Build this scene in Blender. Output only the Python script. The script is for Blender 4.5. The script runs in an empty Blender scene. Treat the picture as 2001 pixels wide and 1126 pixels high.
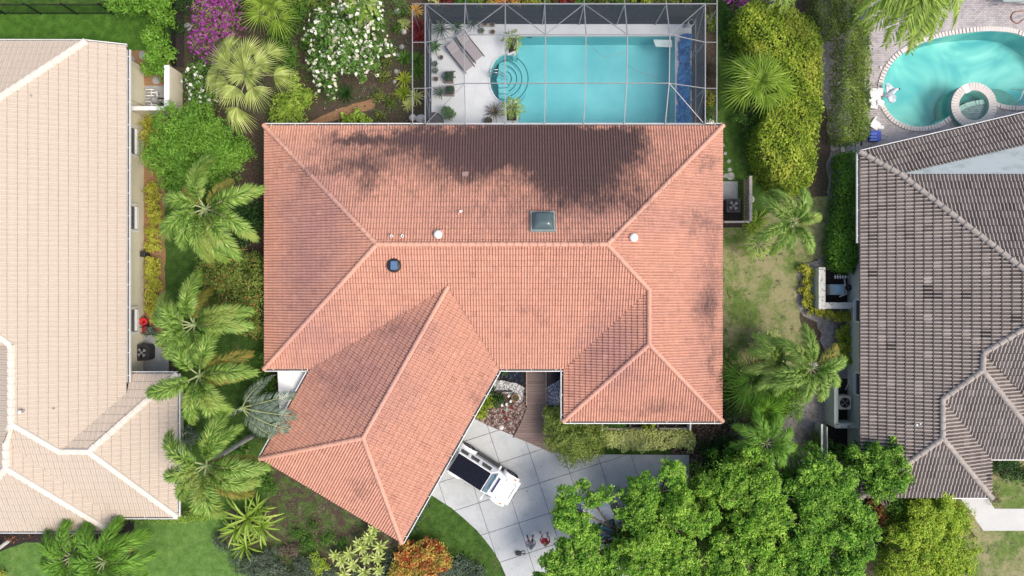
import bpy, bmesh, math, random
import numpy as np
from mathutils import Vector, Matrix
from mathutils.geometry import tessellate_polygon
random.seed(7); RNG = np.random.default_rng(11)
R = math.radians
SC = bpy.context.scene
COL = SC.collection

# ------------------------------------------------------------------ camera, sky, sun, exposure
H, S, CX, CY = 41.0, 33.0, 1000.5, 563.0          # flying height (m), pixels per metre on the ground, optical axis
cd = bpy.data.cameras.new('camera'); cam = bpy.data.objects.new('camera', cd); COL.objects.link(cam)
cam.location = (0, 0, H); cd.sensor_width = 36; cd.lens = 36 * H * S / 2001; cd.clip_end = 2000
SC.camera = cam
SUN_EL, SUN_AZ = R(58), R(118)                    # azimuth clockwise from north (+Y)
world = bpy.data.worlds.new('World'); SC.world = world; world.use_nodes = True
wn = world.node_tree; bg = wn.nodes['Background']
sky = wn.nodes.new('ShaderNodeTexSky'); sky.sky_type = 'NISHITA'; sky.sun_disc = False
sky.sun_elevation = SUN_EL; sky.sun_rotation = SUN_AZ; sky.air_density = 1.0; sky.dust_density = 4.0; sky.ozone_density = .6
wn.links.new(sky.outputs[0], bg.inputs[0]); bg.inputs[1].default_value = 0.15
sd = bpy.data.lights.new('sun', 'SUN'); sd.energy = 1.5; sd.angle = R(24); sd.color = (1, .92, .8)
sun = bpy.data.objects.new('sun', sd); COL.objects.link(sun)
dirv = Vector((math.sin(SUN_AZ) * math.cos(SUN_EL), math.cos(SUN_AZ) * math.cos(SUN_EL), math.sin(SUN_EL)))
sun.rotation_euler = dirv.to_track_quat('Z', 'Y').to_euler(); sun.location = dirv * 60
vs = SC.view_settings; vs.view_transform = 'Standard'; vs.look = 'None'; vs.gamma = 1; vs.use_curve_mapping = False; vs.exposure = 0.64
SC.render.engine = 'CYCLES'; SC.cycles.max_bounces = 6; SC.cycles.transparent_max_bounces = 12
try: SC.cycles.use_denoising = True; SC.cycles.denoiser = 'OPENIMAGEDENOISE'; SC.cycles.denoising_prefilter = 'NONE'; SC.cycles.denoising_input_passes = 'RGB_ALBEDO_NORMAL'; SC.cycles.use_adaptive_sampling = True; SC.cycles.adaptive_threshold = .004; SC.cycles.sample_clamp_indirect = 2; SC.cycles.sampling_pattern = 'BLUE_NOISE'; SC.cycles.diffuse_bounces = 3; SC.cycles.glossy_bounces = 2
except Exception: pass

# ------------------------------------------------------------------ helpers
def P(px, py, z=0.0):
    k = (H - z) / H / S
    return Vector(((px - CX) * k, (CY - py) * k, z))
def Pxy(px, py, z=0.0):
    v = P(px, py, z); return (v.x, v.y)
ABS = {}
def absloc(o): return ABS.get(o.name, Vector((0, 0, 0))) if o else Vector((0, 0, 0))
def tag(o, label=None, cat=None, group=None, kind=None):
    if label: o['label'] = label
    if cat: o['category'] = cat
    if group: o['group'] = group
    if kind: o['kind'] = kind
    return o
def link(o, parent=None, kind=None, label=None, keep=None):
    COL.objects.link(o)
    if parent: o.parent = parent
    ABS[o.name] = Vector(keep) if keep is not None else absloc(parent)
    if kind: o['kind'] = kind
    if label: o['label'] = label
    return o
def empty(name, loc, label, cat, group=None, rz=0):
    o = bpy.data.objects.new(name, None); o.empty_display_size = .2
    COL.objects.link(o); o.location = loc; o.rotation_euler = (0, 0, rz); ABS[o.name] = Vector(loc)
    return tag(o, label, cat, group)
def copy_tree(o, parent=None, **kw):
    c = o.copy(); COL.objects.link(c); ABS[c.name] = Vector(c.location) if parent is None else absloc(parent)
    if parent: c.parent = parent
    for ch in list(o.children): copy_tree(ch, c)
    return c
def np_mesh(name, V, F, mats, tint=None, smooth=False, midx=None):
    me = bpy.data.meshes.new(name); V = np.asarray(V, dtype=np.float32); F = np.asarray(F, dtype=np.int32)
    n, k = F.shape
    me.vertices.add(len(V)); me.vertices.foreach_set('co', V.ravel())
    me.loops.add(n * k); me.loops.foreach_set('vertex_index', F.ravel())
    me.polygons.add(n); me.polygons.foreach_set('loop_start', np.arange(0, n * k, k, dtype=np.int32))
    try: me.polygons.foreach_set('loop_total', np.full(n, k, dtype=np.int32))
    except Exception: pass
    for m in (mats if isinstance(mats, (list, tuple)) else [mats]): me.materials.append(m)
    if midx is not None: me.polygons.foreach_set('material_index', np.asarray(midx, dtype=np.int32))
    me.polygons.foreach_set('use_smooth', np.full(n, smooth))
    if tint is not None:
        a = me.attributes.new('tint', 'FLOAT', 'POINT'); a.data.foreach_set('value', np.asarray(tint, dtype=np.float32))
    me.update(); me.validate(); return me

class MB:
    def __init__(s): s.v = []; s.f = []; s.m = []; s.sm = []; s.t = []
    def add(s, vs_, fs, mi=0, smooth=False, tint=0.5):
        b = len(s.v); s.v += [tuple(v) for v in vs_]; s.t += [tint] * len(vs_)
        for f in fs: s.f.append([b + i for i in f]); s.m.append(mi); s.sm.append(smooth)
        return s
    def box(s, c, d, rz=0, mi=0, M_=None, tint=.5):
        x, y, z = [q / 2 for q in d]
        vs_ = [Vector(q) for q in ((-x, -y, -z), (x, -y, -z), (x, y, -z), (-x, y, -z), (-x, -y, z), (x, -y, z), (x, y, z), (-x, y, z))]
        Rm = M_ if M_ is not None else Matrix.Rotation(rz, 3, 'Z')
        vs_ = [Rm @ v + Vector(c) for v in vs_]
        return s.add(vs_, [(3, 2, 1, 0), (4, 5, 6, 7), (0, 1, 5, 4), (1, 2, 6, 5), (2, 3, 7, 6), (3, 0, 4, 7)], mi, False, tint)
    def bar(s, a, b, w, h, mi=0):
        a = Vector(a); b = Vector(b); d = b - a; L = d.length
        if L < 1e-5: return s
        M_ = d.to_track_quat('X', 'Z').to_matrix()
        return s.box((a + b) / 2, (L, w, h), M_=M_, mi=mi)
    def tube(s, pts, rs, n=8, mi=0, cap=True):
        pts = [Vector(p) for p in pts]; rs = rs if isinstance(rs, (list, tuple)) else [rs] * len(pts)
        vs_ = []; fs = []
        for i, p in enumerate(pts):
            d = (pts[min(i + 1, len(pts) - 1)] - pts[max(i - 1, 0)])
            if d.length < 1e-6: d = Vector((0, 0, 1))
            q = d.to_track_quat('Z', 'X').to_matrix()
            for k in range(n):
                a = 2 * math.pi * k / n
                vs_.append(p + q @ Vector((math.cos(a) * rs[i], math.sin(a) * rs[i], 0)))
        for i in range(len(pts) - 1):
            for k in range(n):
                fs.append((i * n + k, i * n + (k + 1) % n, (i + 1) * n + (k + 1) % n, (i + 1) * n + k))
        if cap: fs.append(tuple(range(n - 1, -1, -1))); fs.append(tuple((len(pts) - 1) * n + k for k in range(n)))
        return s.add(vs_, fs, mi, True)
    def lathe(s, c, prof, n=16, mi=0):
        c = Vector(c); vs_ = []; fs = []
        for (r, z) in prof:
            for k in range(n):
                a = 2 * math.pi * k / n; vs_.append(c + Vector((r * math.cos(a), r * math.sin(a), z)))
        for i in range(len(prof) - 1):
            for k in range(n): fs.append((i * n + k, i * n + (k + 1) % n, (i + 1) * n + (k + 1) % n, (i + 1) * n + k))
        return s.add(vs_, fs, mi, True)
    def prism(s, poly, z0, z1, mi=0, top=True, bot=False, side=True, holes=(), tint=.5):
        loops = [list(poly)] + [list(h) for h in holes]
        if z1 - z0 > 1e-6 and side:
            for lp in loops:
                n = len(lp); vs_ = [(x, y, z0) for x, y in lp] + [(x, y, z1) for x, y in lp]
                s.add(vs_, [(i, (i + 1) % n, n + (i + 1) % n, n + i) for i in range(n)], mi, False, tint)
        tri = tessellate_polygon([[Vector((x, y, 0)) for x, y in lp] for lp in loops])
        flat = [q for lp in loops for q in lp]
        def up(t):
            (ax, ay), (bx, by), (cx, cy) = flat[t[0]], flat[t[1]], flat[t[2]]
            return t if (bx - ax) * (cy - ay) - (by - ay) * (cx - ax) > 0 else t[::-1]
        if top: s.add([(x, y, z1) for x, y in flat], [up(t) for t in tri], mi, False, tint)
        if bot: s.add([(x, y, z0) for x, y in flat], [up(t)[::-1] for t in tri], mi, False, tint)
        return s
    def build(s, name, mats, parent=None, kind=None, label=None, bevel=0, local=False):
        me = bpy.data.meshes.new(name)
        off = Vector((0, 0, 0)) if local else absloc(parent)
        me.from_pydata([(v[0] - off.x, v[1] - off.y, v[2] - off.z) for v in s.v], [], s.f)
        for m in (mats if isinstance(mats, (list, tuple)) else [mats]): me.materials.append(m)
        me.polygons.foreach_set('material_index', s.m); me.polygons.foreach_set('use_smooth', s.sm)
        a = me.attributes.new('tint', 'FLOAT', 'POINT'); a.data.foreach_set('value', s.t)
        me.update(); me.validate()
        o = bpy.data.objects.new(name, me); link(o, parent, kind, label)
        if bevel:
            b = o.modifiers.new('bevel', 'BEVEL'); b.width = bevel; b.segments = 2; b.limit_method = 'ANGLE'
        return o

# ------------------------------------------------------------------ materials
class NT:
    def __init__(s, name):
        s.m = bpy.data.materials.new(name); s.m.use_nodes = True; s.t = s.m.node_tree; s.b = s.t.nodes['Principled BSDF']
        s.out = s.t.nodes['Material Output']; s.geo = None
    def n(s, typ, **kw):
        q = s.t.nodes.new(typ)
        for k, v in kw.items(): setattr(q, k, v)
        return q
    def l(s, a, b): s.t.links.new(a, b)
    def pos(s):
        if not s.geo: s.geo = s.n('ShaderNodeNewGeometry')
        return s.geo.outputs['Position']
    def noise(s, scale, detail=3, rough=.55, vec=None, dist=0, stretch=None):
        q = s.n('ShaderNodeTexNoise'); q.inputs['Scale'].default_value = scale; q.inputs['Detail'].default_value = detail
        q.inputs['Roughness'].default_value = rough; q.inputs['Distortion'].default_value = dist
        v = vec or s.pos()
        if stretch:
            mm = s.n('ShaderNodeVectorMath', operation='MULTIPLY'); s.l(v, mm.inputs[0]); mm.inputs[1].default_value = stretch; v = mm.outputs[0]
        s.l(v, q.inputs['Vector']); return q.outputs['Fac']
    def mr(s, f, a, b, c=0, d=1):
        q = s.n('ShaderNodeMapRange'); s.l(f, q.inputs[0])
        for i, x in enumerate((a, b, c, d)): q.inputs[i + 1].default_value = x
        return q.outputs[0]
    def math(s, op, a, b=None, clamp=False):
        q = s.n('ShaderNodeMath', operation=op); q.use_clamp = clamp
        for i, x in enumerate((a, b)):
            if x is None: continue
            if isinstance(x, (int, float)): q.inputs[i].default_value = x
            else: s.l(x, q.inputs[i])
        return q.outputs[0]
    def mix(s, f, a, b, blend='MIX'):
        q = s.n('ShaderNodeMix', data_type='RGBA', blend_type=blend)
        for i, x in ((0, f), (6, a), (7, b)):
            if isinstance(x, (int, float)): q.inputs[i].default_value = x
            elif isinstance(x, tuple): q.inputs[i].default_value = (*x[:3], 1)
            else: s.l(x, q.inputs[i])
        return q.outputs[2]
    def ramp(s, f, stops, interp='LINEAR'):
        q = s.n('ShaderNodeValToRGB'); s.l(f, q.inputs[0]); cr = q.color_ramp; cr.interpolation = interp
        while len(cr.elements) < len(stops): cr.elements.new(.5)
        for e, (p, c) in zip(cr.elements, stops): e.position = p; e.color = (*c, 1)
        return q.outputs[0]
    def tint(s):
        q = s.n('ShaderNodeAttribute'); q.attribute_name = 'tint'; return q.outputs['Fac']
    def base(s, c):
        if isinstance(c, tuple): s.b.inputs['Base Color'].default_value = (*c, 1)
        else: s.l(c, s.b.inputs['Base Color'])
        return s
    def p(s, **kw):
        for k, v in kw.items(): s.b.inputs[k.replace('_', ' ')].default_value = v
        return s
    def bump(s, f, strength=.4, dist=.02):
        q = s.n('ShaderNodeBump'); q.inputs['Strength'].default_value = strength; q.inputs['Distance'].default_value = dist
        s.l(f, q.inputs['Height']); s.l(q.outputs[0], s.b.inputs['Normal']); return s
def simple(name, c, rough=.6, metal=0, var=.12, scale=3.0, bump=0):
    n = NT(name); f = n.noise(scale, 4); g = n.noise(scale * 9, 3)
    f = n.math('ADD', n.math('MULTIPLY', f, .6), n.math('MULTIPLY', g, .4))
    d = tuple(x * (1 - var * 1.6) for x in c); e = tuple(min(1, x * (1 + var * 1.2)) for x in c)
    n.base(n.ramp(f, [(.3, d), (.7, e)])).p(Roughness=rough, Metallic=metal)
    if bump: n.bump(n.noise(scale * 14, 4), bump, .01)
    return n.m
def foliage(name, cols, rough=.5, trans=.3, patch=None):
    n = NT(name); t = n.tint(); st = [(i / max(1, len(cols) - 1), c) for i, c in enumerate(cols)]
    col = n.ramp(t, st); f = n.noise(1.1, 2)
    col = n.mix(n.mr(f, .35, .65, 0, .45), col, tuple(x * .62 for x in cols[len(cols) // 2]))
    if patch:
        col = n.mix(n.mr(n.noise(patch[1], 3), .52, .62, 0, .8), col, patch[0])
    n.base(col).p(Roughness=rough); n.b.inputs['Specular IOR Level'].default_value = .35
    tr = n.n('ShaderNodeBsdfTranslucent'); n.l(col, tr.inputs[0]); mx = n.n('ShaderNodeMixShader'); mx.inputs[0].default_value = trans
    n.l(n.b.outputs[0], mx.inputs[1]); n.l(tr.outputs[0], mx.inputs[2]); n.l(mx.outputs[0], n.out.inputs[0])
    return n.m
def grass_mat(name, dark, light, dry, dryamt, soil=None, soilamt=0):
    n = NT(name)
    big = n.noise(.35, 4, .6); mid = n.noise(2.2, 5, .65, dist=.4); fine = n.noise(22, 3, .75); vf = n.noise(60, 2, .8)
    f = n.math('ADD', n.math('MULTIPLY', mid, .4), n.math('ADD', n.math('MULTIPLY', fine, .4), n.math('MULTIPLY', vf, .25)))
    col = n.ramp(f, [(.42, dark), (.54, tuple((a + b) / 2 for a, b in zip(dark, light))), (.64, light)])
    dm = n.math('ADD', n.math('MULTIPLY', big, .5), n.math('MULTIPLY', n.noise(1.3, 6, .75), .5))
    e = .62 - dryamt * .25
    col = n.mix(n.mr(dm, e, e + .1, 0, .85), col, n.mix(n.mr(fine, .35, .65), tuple(x * .6 for x in dry), dry))
    if soil:
        sm = n.noise(1.7, 6, .8, dist=.5); e = .66 - soilamt * .3
        col = n.mix(n.mr(sm, e, e + .06), col, n.mix(n.mr(fine, .35, .65), tuple(x * .5 for x in soil), soil))
    n.base(col).p(Roughness=.9); n.b.inputs['Specular IOR Level'].default_value = .15
    n.bump(fine, .9, .05)
    return n.m
def grainy(name, cols, scale=14, rough=.9, big=None, bump=.6, voronoi=False):
    n = NT(name)
    if voronoi:
        v = n.n('ShaderNodeTexVoronoi'); v.inputs['Scale'].default_value = scale; n.l(n.pos(), v.inputs['Vector'])
        sp = n.n('ShaderNodeSeparateColor'); n.l(v.outputs['Color'], sp.inputs[0]); f = sp.outputs[0]
        h = n.mr(v.outputs['Distance'], 0, .6, 1, 0)
    else:
        f = n.math('ADD', n.math('MULTIPLY', n.noise(scale, 4, .7), .6), n.math('MULTIPLY', n.noise(scale * 3, 2, .8), .4)); h = f
    lo, hi = (0, 1) if voronoi else (.36, .64)
    col = n.ramp(f, [(lo + (hi - lo) * i / (len(cols) - 1), c) for i, c in enumerate(cols)])
    if voronoi: col = n.mix(n.mr(v.outputs['Distance'], .35, .7, 0, .8), col, tuple(x * .3 for x in cols[0]))
    if big: col = n.mix(n.mr(n.noise(big[1], 5, .65), .45, .62, 0, big[2]), col, big[0])
    n.base(col).p(Roughness=rough); n.b.inputs['Specular IOR Level'].default_value = .2
    n.bump(h, bump, .03); return n.m
def tile_mat(name, cols, stains=(), noise_dark=None, mauve=(), rough=.75, speck=.25):
    n = NT(name); t = n.tint(); col = n.ramp(t, [(i / (len(cols) - 1), c) for i, c in enumerate(cols)])
    big = n.noise(.45, 4, .6); fine = n.noise(30, 3, .7)
    mul = n.mr(fine, .3, .7, 1 - speck, 1 + speck * .4)
    q = n.n('ShaderNodeVectorMath', operation='SCALE'); n.l(col, q.inputs[0]); n.l(mul, q.inputs['Scale']); col = q.outputs[0]
    if noise_dark:
        c2, sc, lo, hi, amt = noise_dark
        nf = n.math('ADD', n.math('MULTIPLY', n.noise(sc, 6, .75), .6), n.math('MULTIPLY', fine, .4))
        col = n.mix(n.mr(nf, lo, hi, 0, amt), col, c2)
    if stains:
        nzc = n.n('ShaderNodeTexNoise'); nzc.inputs['Scale'].default_value = .8; nzc.inputs['Detail'].default_value = 6; nzc.inputs['Roughness'].default_value = .75; n.l(n.pos(), nzc.inputs['Vector'])
        wa = n.n('ShaderNodeVectorMath', operation='SUBTRACT'); n.l(nzc.outputs['Color'], wa.inputs[0]); wa.inputs[1].default_value = (.5, .5, .5)
        wb = n.n('ShaderNodeVectorMath', operation='MULTIPLY'); n.l(wa.outputs[0], wb.inputs[0]); wb.inputs[1].default_value = (4.0, 3.0, 0)
        wc = n.n('ShaderNodeVectorMath', operation='ADD'); n.l(n.pos(), wc.inputs[0]); n.l(wb.outputs[0], wc.inputs[1])
        pv = n.n('ShaderNodeVectorMath', operation='MULTIPLY'); n.l(wc.outputs[0], pv.inputs[0]); pv.inputs[1].default_value = (1, 1, 0)
        def blobs_(lst):
            acc = None
            for (px, py, rx, ry, st) in lst:
                c = P(px, py, 4.0); k = (H - 4) / H / S
                a = n.n('ShaderNodeVectorMath', operation='SUBTRACT'); n.l(pv.outputs[0], a.inputs[0]); a.inputs[1].default_value = (c.x, c.y, 0)
                b = n.n('ShaderNodeVectorMath', operation='MULTIPLY'); n.l(a.outputs[0], b.inputs[0]); b.inputs[1].default_value = (1 / (rx * k), 1 / (ry * k), 0)
                L = n.n('ShaderNodeVectorMath', operation='LENGTH'); n.l(b.outputs[0], L.inputs[0])
                q = n.n('ShaderNodeMapRange', interpolation_type='SMOOTHSTEP'); n.l(L.outputs['Value'], q.inputs[0])
                for i, x in enumerate((1.75, .1, 0, st)): q.inputs[i + 1].default_value = x
                acc = q.outputs[0] if acc is None else n.math('ADD', acc, q.outputs[0])
            return acc
        acc = blobs_(stains); st1 = n.noise(1.1, 6, .7, dist=.2); st2 = n.noise(3.0, 5, .75, stretch=(5, .8, 1)); st3 = n.noise(3.0, 5, .75, stretch=(.8, 5, 1))
        def dev(f, amt): return n.math('MULTIPLY', n.math('SUBTRACT', f, .5), amt)
        nz = n.math('ADD', dev(st1, 1.3), n.math('ADD', dev(st2, 2.3), n.math('ADD', dev(fine, .8), dev(t, .35))))
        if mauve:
            mauve_shade = n.math('ADD', blobs_(mauve), dev(st1, .8)); col = n.mix(n.mr(mauve_shade, -.1, .9, 0, .72), col, n.mix(t, (.2, .105, .1), (.5, .285, .27)))  # mauve tint puts the shade of west slopes into the tile colour
        msk = n.mr(n.math('ADD', n.math('MULTIPLY', acc, 1.55), nz), .2, 1.35, 0, .95)
        col = n.mix(msk, col, n.mix(fine, (.04, .028, .029), (.115, .075, .074)))
        stk = n.math('ADD', n.math('MULTIPLY', st3, .5), n.math('MULTIPLY', st2, .5))
        col = n.mix(n.mr(n.math('ADD', n.math('MULTIPLY', stk, .7), n.math('MULTIPLY', fine, .3)), .52, .66, 0, .45), col, (.2, .095, .08))
    n.base(col).p(Roughness=rough); n.b.inputs['Specular IOR Level'].default_value = .3
    n.bump(fine, .25, .01); return n.m

MT = {}
MT['white'] = simple('white_paint', (.72, .72, .7), .5, var=.06)
MT['cream'] = simple('cream_stucco', (.66, .62, .47), .8, var=.05, scale=1.2, bump=.2)
MT['pale_wall'] = simple('pale_green_stucco', (.5, .54, .48), .8, var=.06, scale=1.5, bump=.2)
n = NT('mildewed_wall_top'); n.base(n.mix(n.mr(n.noise(5, 6, .8), .54, .62), (.55, .55, .5), (.05, .05, .045))).p(Roughness=.85); MT['wall_top'] = n.m
MT['alu'] = simple('white_aluminium', (.27, .27, .275), .4, .2, var=.05)
MT['alu_dark'] = simple('weathered_aluminium', (.33, .33, .34), .45, .3, var=.15)
MT['gutter'] = simple('white_gutter', (.68, .68, .66), .45, var=.05)
MT['gutter_in'] = simple('gutter_trough', (.1, .1, .1), .8)
MT['black'] = simple('black_metal', (.012, .012, .014), .45, .2, var=.2)
MT['black_plastic'] = simple('black_plastic', (.02, .02, .022), .55, var=.2)
MT['tyre'] = simple('tyre_rubber', (.02, .02, .02), .85, var=.2)
MT['rim'] = simple('grey_rim', (.12, .12, .13), .4, .6, var=.1)
n = NT('white_car_paint'); n.base((.82, .83, .84)).p(Roughness=.25, Coat_Weight=.6); MT['carwhite'] = n.m
n = NT('soft_top_fabric'); n.base(n.ramp(n.noise(8, 4), [(.3, (.004, .005, .012)), (.7, (.009, .011, .02))])).p(Roughness=.9); n.b.inputs['Specular IOR Level'].default_value = .15; MT['softtop'] = n.m
n = NT('car_glass'); n.base((.09, .16, .22)).p(Roughness=.06, Metallic=.3); MT['carglass'] = n.m
n = NT('dark_glass'); n.base((.02, .025, .03)).p(Roughness=.08); MT['darkglass'] = n.m
n = NT('window_glass'); n.base((.03, .035, .04)).p(Roughness=.1); MT['glass'] = n.m
MT['grey'] = simple('grey_plastic', (.28, .28, .28), .6, var=.1)
MT['steel'] = simple('stainless_rail', (.5, .5, .5), .25, .9, var=.05)
MT['wood'] = simple('weathered_wood', (.3, .23, .18), .8, var=.3, scale=6)
MT['terracotta'] = simple('terracotta', (.33, .15, .08), .8, var=.2)
MT['rock'] = simple('grey_rock', (.3, .3, .29), .9, var=.3, scale=5, bump=.5)
MT['whiterock'] = simple('white_rock', (.6, .58, .55), .9, var=.15, scale=5, bump=.5)
MT['trunk'] = simple('pale_palm_trunk', (.42, .41, .37), .85, var=.3, scale=4, bump=.5)
MT['bark'] = simple('brown_bark', (.14, .11, .085), .9, var=.35, scale=7, bump=.6)
MT['red'] = simple('red_fabric', (.55, .025, .03), .8, var=.15)
MT['blue'] = simple('blue_plastic', (.015, .06, .42), .5, var=.1)
n = NT('driveway_concrete')
f1 = n.noise(.5, 5, .6); f2 = n.noise(9, 5, .7); f3 = n.noise(45, 2, .8)
c = n.ramp(n.math('ADD', n.math('MULTIPLY', f1, .5), n.math('ADD', n.math('MULTIPLY', f2, .35), n.math('MULTIPLY', f3, .15))), [(.35, (.34, .36, .365)), (.5, (.41, .43, .435)), (.65, (.46, .475, .475))])
c = n.mix(n.mr(n.tint(), 0, 1, 0, .22), c, (.5, .5, .49)); c = n.mix(n.mr(n.noise(1.3, 6, .75, dist=.4), .5, .66, 0, .4), c, (.26, .29, .3)); c = n.mix(n.mr(n.noise(2.7, 6, .85, dist=1), .64, .7, 0, .55), c, (.13, .14, .13))
n.base(c).p(Roughness=.85).bump(f2, .15, .01); MT['drive'] = n.m
MT['joint'] = simple('joint_filler', (.17, .18, .18), .9, var=.2)
MT['deckwhite'] = simple('white_pool_deck', (.58, .61, .63), .75, var=.07, scale=1.5)
MT['concrete'] = simple('pale_concrete', (.5, .5, .48), .85, var=.06, scale=1)
MT['greyconc'] = simple('grey_concrete', (.3, .31, .31), .85, var=.15, scale=3)
n = NT('deck_boards'); n.base(n.mix(n.mr(n.noise(4, 5, .7, stretch=(1, 14, 1)), .35, .65), n.ramp(n.tint(), [(0, (.13, .085, .075)), (1, (.24, .165, .145))]), (.2, .15, .13))).p(Roughness=.8); MT['boards'] = n.m
MT['soil'] = grainy('garden_soil', [(.02, .015, .012), (.07, .05, .038), (.13, .1, .08)], 9, big=((.05, .065, .025), .6, .6))
MT['darkmulch'] = grainy('dark_mulch', [(.012, .01, .01), (.03, .025, .024), (.06, .05, .045)], 16)
MT['mulch'] = grainy('orange_mulch', [(.13, .075, .04), (.26, .15, .08), (.38, .23, .13)], 14)
MT['sand'] = grainy('grey_sandy_dirt', [(.11, .1, .1), (.24, .23, .22), (.36, .34, .34)], 7, big=((.1, .09, .07), .9, .7))
MT['browngravel'] = grainy('brown_bark_gravel', [(.05, .03, .02), (.13, .08, .055), (.3, .24, .2)], 13, voronoi=True)
MT['whitegravel'] = grainy('white_gravel', [(.28, .29, .3), (.5, .5, .5), (.7, .7, .68)], 12, voronoi=True)
MT['bluegravel'] = grainy('blue_grey_gravel', [(.2, .22, .3), (.35, .38, .48), (.55, .56, .6)], 12, voronoi=True)
MT['pebble'] = grainy('garden_pebbles', [(.1, .06, .05), (.22, .15, .13), (.4, .33, .3)], 10, voronoi=True)
MT['lawn'] = grass_mat('lush_lawn', (.025, .075, .008), (.1, .22, .03), (.17, .2, .06), .05)
MT['lawn_bright'] = grass_mat('bright_lawn', (.055, .13, .022), (.16, .28, .07), (.25, .31, .11), .25)
MT['lawn_dry'] = grass_mat('dry_lawn', (.06, .11, .02), (.19, .26, .07), (.38, .34, .19), .72, (.12, .1, .07), .3)
MT['lawn_dark'] = grass_mat('dark_lawn', (.02, .055, .008), (.085, .16, .03), (.17, .15, .08), .2, (.07, .05, .035), .1)  # darker grass with some dry and bare soil patches
MT['patchy'] = grass_mat('patchy_ground', (.03, .06, .012), (.11, .17, .045), (.19, .16, .11), .55, (.1, .07, .055), .62)
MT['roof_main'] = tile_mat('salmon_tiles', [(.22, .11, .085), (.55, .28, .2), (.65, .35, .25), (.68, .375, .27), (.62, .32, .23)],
    [(930, 300, 360, 100, .3), (790, 300, 190, 60, .2), (1260, 330, 60, 60, .25), (1060, 400, 120, 50, .2), (760, 285, 110, 25, .2), (900, 262, 60, 26, .55), (960, 275, 70, 40, .8), (1050, 285, 90, 52, 1.0), (1140, 295, 80, 60, 1.0), (1215, 270, 50, 34, .85), (1120, 375, 60, 45, .55), (1190, 385, 40, 40, .35),
     (760, 258, 130, 16, .5), (1050, 250, 230, 14, .35), (850, 290, 50, 26, .35), (700, 322, 50, 16, .42), (724, 365, 18, 30, .42), (905, 330, 50, 26, .4), (1238, 395, 24, 34, .4), (680, 262, 40, 14, .35),
     (1392, 316, 30, 12, .42), (1370, 430, 44, 30, .38), (1400, 520, 22, 70, .36), (1385, 605, 46, 36, .5), (1402, 700, 18, 75, .45), (650, 745, 60, 30, .2), (770, 640, 60, 14, .28),
     (945, 790, 26, 28, .35), (697, 955, 24, 22, .3), (1050, 610, 34, 12, .28), (1290, 795, 50, 16, .22), (620, 335, 50, 12, .3), (1250, 810, 120, 8, .3), (1170, 465, 60, 10, .35)],
    mauve=[(610, 430, 80, 120, .8), (590, 600, 60, 90, .6), (690, 740, 100, 90, .75), (800, 650, 60, 40, .6), (1200, 690, 55, 80, .75), (1390, 560, 40, 260, .35), (1100, 420, 300, 40, .35)], speck=.3)  # mauve blobs: mostly painted shade on west-facing slopes, some weathering
MT['roof_left'] = tile_mat('pale_beige_tiles', [(.43, .36, .285), (.47, .395, .315), (.5, .42, .34), (.455, .38, .3)], speck=.12)
MT['roof_left_cap'] = simple('whitewashed_ridge', (.62, .57, .5), .7, var=.07)
MT['roof_right'] = tile_mat('grey_mauve_tiles', [(.045, .038, .035), (.24, .2, .18), (.40, .35, .315), (.44, .385, .35), (.41, .355, .32)], noise_dark=((.1, .08, .08), 1.2, .5, .7, .4), speck=.3)
MT['roof_right_cap'] = simple('grey_ridge', (.34, .3, .265), .8, var=.25, scale=4)
MT['deck_under'] = simple('roof_underlay', (.06, .045, .04), .9)
MT['flat_roof'] = NT('grey_roof_membrane'); n = MT['flat_roof']; n.base(n.mix(n.mr(n.noise(1.4, 6, .7, stretch=(.5, 1.6, 1)), .5, .62, 0, .6), (.25, .3, .32), (.14, .165, .175))).p(Roughness=.7); MT['flat_roof'] = n.m
def water(name, col, mixv=.5, rip=4, strength=.1, spec=.5):
    n = NT(name)
    tr = n.n('ShaderNodeBsdfTransparent'); tr.inputs[0].default_value = (*col, 1)
    gl = n.n('ShaderNodeBsdfGlossy'); gl.inputs[0].default_value = (1, 1, 1, 1); gl.inputs['Roughness'].default_value = .05
    fr = n.n('ShaderNodeFresnel'); fr.inputs[0].default_value = 1.33
    bp = n.n('ShaderNodeBump'); bp.inputs['Strength'].default_value = strength; bp.inputs['Distance'].default_value = .05; n.l(n.noise(rip, 4, .6, dist=.6), bp.inputs['Height'])
    n.l(bp.outputs[0], gl.inputs['Normal']); n.l(bp.outputs[0], fr.inputs['Normal'])
    mx = n.n('ShaderNodeMixShader'); n.l(fr.outputs[0], mx.inputs[0]); n.l(tr.outputs[0], mx.inputs[1]); n.l(gl.outputs[0], mx.inputs[2]); n.l(mx.outputs[0], n.out.inputs[0])
    return n.m
MT['water'] = water('pool_water', (.74, .93, .95), rip=3, strength=.4)
MT['water2'] = water('pool_water_rippled', (.72, .96, .95), rip=2.2, strength=.35)
MT['pond'] = water('pond_water', (.25, .3, .42), rip=3, strength=.8)
n = NT('pool_plaster'); c = n.ramp(n.noise(.35, 3), [(.35, (.21, .51, .55)), (.65, (.31, .62, .65))])
c = n.mix(n.mr(n.noise(9, 4, .75, dist=.5), .62, .72, 0, .4), c, (.1, .3, .33)); n.base(c).p(Roughness=.8); MT['plaster'] = n.m
n = NT('pool_plaster_green'); c = n.ramp(n.noise(.3, 3, dist=.8), [(.35, (.12, .42, .46)), (.5, (.3, .6, .57)), (.62, (.52, .76, .7))])
n.base(c).p(Roughness=.8); MT['plaster2'] = n.m
MT['pondbed'] = simple('pond_liner', (.03, .05, .12), .6, var=.5, scale=6)
MT['step_edge'] = simple('step_edge_tile', (.03, .13, .15), .5)
MT['spa_in'] = simple('spa_plaster', (.16, .33, .3), .7, var=.1)
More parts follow.
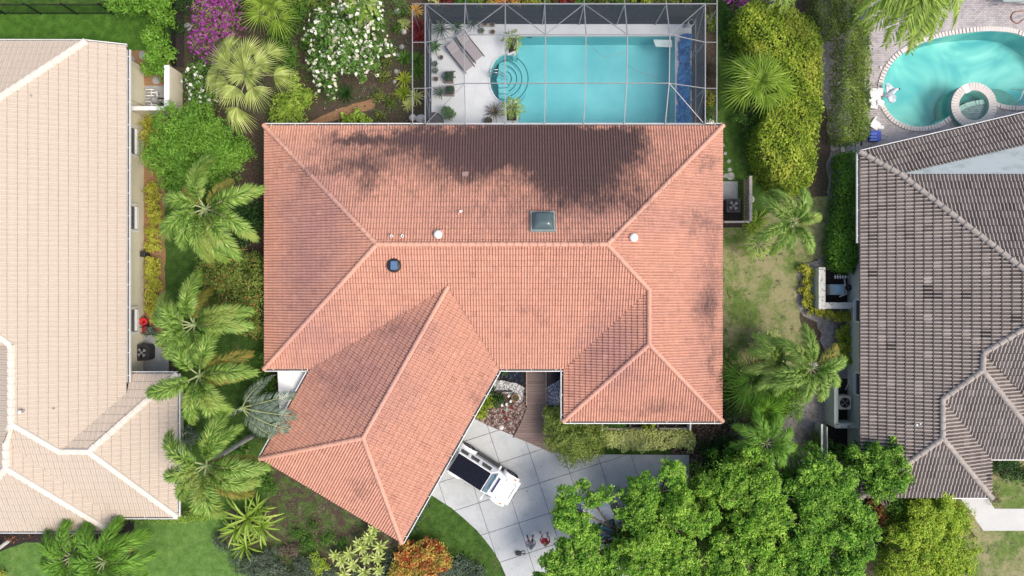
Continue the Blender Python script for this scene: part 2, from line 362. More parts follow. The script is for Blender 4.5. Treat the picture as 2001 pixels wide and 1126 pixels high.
def screen_mat(name, col, alpha):
    n = NT(name); tr = n.n('ShaderNodeBsdfTransparent'); df = n.n('ShaderNodeBsdfDiffuse'); df.inputs[0].default_value = (*col, 1)
    mx = n.n('ShaderNodeMixShader'); mx.inputs[0].default_value = alpha; n.l(tr.outputs[0], mx.inputs[1]); n.l(df.outputs[0], mx.inputs[2]); n.l(mx.outputs[0], n.out.inputs[0]); return n.m
MT['screen_roof'] = screen_mat('roof_screen_mesh', (.1, .13, .16), .06)
MT['screen_slope'] = screen_mat('slope_screen_mesh', (.08, .1, .125), .2)
MT['screen_wall'] = screen_mat('wall_screen_mesh', (.055, .07, .09), .68)
n = NT('blue_tarp'); c = n.ramp(n.noise(3, 6, .7, dist=1.2), [(.38, (.015, .1, .28)), (.5, (.04, .26, .6)), (.7, (.12, .42, .8))]); n.base(c).p(Roughness=.35).bump(n.noise(4, 5, .7, dist=1), 1, .1); MT['tarp'] = n.m
# pavers: small stones beside the far pool, joints and tone per stone
n = NT('grey_pavers'); bt = n.n('ShaderNodeTexBrick'); n.l(n.pos(), bt.inputs['Vector']); bt.inputs['Scale'].default_value = 1
bt.inputs['Brick Width'].default_value = .2; bt.inputs['Row Height'].default_value = .11; bt.inputs['Mortar Size'].default_value = .008; bt.inputs['Bias'].default_value = -.1
bt.inputs['Color1'].default_value = (.43, .39, .385, 1); bt.inputs['Color2'].default_value = (.26, .25, .265, 1); bt.inputs['Mortar'].default_value = (.12, .115, .12, 1)
c = n.mix(n.mr(n.noise(.5, 5, .7), .42, .6, 0, .55), bt.outputs['Color'], (.47, .43, .41)); c = n.mix(n.mr(n.noise(1.1, 6, .75), .55, .66, 0, .5), c, (.13, .13, .135))
n.base(c).p(Roughness=.85).bump(bt.outputs['Fac'], -.3, .02); MT['pavers'] = n.m
MT['coping'] = simple('pale_coping', (.6, .55, .51), .8, var=.08, scale=4)
MT['skin'] = simple('skin', (.45, .25, .17), .6, var=.05)
MT['jeans'] = simple('dark_trousers', (.05, .05, .07), .8, var=.1)
MT['cap'] = simple('grey_cap', (.22, .25, .22), .8, var=.1)
MT['hair'] = simple('blond_hair', (.4, .28, .15), .8, var=.1)
MT['shirt'] = simple('pale_shirt', (.45, .36, .38), .8, var=.2)

G = {}
G['mid'] = foliage('leaf_mid_green', [(.035, .1, .012), (.09, .22, .025), (.18, .35, .05)])
G['bright'] = foliage('leaf_bright_green', [(.06, .17, .012), (.16, .35, .03), (.28, .5, .07)])
G['lime'] = foliage('leaf_lime', [(.12, .22, .02), (.28, .43, .05), (.46, .6, .12)])
G['yellow'] = foliage('leaf_yellow_green', [(.2, .25, .02), (.46, .48, .05), (.66, .64, .12)])
G['hedge'] = foliage('hedge_leaf_yellow_green', [(.08, .16, .01), (.28, .4, .025), (.6, .66, .1)], patch=((.42, .46, .06), .5))
G['hedge2'] = foliage('hedge_leaf_olive', [(.06, .12, .015), (.18, .29, .035), (.4, .5, .11)])
G['dark'] = foliage('leaf_dark_green', [(.012, .04, .008), (.03, .09, .015), (.06, .15, .03)])
G['greygreen'] = foliage('leaf_grey_green', [(.05, .08, .045), (.11, .16, .1), (.24, .3, .22)])
G['silver'] = foliage('leaf_silver_green', [(.06, .1, .07), (.15, .21, .15), (.34, .41, .31)], trans=.2)
G['pale'] = foliage('leaf_pale_green', [(.2, .3, .05), (.52, .62, .17), (.8, .84, .4)])
G['palepink'] = foliage('leaf_variegated', [(.42, .5, .14), (.62, .68, .24), (.76, .8, .4)])
G['palm'] = foliage('palm_leaflet', [(.05, .13, .015), (.2, .36, .05), (.52, .66, .18)], patch=((.32, .4, .09), .6))
G['palm_y'] = foliage('palm_leaflet_yellowing', [(.1, .14, .02), (.25, .28, .05), (.45, .3, .07)])
G['tree'] = foliage('tree_leaf', [(.025, .12, .01), (.16, .38, .03), (.44, .68, .1)])
G['tree2'] = foliage('tree_leaf_light', [(.03, .13, .01), (.2, .44, .03), (.52, .74, .12)], patch=((.26, .44, .05), .9))
G['yeltree'] = foliage('shrub_leaf_golden', [(.12, .25, .018), (.36, .54, .04), (.62, .7, .1)], patch=((.36, .5, .05), .45))
G['croton'] = foliage('croton_leaf', [(.45, .04, .02), (.66, .22, .06), (.75, .5, .16), (.75, .62, .1), (.3, .3, .04)])
G['red'] = foliage('red_bromeliad_leaf', [(.1, .01, .015), (.3, .03, .03), (.42, .1, .08)])
G['olive'] = foliage('podocarpus_leaf', [(.05, .1, .015), (.17, .25, .04), (.36, .43, .1)])
G['purple'] = foliage('bougainvillea_bract', [(.2, .02, .17), (.36, .05, .31), (.52, .16, .45)])
G['brownveg'] = foliage('dead_twigs', [(.06, .045, .03), (.14, .11, .07), (.26, .22, .17)], trans=.05)
G['flower'] = foliage('white_blossom', [(.75, .7, .5), (.8, .78, .65), (.85, .83, .75)], trans=.2)
G['rust'] = foliage('rust_leaf', [(.2, .05, .02), (.35, .12, .05), (.45, .25, .1)])
# ------------------------------------------------------------------ ground and its surfaces
def pp(poly, z=0.0): return [Pxy(x, y, z) for x, y in poly]
def jag(poly, amp=.12, step=.35, seed=1):
    """a polygon in metres with its sides broken up a little, as the edge of grass or soil is"""
    r = random.Random(seed); out = []
    for i, a in enumerate(poly):
        b = poly[(i + 1) % len(poly)]; L = math.dist(a, b); k = max(1, int(L / step))
        for j in range(k):
            t = j / k; nx, ny = (b[1] - a[1]) / L, -(b[0] - a[0]) / L; d = r.uniform(-amp, amp) if j else 0
            out.append((a[0] + (b[0] - a[0]) * t + nx * d, a[1] + (b[1] - a[1]) * t + ny * d))
    return out
def smooth_closed(pts, n=8):
    out = []; m = len(pts)
    for i in range(m):
        p0, p1, p2, p3 = pts[i - 1], pts[i], pts[(i + 1) % m], pts[(i + 2) % m]
        for k in range(n):
            t = k / n
            out.append(tuple(.5 * (2 * p1[q] + (p2[q] - p0[q]) * t + (2 * p0[q] - 5 * p1[q] + 4 * p2[q] - p3[q]) * t * t + (3 * p1[q] - p0[q] - 3 * p2[q] + p3[q]) * t ** 3) for q in (0, 1)))
    return out
# outline of the two pools
bay = [(1000.5 - 10 + 33 * math.cos(a), 154 + 47 * math.sin(a)) for a in np.linspace(R(292), R(68), 19)]
POOL = pp([(1012, 72), (1318, 72), (1318, 241), (1012, 241), (1012, 200)] + [(x, y) for x, y in reversed(bay)] + [(1012, 103)])
pool2_px = [(1722, 180), (1729, 148), (1748, 118), (1778, 96), (1815, 80), (1860, 69), (1910, 62.5), (1950, 62), (1988, 68), (2020, 85), (2060, 120), (2075, 160), (2055, 200),
            (2001, 207), (1965, 206), (1940, 199), (1915, 196), (1880, 205), (1858, 224), (1835, 240), (1805, 248), (1775, 246), (1747, 232), (1728, 207)]
POOL2 = smooth_closed(pp(pool2_px), 5)
def structure(name, poly, z, mat, holes=(), thick=0, parent=None):
    return MB().prism(poly, z - thick, z, holes=holes, side=thick > 0).build(name, MT[mat], parent, kind=None if parent else 'structure')
BIG = [(-300, -300), (300, -300), (300, 300), (-300, 300)]
pondpx = [(940, 640), (1120, 640), (1120, 735), (1098, 742), (1068, 758), (1030, 760), (1012, 750), (985, 745), (960, 745), (940, 760)]
PONDW = pp([(985, 700), (1100, 700), (1100, 738), (1068, 758), (1029, 759), (1012, 750), (985, 744), (974, 744)])
structure('ground', BIG, 0, 'soil', holes=[POOL, POOL2, PONDW])
def patch(name, px, z, mat, amp=.12, seed=1, step=.35): return structure(name, jag(pp(px), amp, step, seed), z, mat)
patch('outer_lawn', [(-1200, -60), (-1200, -1500), (3200, -1500), (3200, -60)], .004, 'lawn_dark', 0, step=50)
patch('outer_lawn', [(-1200, 1160), (3200, 1160), (3200, 2600), (-1200, 2600)], .004, 'lawn', 0, step=50)
patch('back_lawn', [(-200, 9), (334, 9), (334, 100), (244, 99), (-200, 99)], .006, 'lawn', .04, 2)
patch('mulch_bed', [(236, 99), (336, 99), (336, 226), (322, 232), (323, 652), (262, 652), (262, 228), (236, 220)], .010, 'mulch', .05, 3)
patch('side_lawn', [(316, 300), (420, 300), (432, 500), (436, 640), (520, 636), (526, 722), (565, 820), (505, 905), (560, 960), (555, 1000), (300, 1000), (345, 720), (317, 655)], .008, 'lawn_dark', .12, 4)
patch('front_lawn', [(262, 1018), (330, 1008), (440, 1000), (470, 1050), (500, 1160), (238, 1160), (262, 1075)], .012, 'lawn_bright', .05, 5)
patch('front_lawn', [(-200, 1160), (-200, 1095), (-10, 1083), (20, 1070), (50, 1060), (75, 1060), (100, 1075), (112, 1110), (115, 1160)], .012, 'lawn_bright', .03, 6)
patch('mulch_bed', [(-200, 1015), (262, 1008), (266, 1060), (240, 1160), (-200, 1160)], .008, 'darkmulch', .05, 7)
patch('patchy_ground', [(500, 900), (560, 930), (795, 1068), (770, 1160), (500, 1160), (470, 1040), (520, 985)], .018, 'patchy', .15, 8)
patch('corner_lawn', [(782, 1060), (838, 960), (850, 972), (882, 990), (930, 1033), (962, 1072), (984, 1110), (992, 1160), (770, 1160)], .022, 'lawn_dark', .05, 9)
patch('garden_path', [(602, 240), (640, 222), (690, 203), (730, 192), (735, 200), (730, 212), (690, 224), (650, 236), (625, 247)], .014, 'mulch', .06, 10)
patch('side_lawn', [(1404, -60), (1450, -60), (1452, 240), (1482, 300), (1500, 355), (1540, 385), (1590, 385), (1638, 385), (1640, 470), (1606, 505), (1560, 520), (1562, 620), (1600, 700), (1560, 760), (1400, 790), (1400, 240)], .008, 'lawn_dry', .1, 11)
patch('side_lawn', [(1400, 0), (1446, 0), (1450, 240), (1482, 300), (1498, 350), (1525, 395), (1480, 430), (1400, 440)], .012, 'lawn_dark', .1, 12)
patch('dirt_strip', [(1598, -40), (1665, -40), (1662, 280), (1640, 380), (1634, 540), (1618, 520), (1616, 340), (1622, 280), (1602, 160)], .014, 'sand', .12, 13)
patch('dirt_yard', [(1606, 500), (1690, 500), (1690, 980), (1480, 980), (1480, 850), (1590, 760), (1612, 700), (1596, 630), (1560, 605), (1560, 525)], .014, 'sand', .15, 14)
patch('entry_lawn', [(1165, 850), (1330, 850), (1322, 888), (1165, 889)], .010, 'lawn_dark', .05, 15)
patch('bark_gravel', [(1318, 815), (1420, 815), (1418, 880), (1384, 925), (1372, 960), (1342, 960), (1342, 889), (1310, 889)], .013, 'browngravel', .06, 16)
patch('street_lawn', [(1740, 890), (2300, 890), (2300, 1160), (1740, 1160)], .008, 'lawn_dry', .1, 17)
patch('front_path', [(1870, 965), (1925, 965), (1943, 994), (2300, 994), (2300, 1037), (1921, 1037)], .03, 'concrete', 0, 18, 60)
patch('pebble_bed', [(900, 815), (960, 800), (1020, 785), (1032, 722), (1034, 800), (1010, 860), (975, 850), (930, 828)], .022, 'pebble', .03, 19)
patch('white_gravel', [(960, 742), (985, 744), (1012, 750), (1029, 760), (1029, 795), (1018, 802), (1008, 792), (1002, 775), (985, 768), (955, 765)], .018, 'whitegravel', .03, 20, .2)
patch('white_gravel', [(1068, 757), (1100, 738), (1104, 792), (1069, 792)], .018, 'bluegravel', .03, 21, .2)
structure('paver_terrace', pp([(1696, -60), (2500, -60), (2500, 330), (1660, 330), (1660, 290), (1685, 285)]), .02, 'pavers', holes=[POOL2])

# driveway slabs
def clip_poly(sub, clip):
    """Sutherland-Hodgman; points carry any number of values after x, y; clip is convex, anticlockwise"""
    out = list(sub)
    for i in range(len(clip)):
        ax, ay = clip[i][:2]; bx, by = clip[(i + 1) % len(clip)][:2]; inp = out; out = []
        if not inp: return []
        def sd_(p): return (bx - ax) * (p[1] - ay) - (by - ay) * (p[0] - ax)
        for j in range(len(inp)):
            c, d = inp[j], inp[(j + 1) % len(inp)]; sc, s2 = sd_(c), sd_(d)
            if sc >= 0: out.append(c)
            if (sc >= 0) != (s2 >= 0):
                t = sc / (sc - s2); out.append(tuple(c[q] + (d[q] - c[q]) * t for q in range(len(c))))
    return out
def ccw(poly):
    a = sum(poly[i][0] * poly[(i + 1) % len(poly)][1] - poly[(i + 1) % len(poly)][0] * poly[i][1] for i in range(len(poly)))
    return poly if a > 0 else poly[::-1]
DRIVE = [(835, 962), (852, 973), (882, 992), (908, 1014), (932, 1036), (948, 1055), (964, 1076), (978, 1100), (988, 1124), (994, 1160), (1346, 1160), (1346, 889), (1178, 888),
         (1125, 888), (1082, 880), (1040, 866), (1006, 852), (960, 834), (928, 819), (900, 800)]
drive = structure('driveway', pp(DRIVE), .012, 'joint')
for i in range(-10, 12):
    for j in range(-9, 12):
        a0, b0 = 711 + 62.3 * i, 1162 + 61.5 * j
        def back(a, b): return (a * .951 + b * .309, -a * .309 + b * .951)
        g = .55
        cell = ccw([back(a0 + g, b0 + g), back(a0 + 62.3 - g, b0 + g), back(a0 + 62.3 - g, b0 + 61.5 - g), back(a0 + g, b0 + 61.5 - g)])
        q = clip_poly(DRIVE, cell)
        if len(q) < 3: continue
        ar = abs(sum(q[k][0] * q[(k + 1) % len(q)][1] - q[(k + 1) % len(q)][0] * q[k][1] for k in range(len(q)))) / 2
        if ar < 25: continue
        MB().prism(pp(q), .012, .045 + random.uniform(0, .004), tint=random.random()).build('concrete_slab', MT['drive'], drive)

# entry boardwalk, plank by plank
walk = empty('boardwalk', P(1048, 790), 'brown boardwalk of cross planks over the pond, leading to the driveway', 'boardwalk')
y = 640.0
def lx(y): return 1030 if y < 790 else 1030 - ((y - 790) / 62) ** 1.35 * 26
def ex(y): return 1066 if y < 780 else 1066 + max(0, (y - 780)) * .28
while y < 884:
    y2 = y + 4.6; a, b, c, d = (lx(y), y), (ex(y), y), (ex(y2), y2), (lx(y2), y2)
    lim = lambda x: 836 + (x - 965) * .425
    if y > 850: a = (max(a[0], 965 + (y - 836) / .425), y); d = (max(d[0], 965 + (y2 - 836) / .425), y2)
    if b[0] - a[0] > 4:
        MB().prism(pp([a, b, c, d]), .06, .12, tint=random.random()).build('plank', MT['boards'], walk)
    y += 5.0
for x in (1029, 1067):
    MB().bar(P(x, 640, .16), P(x, 792, .16), .07, .09).build('edge_rail', MT['wood'], walk)
    
pond = structure('pond_water', PONDW, -.08, 'pond'); MB().prism(PONDW, -.6, -.59).prism(PONDW, -.6, 0, top=False).build('pond_bed', MT['pondbed'], kind='structure')

# ------------------------------------------------------------------ roofs
class Pl:
    """z = a x + b y + c"""
    def __init__(s, e0, e1, ze, m, inside):
        p, q = P(*e0, ze), P(*e1, ze); d = (q - p).normalized(); nrm = Vector((-d.y, d.x)); w = P(*inside, ze)
        if nrm.dot(Vector((w.x - p.x, w.y - p.y))) < 0: nrm = -nrm
        s.up = nrm; s.a, s.b = nrm.x * m, nrm.y * m; s.c = ze - s.a * p.x - s.b * p.y; s.p = p; s.m = m
        s.u = Vector((nrm.y, -nrm.x))
    def z(s, x, y): return s.a * x + s.b * y + s.c
class Flat:
    a = 0; b = 0
    def __init__(s, z): s.c = z
def meet(*pl):
    A = np.array([[p.a, p.b, -1] for p in pl]); B = np.array([-p.c for p in pl]); r = np.linalg.solve(A, B); return (float(r[0]), float(r[1]), float(r[2]))
def on(pl, px, py):
    z = 3.0
    for _ in range(40): v = P(px, py, z); z = pl.z(v.x, v.y)
    return (v.x, v.y, z)
def inpoly(X, Y, poly):
    r = np.zeros(X.shape, bool); n_ = len(poly)
    for i in range(n_):
        x1, y1 = poly[i][:2]; x2, y2 = poly[(i + 1) % n_][:2]
        if y1 == y2: continue
        c = ((y1 > Y) != (y2 > Y)) & (X < (x2 - x1) * (Y - y1) / (y2 - y1) + x1); r ^= c
    return r
def segdist(X, Y, poly):
    D = np.full(X.shape, 1e9)
    for i in range(len(poly)):
        x1, y1 = poly[i][:2]; x2, y2 = poly[(i + 1) % len(poly)][:2]; dx, dy = x2 - x1, y2 - y1; L = dx * dx + dy * dy
        if L < 1e-9: continue
        t = np.clip(((X - x1) * dx + (Y - y1) * dy) / L, 0, 1); D = np.minimum(D, np.hypot(X - x1 - t * dx, Y - y1 - t * dy))
    return D
def tile_template(W, L, ribs, amp, raise_, flat=False, ns=5, gap=.03):
    m = ribs * ns; us = np.linspace(0, W, m + 1)
    if flat: hs = amp * (np.abs(((us / W * ribs) % 1) - .5) * 2) ** 6 * -1 + amp; 
    else:
        ph = (us / W * ribs) % 1; hs = amp * np.where(ph < .62, np.sin(np.pi * ph / .62), -.4 * np.sin(np.pi * (ph - .62) / .38))
    g = .006 if not flat else .012
    us = us * (W - g) / W
    V = np.array([(u, 0, -.02) for u in us] + [(u, 0, h + raise_) for u, h in zip(us, hs)] + [(u, L - gap, h * .9 + .004) for u, h in zip(us, hs)])
    F = []
    for i in range(m):
        F.append((m + 1 + i, m + 2 + i, 2 * m + 3 + i, 2 * m + 2 + i)); F.append((i, i + 1, m + 2 + i, m + 1 + i))
    ph = np.linspace(0, ribs, m + 1) % 1; pan = np.tile(np.where((ph > .6) | (ph < .02), 1., 0.), 3); pan[:m + 1] = 1
    return V, np.array(F), pan
class Tiler:
    def __init__(s, roof, mat, W, L, ribs, amp, raise_, flat=False, single_center=(0, 0), budget=300, bond=.5, xlim=None, lift=.03, tv=.045, gap=.012, dirt=.26):  # dirt: channel grime plus painted-in shade between the ribs
        s.tv = tv
        s.roof, s.mat = roof, mat; s.W, s.L = W, L; s.V, s.F, s.pan = tile_template(W, L, ribs, amp, raise_, flat, gap=gap); s.dirt = dirt; s.lift = lift  # dirt: channel grime that also paints in shade between the ribs
        s.bV = []; s.bF = []; s.bT = []; s.n = 0; s.cand = []; s.center = single_center; s.budget = budget; s.bond = bond; s.xlim = xlim
        s.cv = []; s.cf = []; s.ct = []
    def face(s, pl, poly):
        W, L = s.W, s.L; P2 = ccw([p[:2] for p in poly]); u, v = pl.u, pl.up; o = pl.p
        us = [(x - o.x) * u.x + (y - o.y) * u.y for x, y in P2]; vs_ = [(x - o.x) * v.x + (y - o.y) * v.y for x, y in P2]
        i0, i1 = int(min(us) // W) - 1, int(max(us) // W) + 1; j0, j1 = int(min(vs_) // L), int(max(vs_) // L) + 1
        J, I = np.meshgrid(np.arange(j0, j1 + 1), np.arange(i0, i1 + 1)); I = I.ravel().astype(float); J = J.ravel().astype(float)
        U0 = I * W + (J % 2) * s.bond * W; V0 = J * L
        def XY(U, V): return o.x + U * u.x + V * v.x, o.y + U * u.y + V * v.y
        ins = np.zeros((5, len(U0)), bool); dist = None
        for k, (a, b) in enumerate(((0, 0), (W, 0), (W, L), (0, L), (W / 2, L / 2))):
            X, Y = XY(U0 + a, V0 + b); ins[k] = inpoly(X, Y, P2)
            if k == 4: dist = segdist(X, Y, P2)
        rr = math.hypot(W, L) / 2
        full = ins.all(0) & (dist > rr * .98); part = (~full) & (ins.any(0) | (dist < rr))
        X0, Y0 = XY(U0, V0)
        if s.xlim: ok = (X0 > s.xlim[0]) & (X0 < s.xlim[1]) & (Y0 > -18.5) & (Y0 < 18.5); full &= ok; part &= ok
        T = np.clip(RNG.normal(.5, s.tv, len(U0)) + np.where(RNG.random(len(U0)) < .003, RNG.choice([-.12, .3], len(U0)), 0) + .08, .02, .98)
        for k in np.nonzero(full)[0]: s.cand.append((U0[k], V0[k], pl, T[k], X0[k], Y0[k]))
        tris = [[P2[i] for i in t] for t in tessellate_polygon([[Vector((x, y, 0)) for x, y in P2]])]; tris = [ccw(t) for t in tris]
        for k in np.nonzero(part)[0]:
            w = s.V + np.array([U0[k], V0[k], 0])
            X = o.x + w[:, 0] * u.x + w[:, 1] * v.x; Y = o.y + w[:, 0] * u.y + w[:, 1] * v.y
            Z = pl.a * X + pl.b * Y + pl.c + w[:, 2] + s.lift
            for f in s.F:
                q = [(X[i], Y[i], Z[i]) for i in f]
                ar = 0
                for i in range(4): ar += q[i][0] * q[(i + 1) % 4][1] - q[(i + 1) % 4][0] * q[i][1]
                if abs(ar) < 1e-5:
                    mx_, my_ = sum(p[0] for p in q) / 4, sum(p[1] for p in q) / 4
                    if inpoly(np.array([mx_]), np.array([my_]), P2)[0]: b = len(s.cv); s.cv += q; s.cf.append([b, b + 1, b + 2, b + 3]); s.ct += [T[k] - s.dirt * s.pan[i] for i in f]
                    continue
                for t in tris:
                    c = clip_poly(q, t)
                    if len(c) >= 3: b = len(s.cv); s.cv += c; s.cf.append(list(range(b, b + len(c)))); s.ct += [T[k] - s.dirt * sum(s.pan[i] for i in f) / 4] * len(c)
    def finish(s):
        cx, cy = s.center; s.cand.sort(key=lambda t: (t[4] - cx) ** 2 + (t[5] - cy) ** 2)
        cache = {}
        rl = absloc(s.roof)
        for (U, V, pl, t, X, Y) in s.cand[:s.budget]:
            q = min(5, int(t * 6)); key = (id(pl), q)
            if key not in cache:
                w = s.V; x = w[:, 0] * pl.u.x + w[:, 1] * pl.up.x; y = w[:, 0] * pl.u.y + w[:, 1] * pl.up.y
                z = pl.a * x + pl.b * y + w[:, 2]
                cache[key] = np_mesh('tile', np.stack([x, y, z], 1), s.F, s.mat, tint=np.clip((q + .5) / 6 - s.dirt * s.pan, 0, 1))
            o = bpy.data.objects.new('tile', cache[key]); COL.objects.link(o); o.parent = s.roof
            o.location = (X - rl.x, Y - rl.y, pl.z(X, Y) + s.lift - rl.z)
        rest = s.cand[s.budget:]
        Vs = []; Fs = []; Ts = []; nb = len(s.V)
        for i, (U, V, pl, t, X, Y) in enumerate(rest):
            w = s.V; jz = random.uniform(-.004, .004)
            x = X + w[:, 0] * pl.u.x + w[:, 1] * pl.up.x; y = Y + w[:, 0] * pl.u.y + w[:, 1] * pl.up.y
            Vs.append(np.stack([x, y, pl.a * x + pl.b * y + pl.c + w[:, 2] + s.lift + jz], 1)); Fs.append(s.F + i * nb); Ts.append(np.clip(t - s.dirt * s.pan, 0, 1))
        if Vs:
            me = np_mesh('tile', np.concatenate(Vs) - np.array(rl), np.concatenate(Fs), s.mat, np.concatenate(Ts)); link(bpy.data.objects.new('tile', me), s.roof, 'stuff')
        if s.cv:
            me = bpy.data.meshes.new('cut_tile'); me.from_pydata([(a - rl.x, b - rl.y, c - rl.z) for a, b, c in s.cv], [], s.cf); me.materials.append(s.mat)
            a = me.attributes.new('tint', 'FLOAT', 'POINT'); a.data.foreach_set('value', s.ct); me.update(); link(bpy.data.objects.new('cut_tile', me), s.roof, 'stuff')
        print('tiles', len(s.cand), len(s.cf))
def ridge(roof, a, b, mat, r=.12, step=.4, flatcap=False, h=1.0):
    a = Vector(a); b = Vector(b)
    if a.z > b.z: a, b = b, a
    d = b - a; L = d.length; nn = max(1, round(L / step)); st = L / nn; key = ('cap', r, round(st, 3), mat.name, flatcap)
    M_ = d.to_track_quat('X', 'Z').to_matrix()
    seg = 7 if not flatcap else 5; vs_ = []; fs = []
    for i, (x, rr, dz) in enumerate(((-.02, r * 1.1, .025), (st, r * .92, .0))):
        for k in range(seg):
            t = math.pi * k / (seg - 1); c, s_ = math.cos(t), math.sin(t)
            if flatcap: c = (-1, -.72, 0, .72, 1)[k] * -1; s_ = (-.5, .28, .36, .28, -.5)[k]
            vs_.append((x, c * rr, s_ * rr * h + dz))
    for k in range(seg - 1): fs.append((k, k + 1, seg + k + 1, seg + k))
    fs.append(tuple(range(seg - 1, -1, -1)))
    vs_ += [(0, -r, -.08), (0, r, -.08)]
    for q in range(3):
        if (key, q) not in CAPS:
            me = bpy.data.meshes.new('ridge_cap'); me.from_pydata(vs_, [], fs); me.materials.append(mat)
            a_ = me.attributes.new('tint', 'FLOAT', 'POINT'); a_.data.foreach_set('value', [.5 + .08 * q] * len(vs_)); me.update(); CAPS[(key, q)] = me
    rl = absloc(roof); E = M_.to_euler()
    for i in range(nn):
        o = bpy.data.objects.new('ridge_cap', CAPS[(key, random.randrange(3))]); COL.objects.link(o); o.parent = roof
        o.location = a + d * (i / nn) + Vector((0, 0, .055)) - rl; o.rotation_euler = E
CAPS = {}
def deck_of(roof, faces, name='underlay'):
    m = MB()
    for pl, poly in faces:
        z0 = lambda p: (p[0], p[1], pl.z(p[0], p[1]) - .01)
        q = ccw([p[:2] for p in poly]); tr_ = tessellate_polygon([[Vector((x, y, 0)) for x, y in q]])
        def up(t):
            (ax, ay), (bx, by), (cx, cy) = q[t[0]], q[t[1]], q[t[2]]; return t if (bx - ax) * (cy - ay) - (by - ay) * (cx - ax) > 0 else t[::-1]
        m.add([z0(p) for p in q], [up(t) for t in tr_])
    return m
def gutter(house, a, b, out, w=.1, mat='gutter', z=None):
    """a run of gutter: a trough with a bright outer lip, hung on a fascia board"""
    a = Vector(a); b = Vector(b); d = (b - a).normalized(); o = Vector((*out, 0)).normalized()
    m = MB(); m.bar(a - Vector((0, 0, .1)) - o * .012, b - Vector((0, 0, .1)) - o * .012, .02, .2)
    m.bar(a + o * (w + .03) - Vector((0, 0, .05)), b + o * (w + .03) - Vector((0, 0, .05)), .045, .12)
    m.bar(a + o * w * .5 - Vector((0, 0, .1)), b + o * w * .5 - Vector((0, 0, .1)), w, .02, mi=1)
    L = (b - a).length; k = max(1, int(L / 1.3))
    for i in range(k + 1):
        c = a + (b - a) * ((i + .3) / (k + .6)); m.bar(c - Vector((0, 0, .015)), c + o * w - Vector((0, 0, .015)), .03, .01)
    return m.build('gutter', [MT[mat], MT['gutter_in']], house)
def walls_of(house, poly, zt, mat, name='wall', t=None):
    n_ = len(poly)
    for i in range(n_):
        a, b = poly[i], poly[(i + 1) % n_]
        if math.dist(a, b) < .05: continue
        ang = math.atan2(b[1] - a[1], b[0] - a[0]); L = math.dist(a, b)
        MB().box(((a[0] + b[0]) / 2, (a[1] + b[1]) / 2, zt / 2), (L - .2, .2, zt), rz=ang).build(name, MT[mat], house)

# ---- the salmon tiled house in the middle
ZE = 2.7; m_ = .385
hm = empty('house', P(960, 520), 'large house with salmon tiled hip roof and algae stained north slope, in the middle', 'house')
N_ = Pl((516, 246), (1413, 246), ZE, m_, (900, 400)); W_ = Pl((517, 246), (517, 721), ZE, m_, (700, 500)); C_ = Pl((520, 721), (1101, 721), ZE, m_, (800, 600))
D_ = Pl((1412, 246), (1411, 823), ZE, m_, (1300, 500)); WW = Pl((1101, 721), (1101, 823), ZE, m_, (1200, 780)); S_ = Pl((1101, 823), (1410, 823), ZE, m_, (1250, 780))
GW = Pl((607, 721), (509, 896), ZE, m_, (700, 850)); GE = Pl((976, 721), (785, 1060), ZE, m_, (700, 850)); GS = Pl((509, 896), (785, 1060), ZE, m_ * 1.03, (700, 850)); E0 = Flat(ZE)
nw, ne, sw, se = meet(N_, W_, E0), meet(N_, D_, E0), meet(W_, C_, E0), meet(D_, S_, E0)
r1, r2, k1, k2 = meet(N_, W_, C_), meet(N_, C_, D_), meet(C_, WW, D_), meet(D_, WW, S_)
cse, wsw = meet(C_, WW, E0), meet(WW, S_, E0); gA, gB, apex = meet(GW, C_, E0), meet(GE, C_, E0), meet(GW, GE, C_)
gsw, gse, gr = meet(GW, GS, E0), meet(GE, GS, E0), meet(GW, GE, GS)
faces = [(N_, [nw, ne, r2, r1]), (W_, [nw, r1, sw]), (C_, [sw, gA, apex, gB, cse, k1, r2, r1]), (D_, [ne, se, k2, k1, r2]), (WW, [cse, wsw, k2, k1]), (S_, [wsw, se, k2]),
         (GW, [gA, gsw, gr, apex]), (GE, [gB, gse, gr, apex]), (GS, [gsw, gse, gr])]
def pxof(v): k = (H - v[2]) / H / S; return (round(CX + v[0] / k), round(CY - v[1] / k))
print('main roof px', [pxof(v) for v in (nw, ne, r1, r2, k1, k2, sw, se, cse, wsw, gA, gB, apex, gsw, gse, gr)])
roof = deck_of(hm, faces).build('roof', MT['deck_under'], hm)
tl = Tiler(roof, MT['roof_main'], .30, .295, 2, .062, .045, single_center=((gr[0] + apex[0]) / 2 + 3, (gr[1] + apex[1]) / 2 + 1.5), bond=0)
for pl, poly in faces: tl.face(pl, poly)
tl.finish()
for a, b in ((nw, r1), (sw, r1), (r1, r2), (ne, r2), (r2, k1), (k1, k2), (wsw, k2), (se, k2), (apex, gr), (gsw, gr), (gse, gr)): ridge(roof, a, b, MT['roof_main'], .125, .4)
gutter(hm, nw, ne, (0, 1), mat='gutter'); gutter(hm, sw, gA, (0, -1)); gutter(hm, gB, cse, (0, -1)); gutter(hm, cse, wsw, (-1, 0)); gutter(hm, wsw, se, (0, -1))
gutter(hm, gB, gse, (-GE.up.x, -GE.up.y)); gutter(hm, gA, gsw, (-GW.up.x, -GW.up.y))
def inset(poly, d):
    poly = ccw([p[:2] for p in poly]); out = []
    for i in range(len(poly)):
        p0, p1, p2 = Vector(poly[i - 1]), Vector(poly[i]), Vector(poly[(i + 1) % len(poly)])
        e1 = (p1 - p0).normalized(); e2 = (p2 - p1).normalized(); n1 = Vector((-e1.y, e1.x)); n2 = Vector((-e2.y, e2.x)); b = (n1 + n2)
        out.append(tuple(p1 + b * (d / max(.3, b.dot(n1)))))
    return out
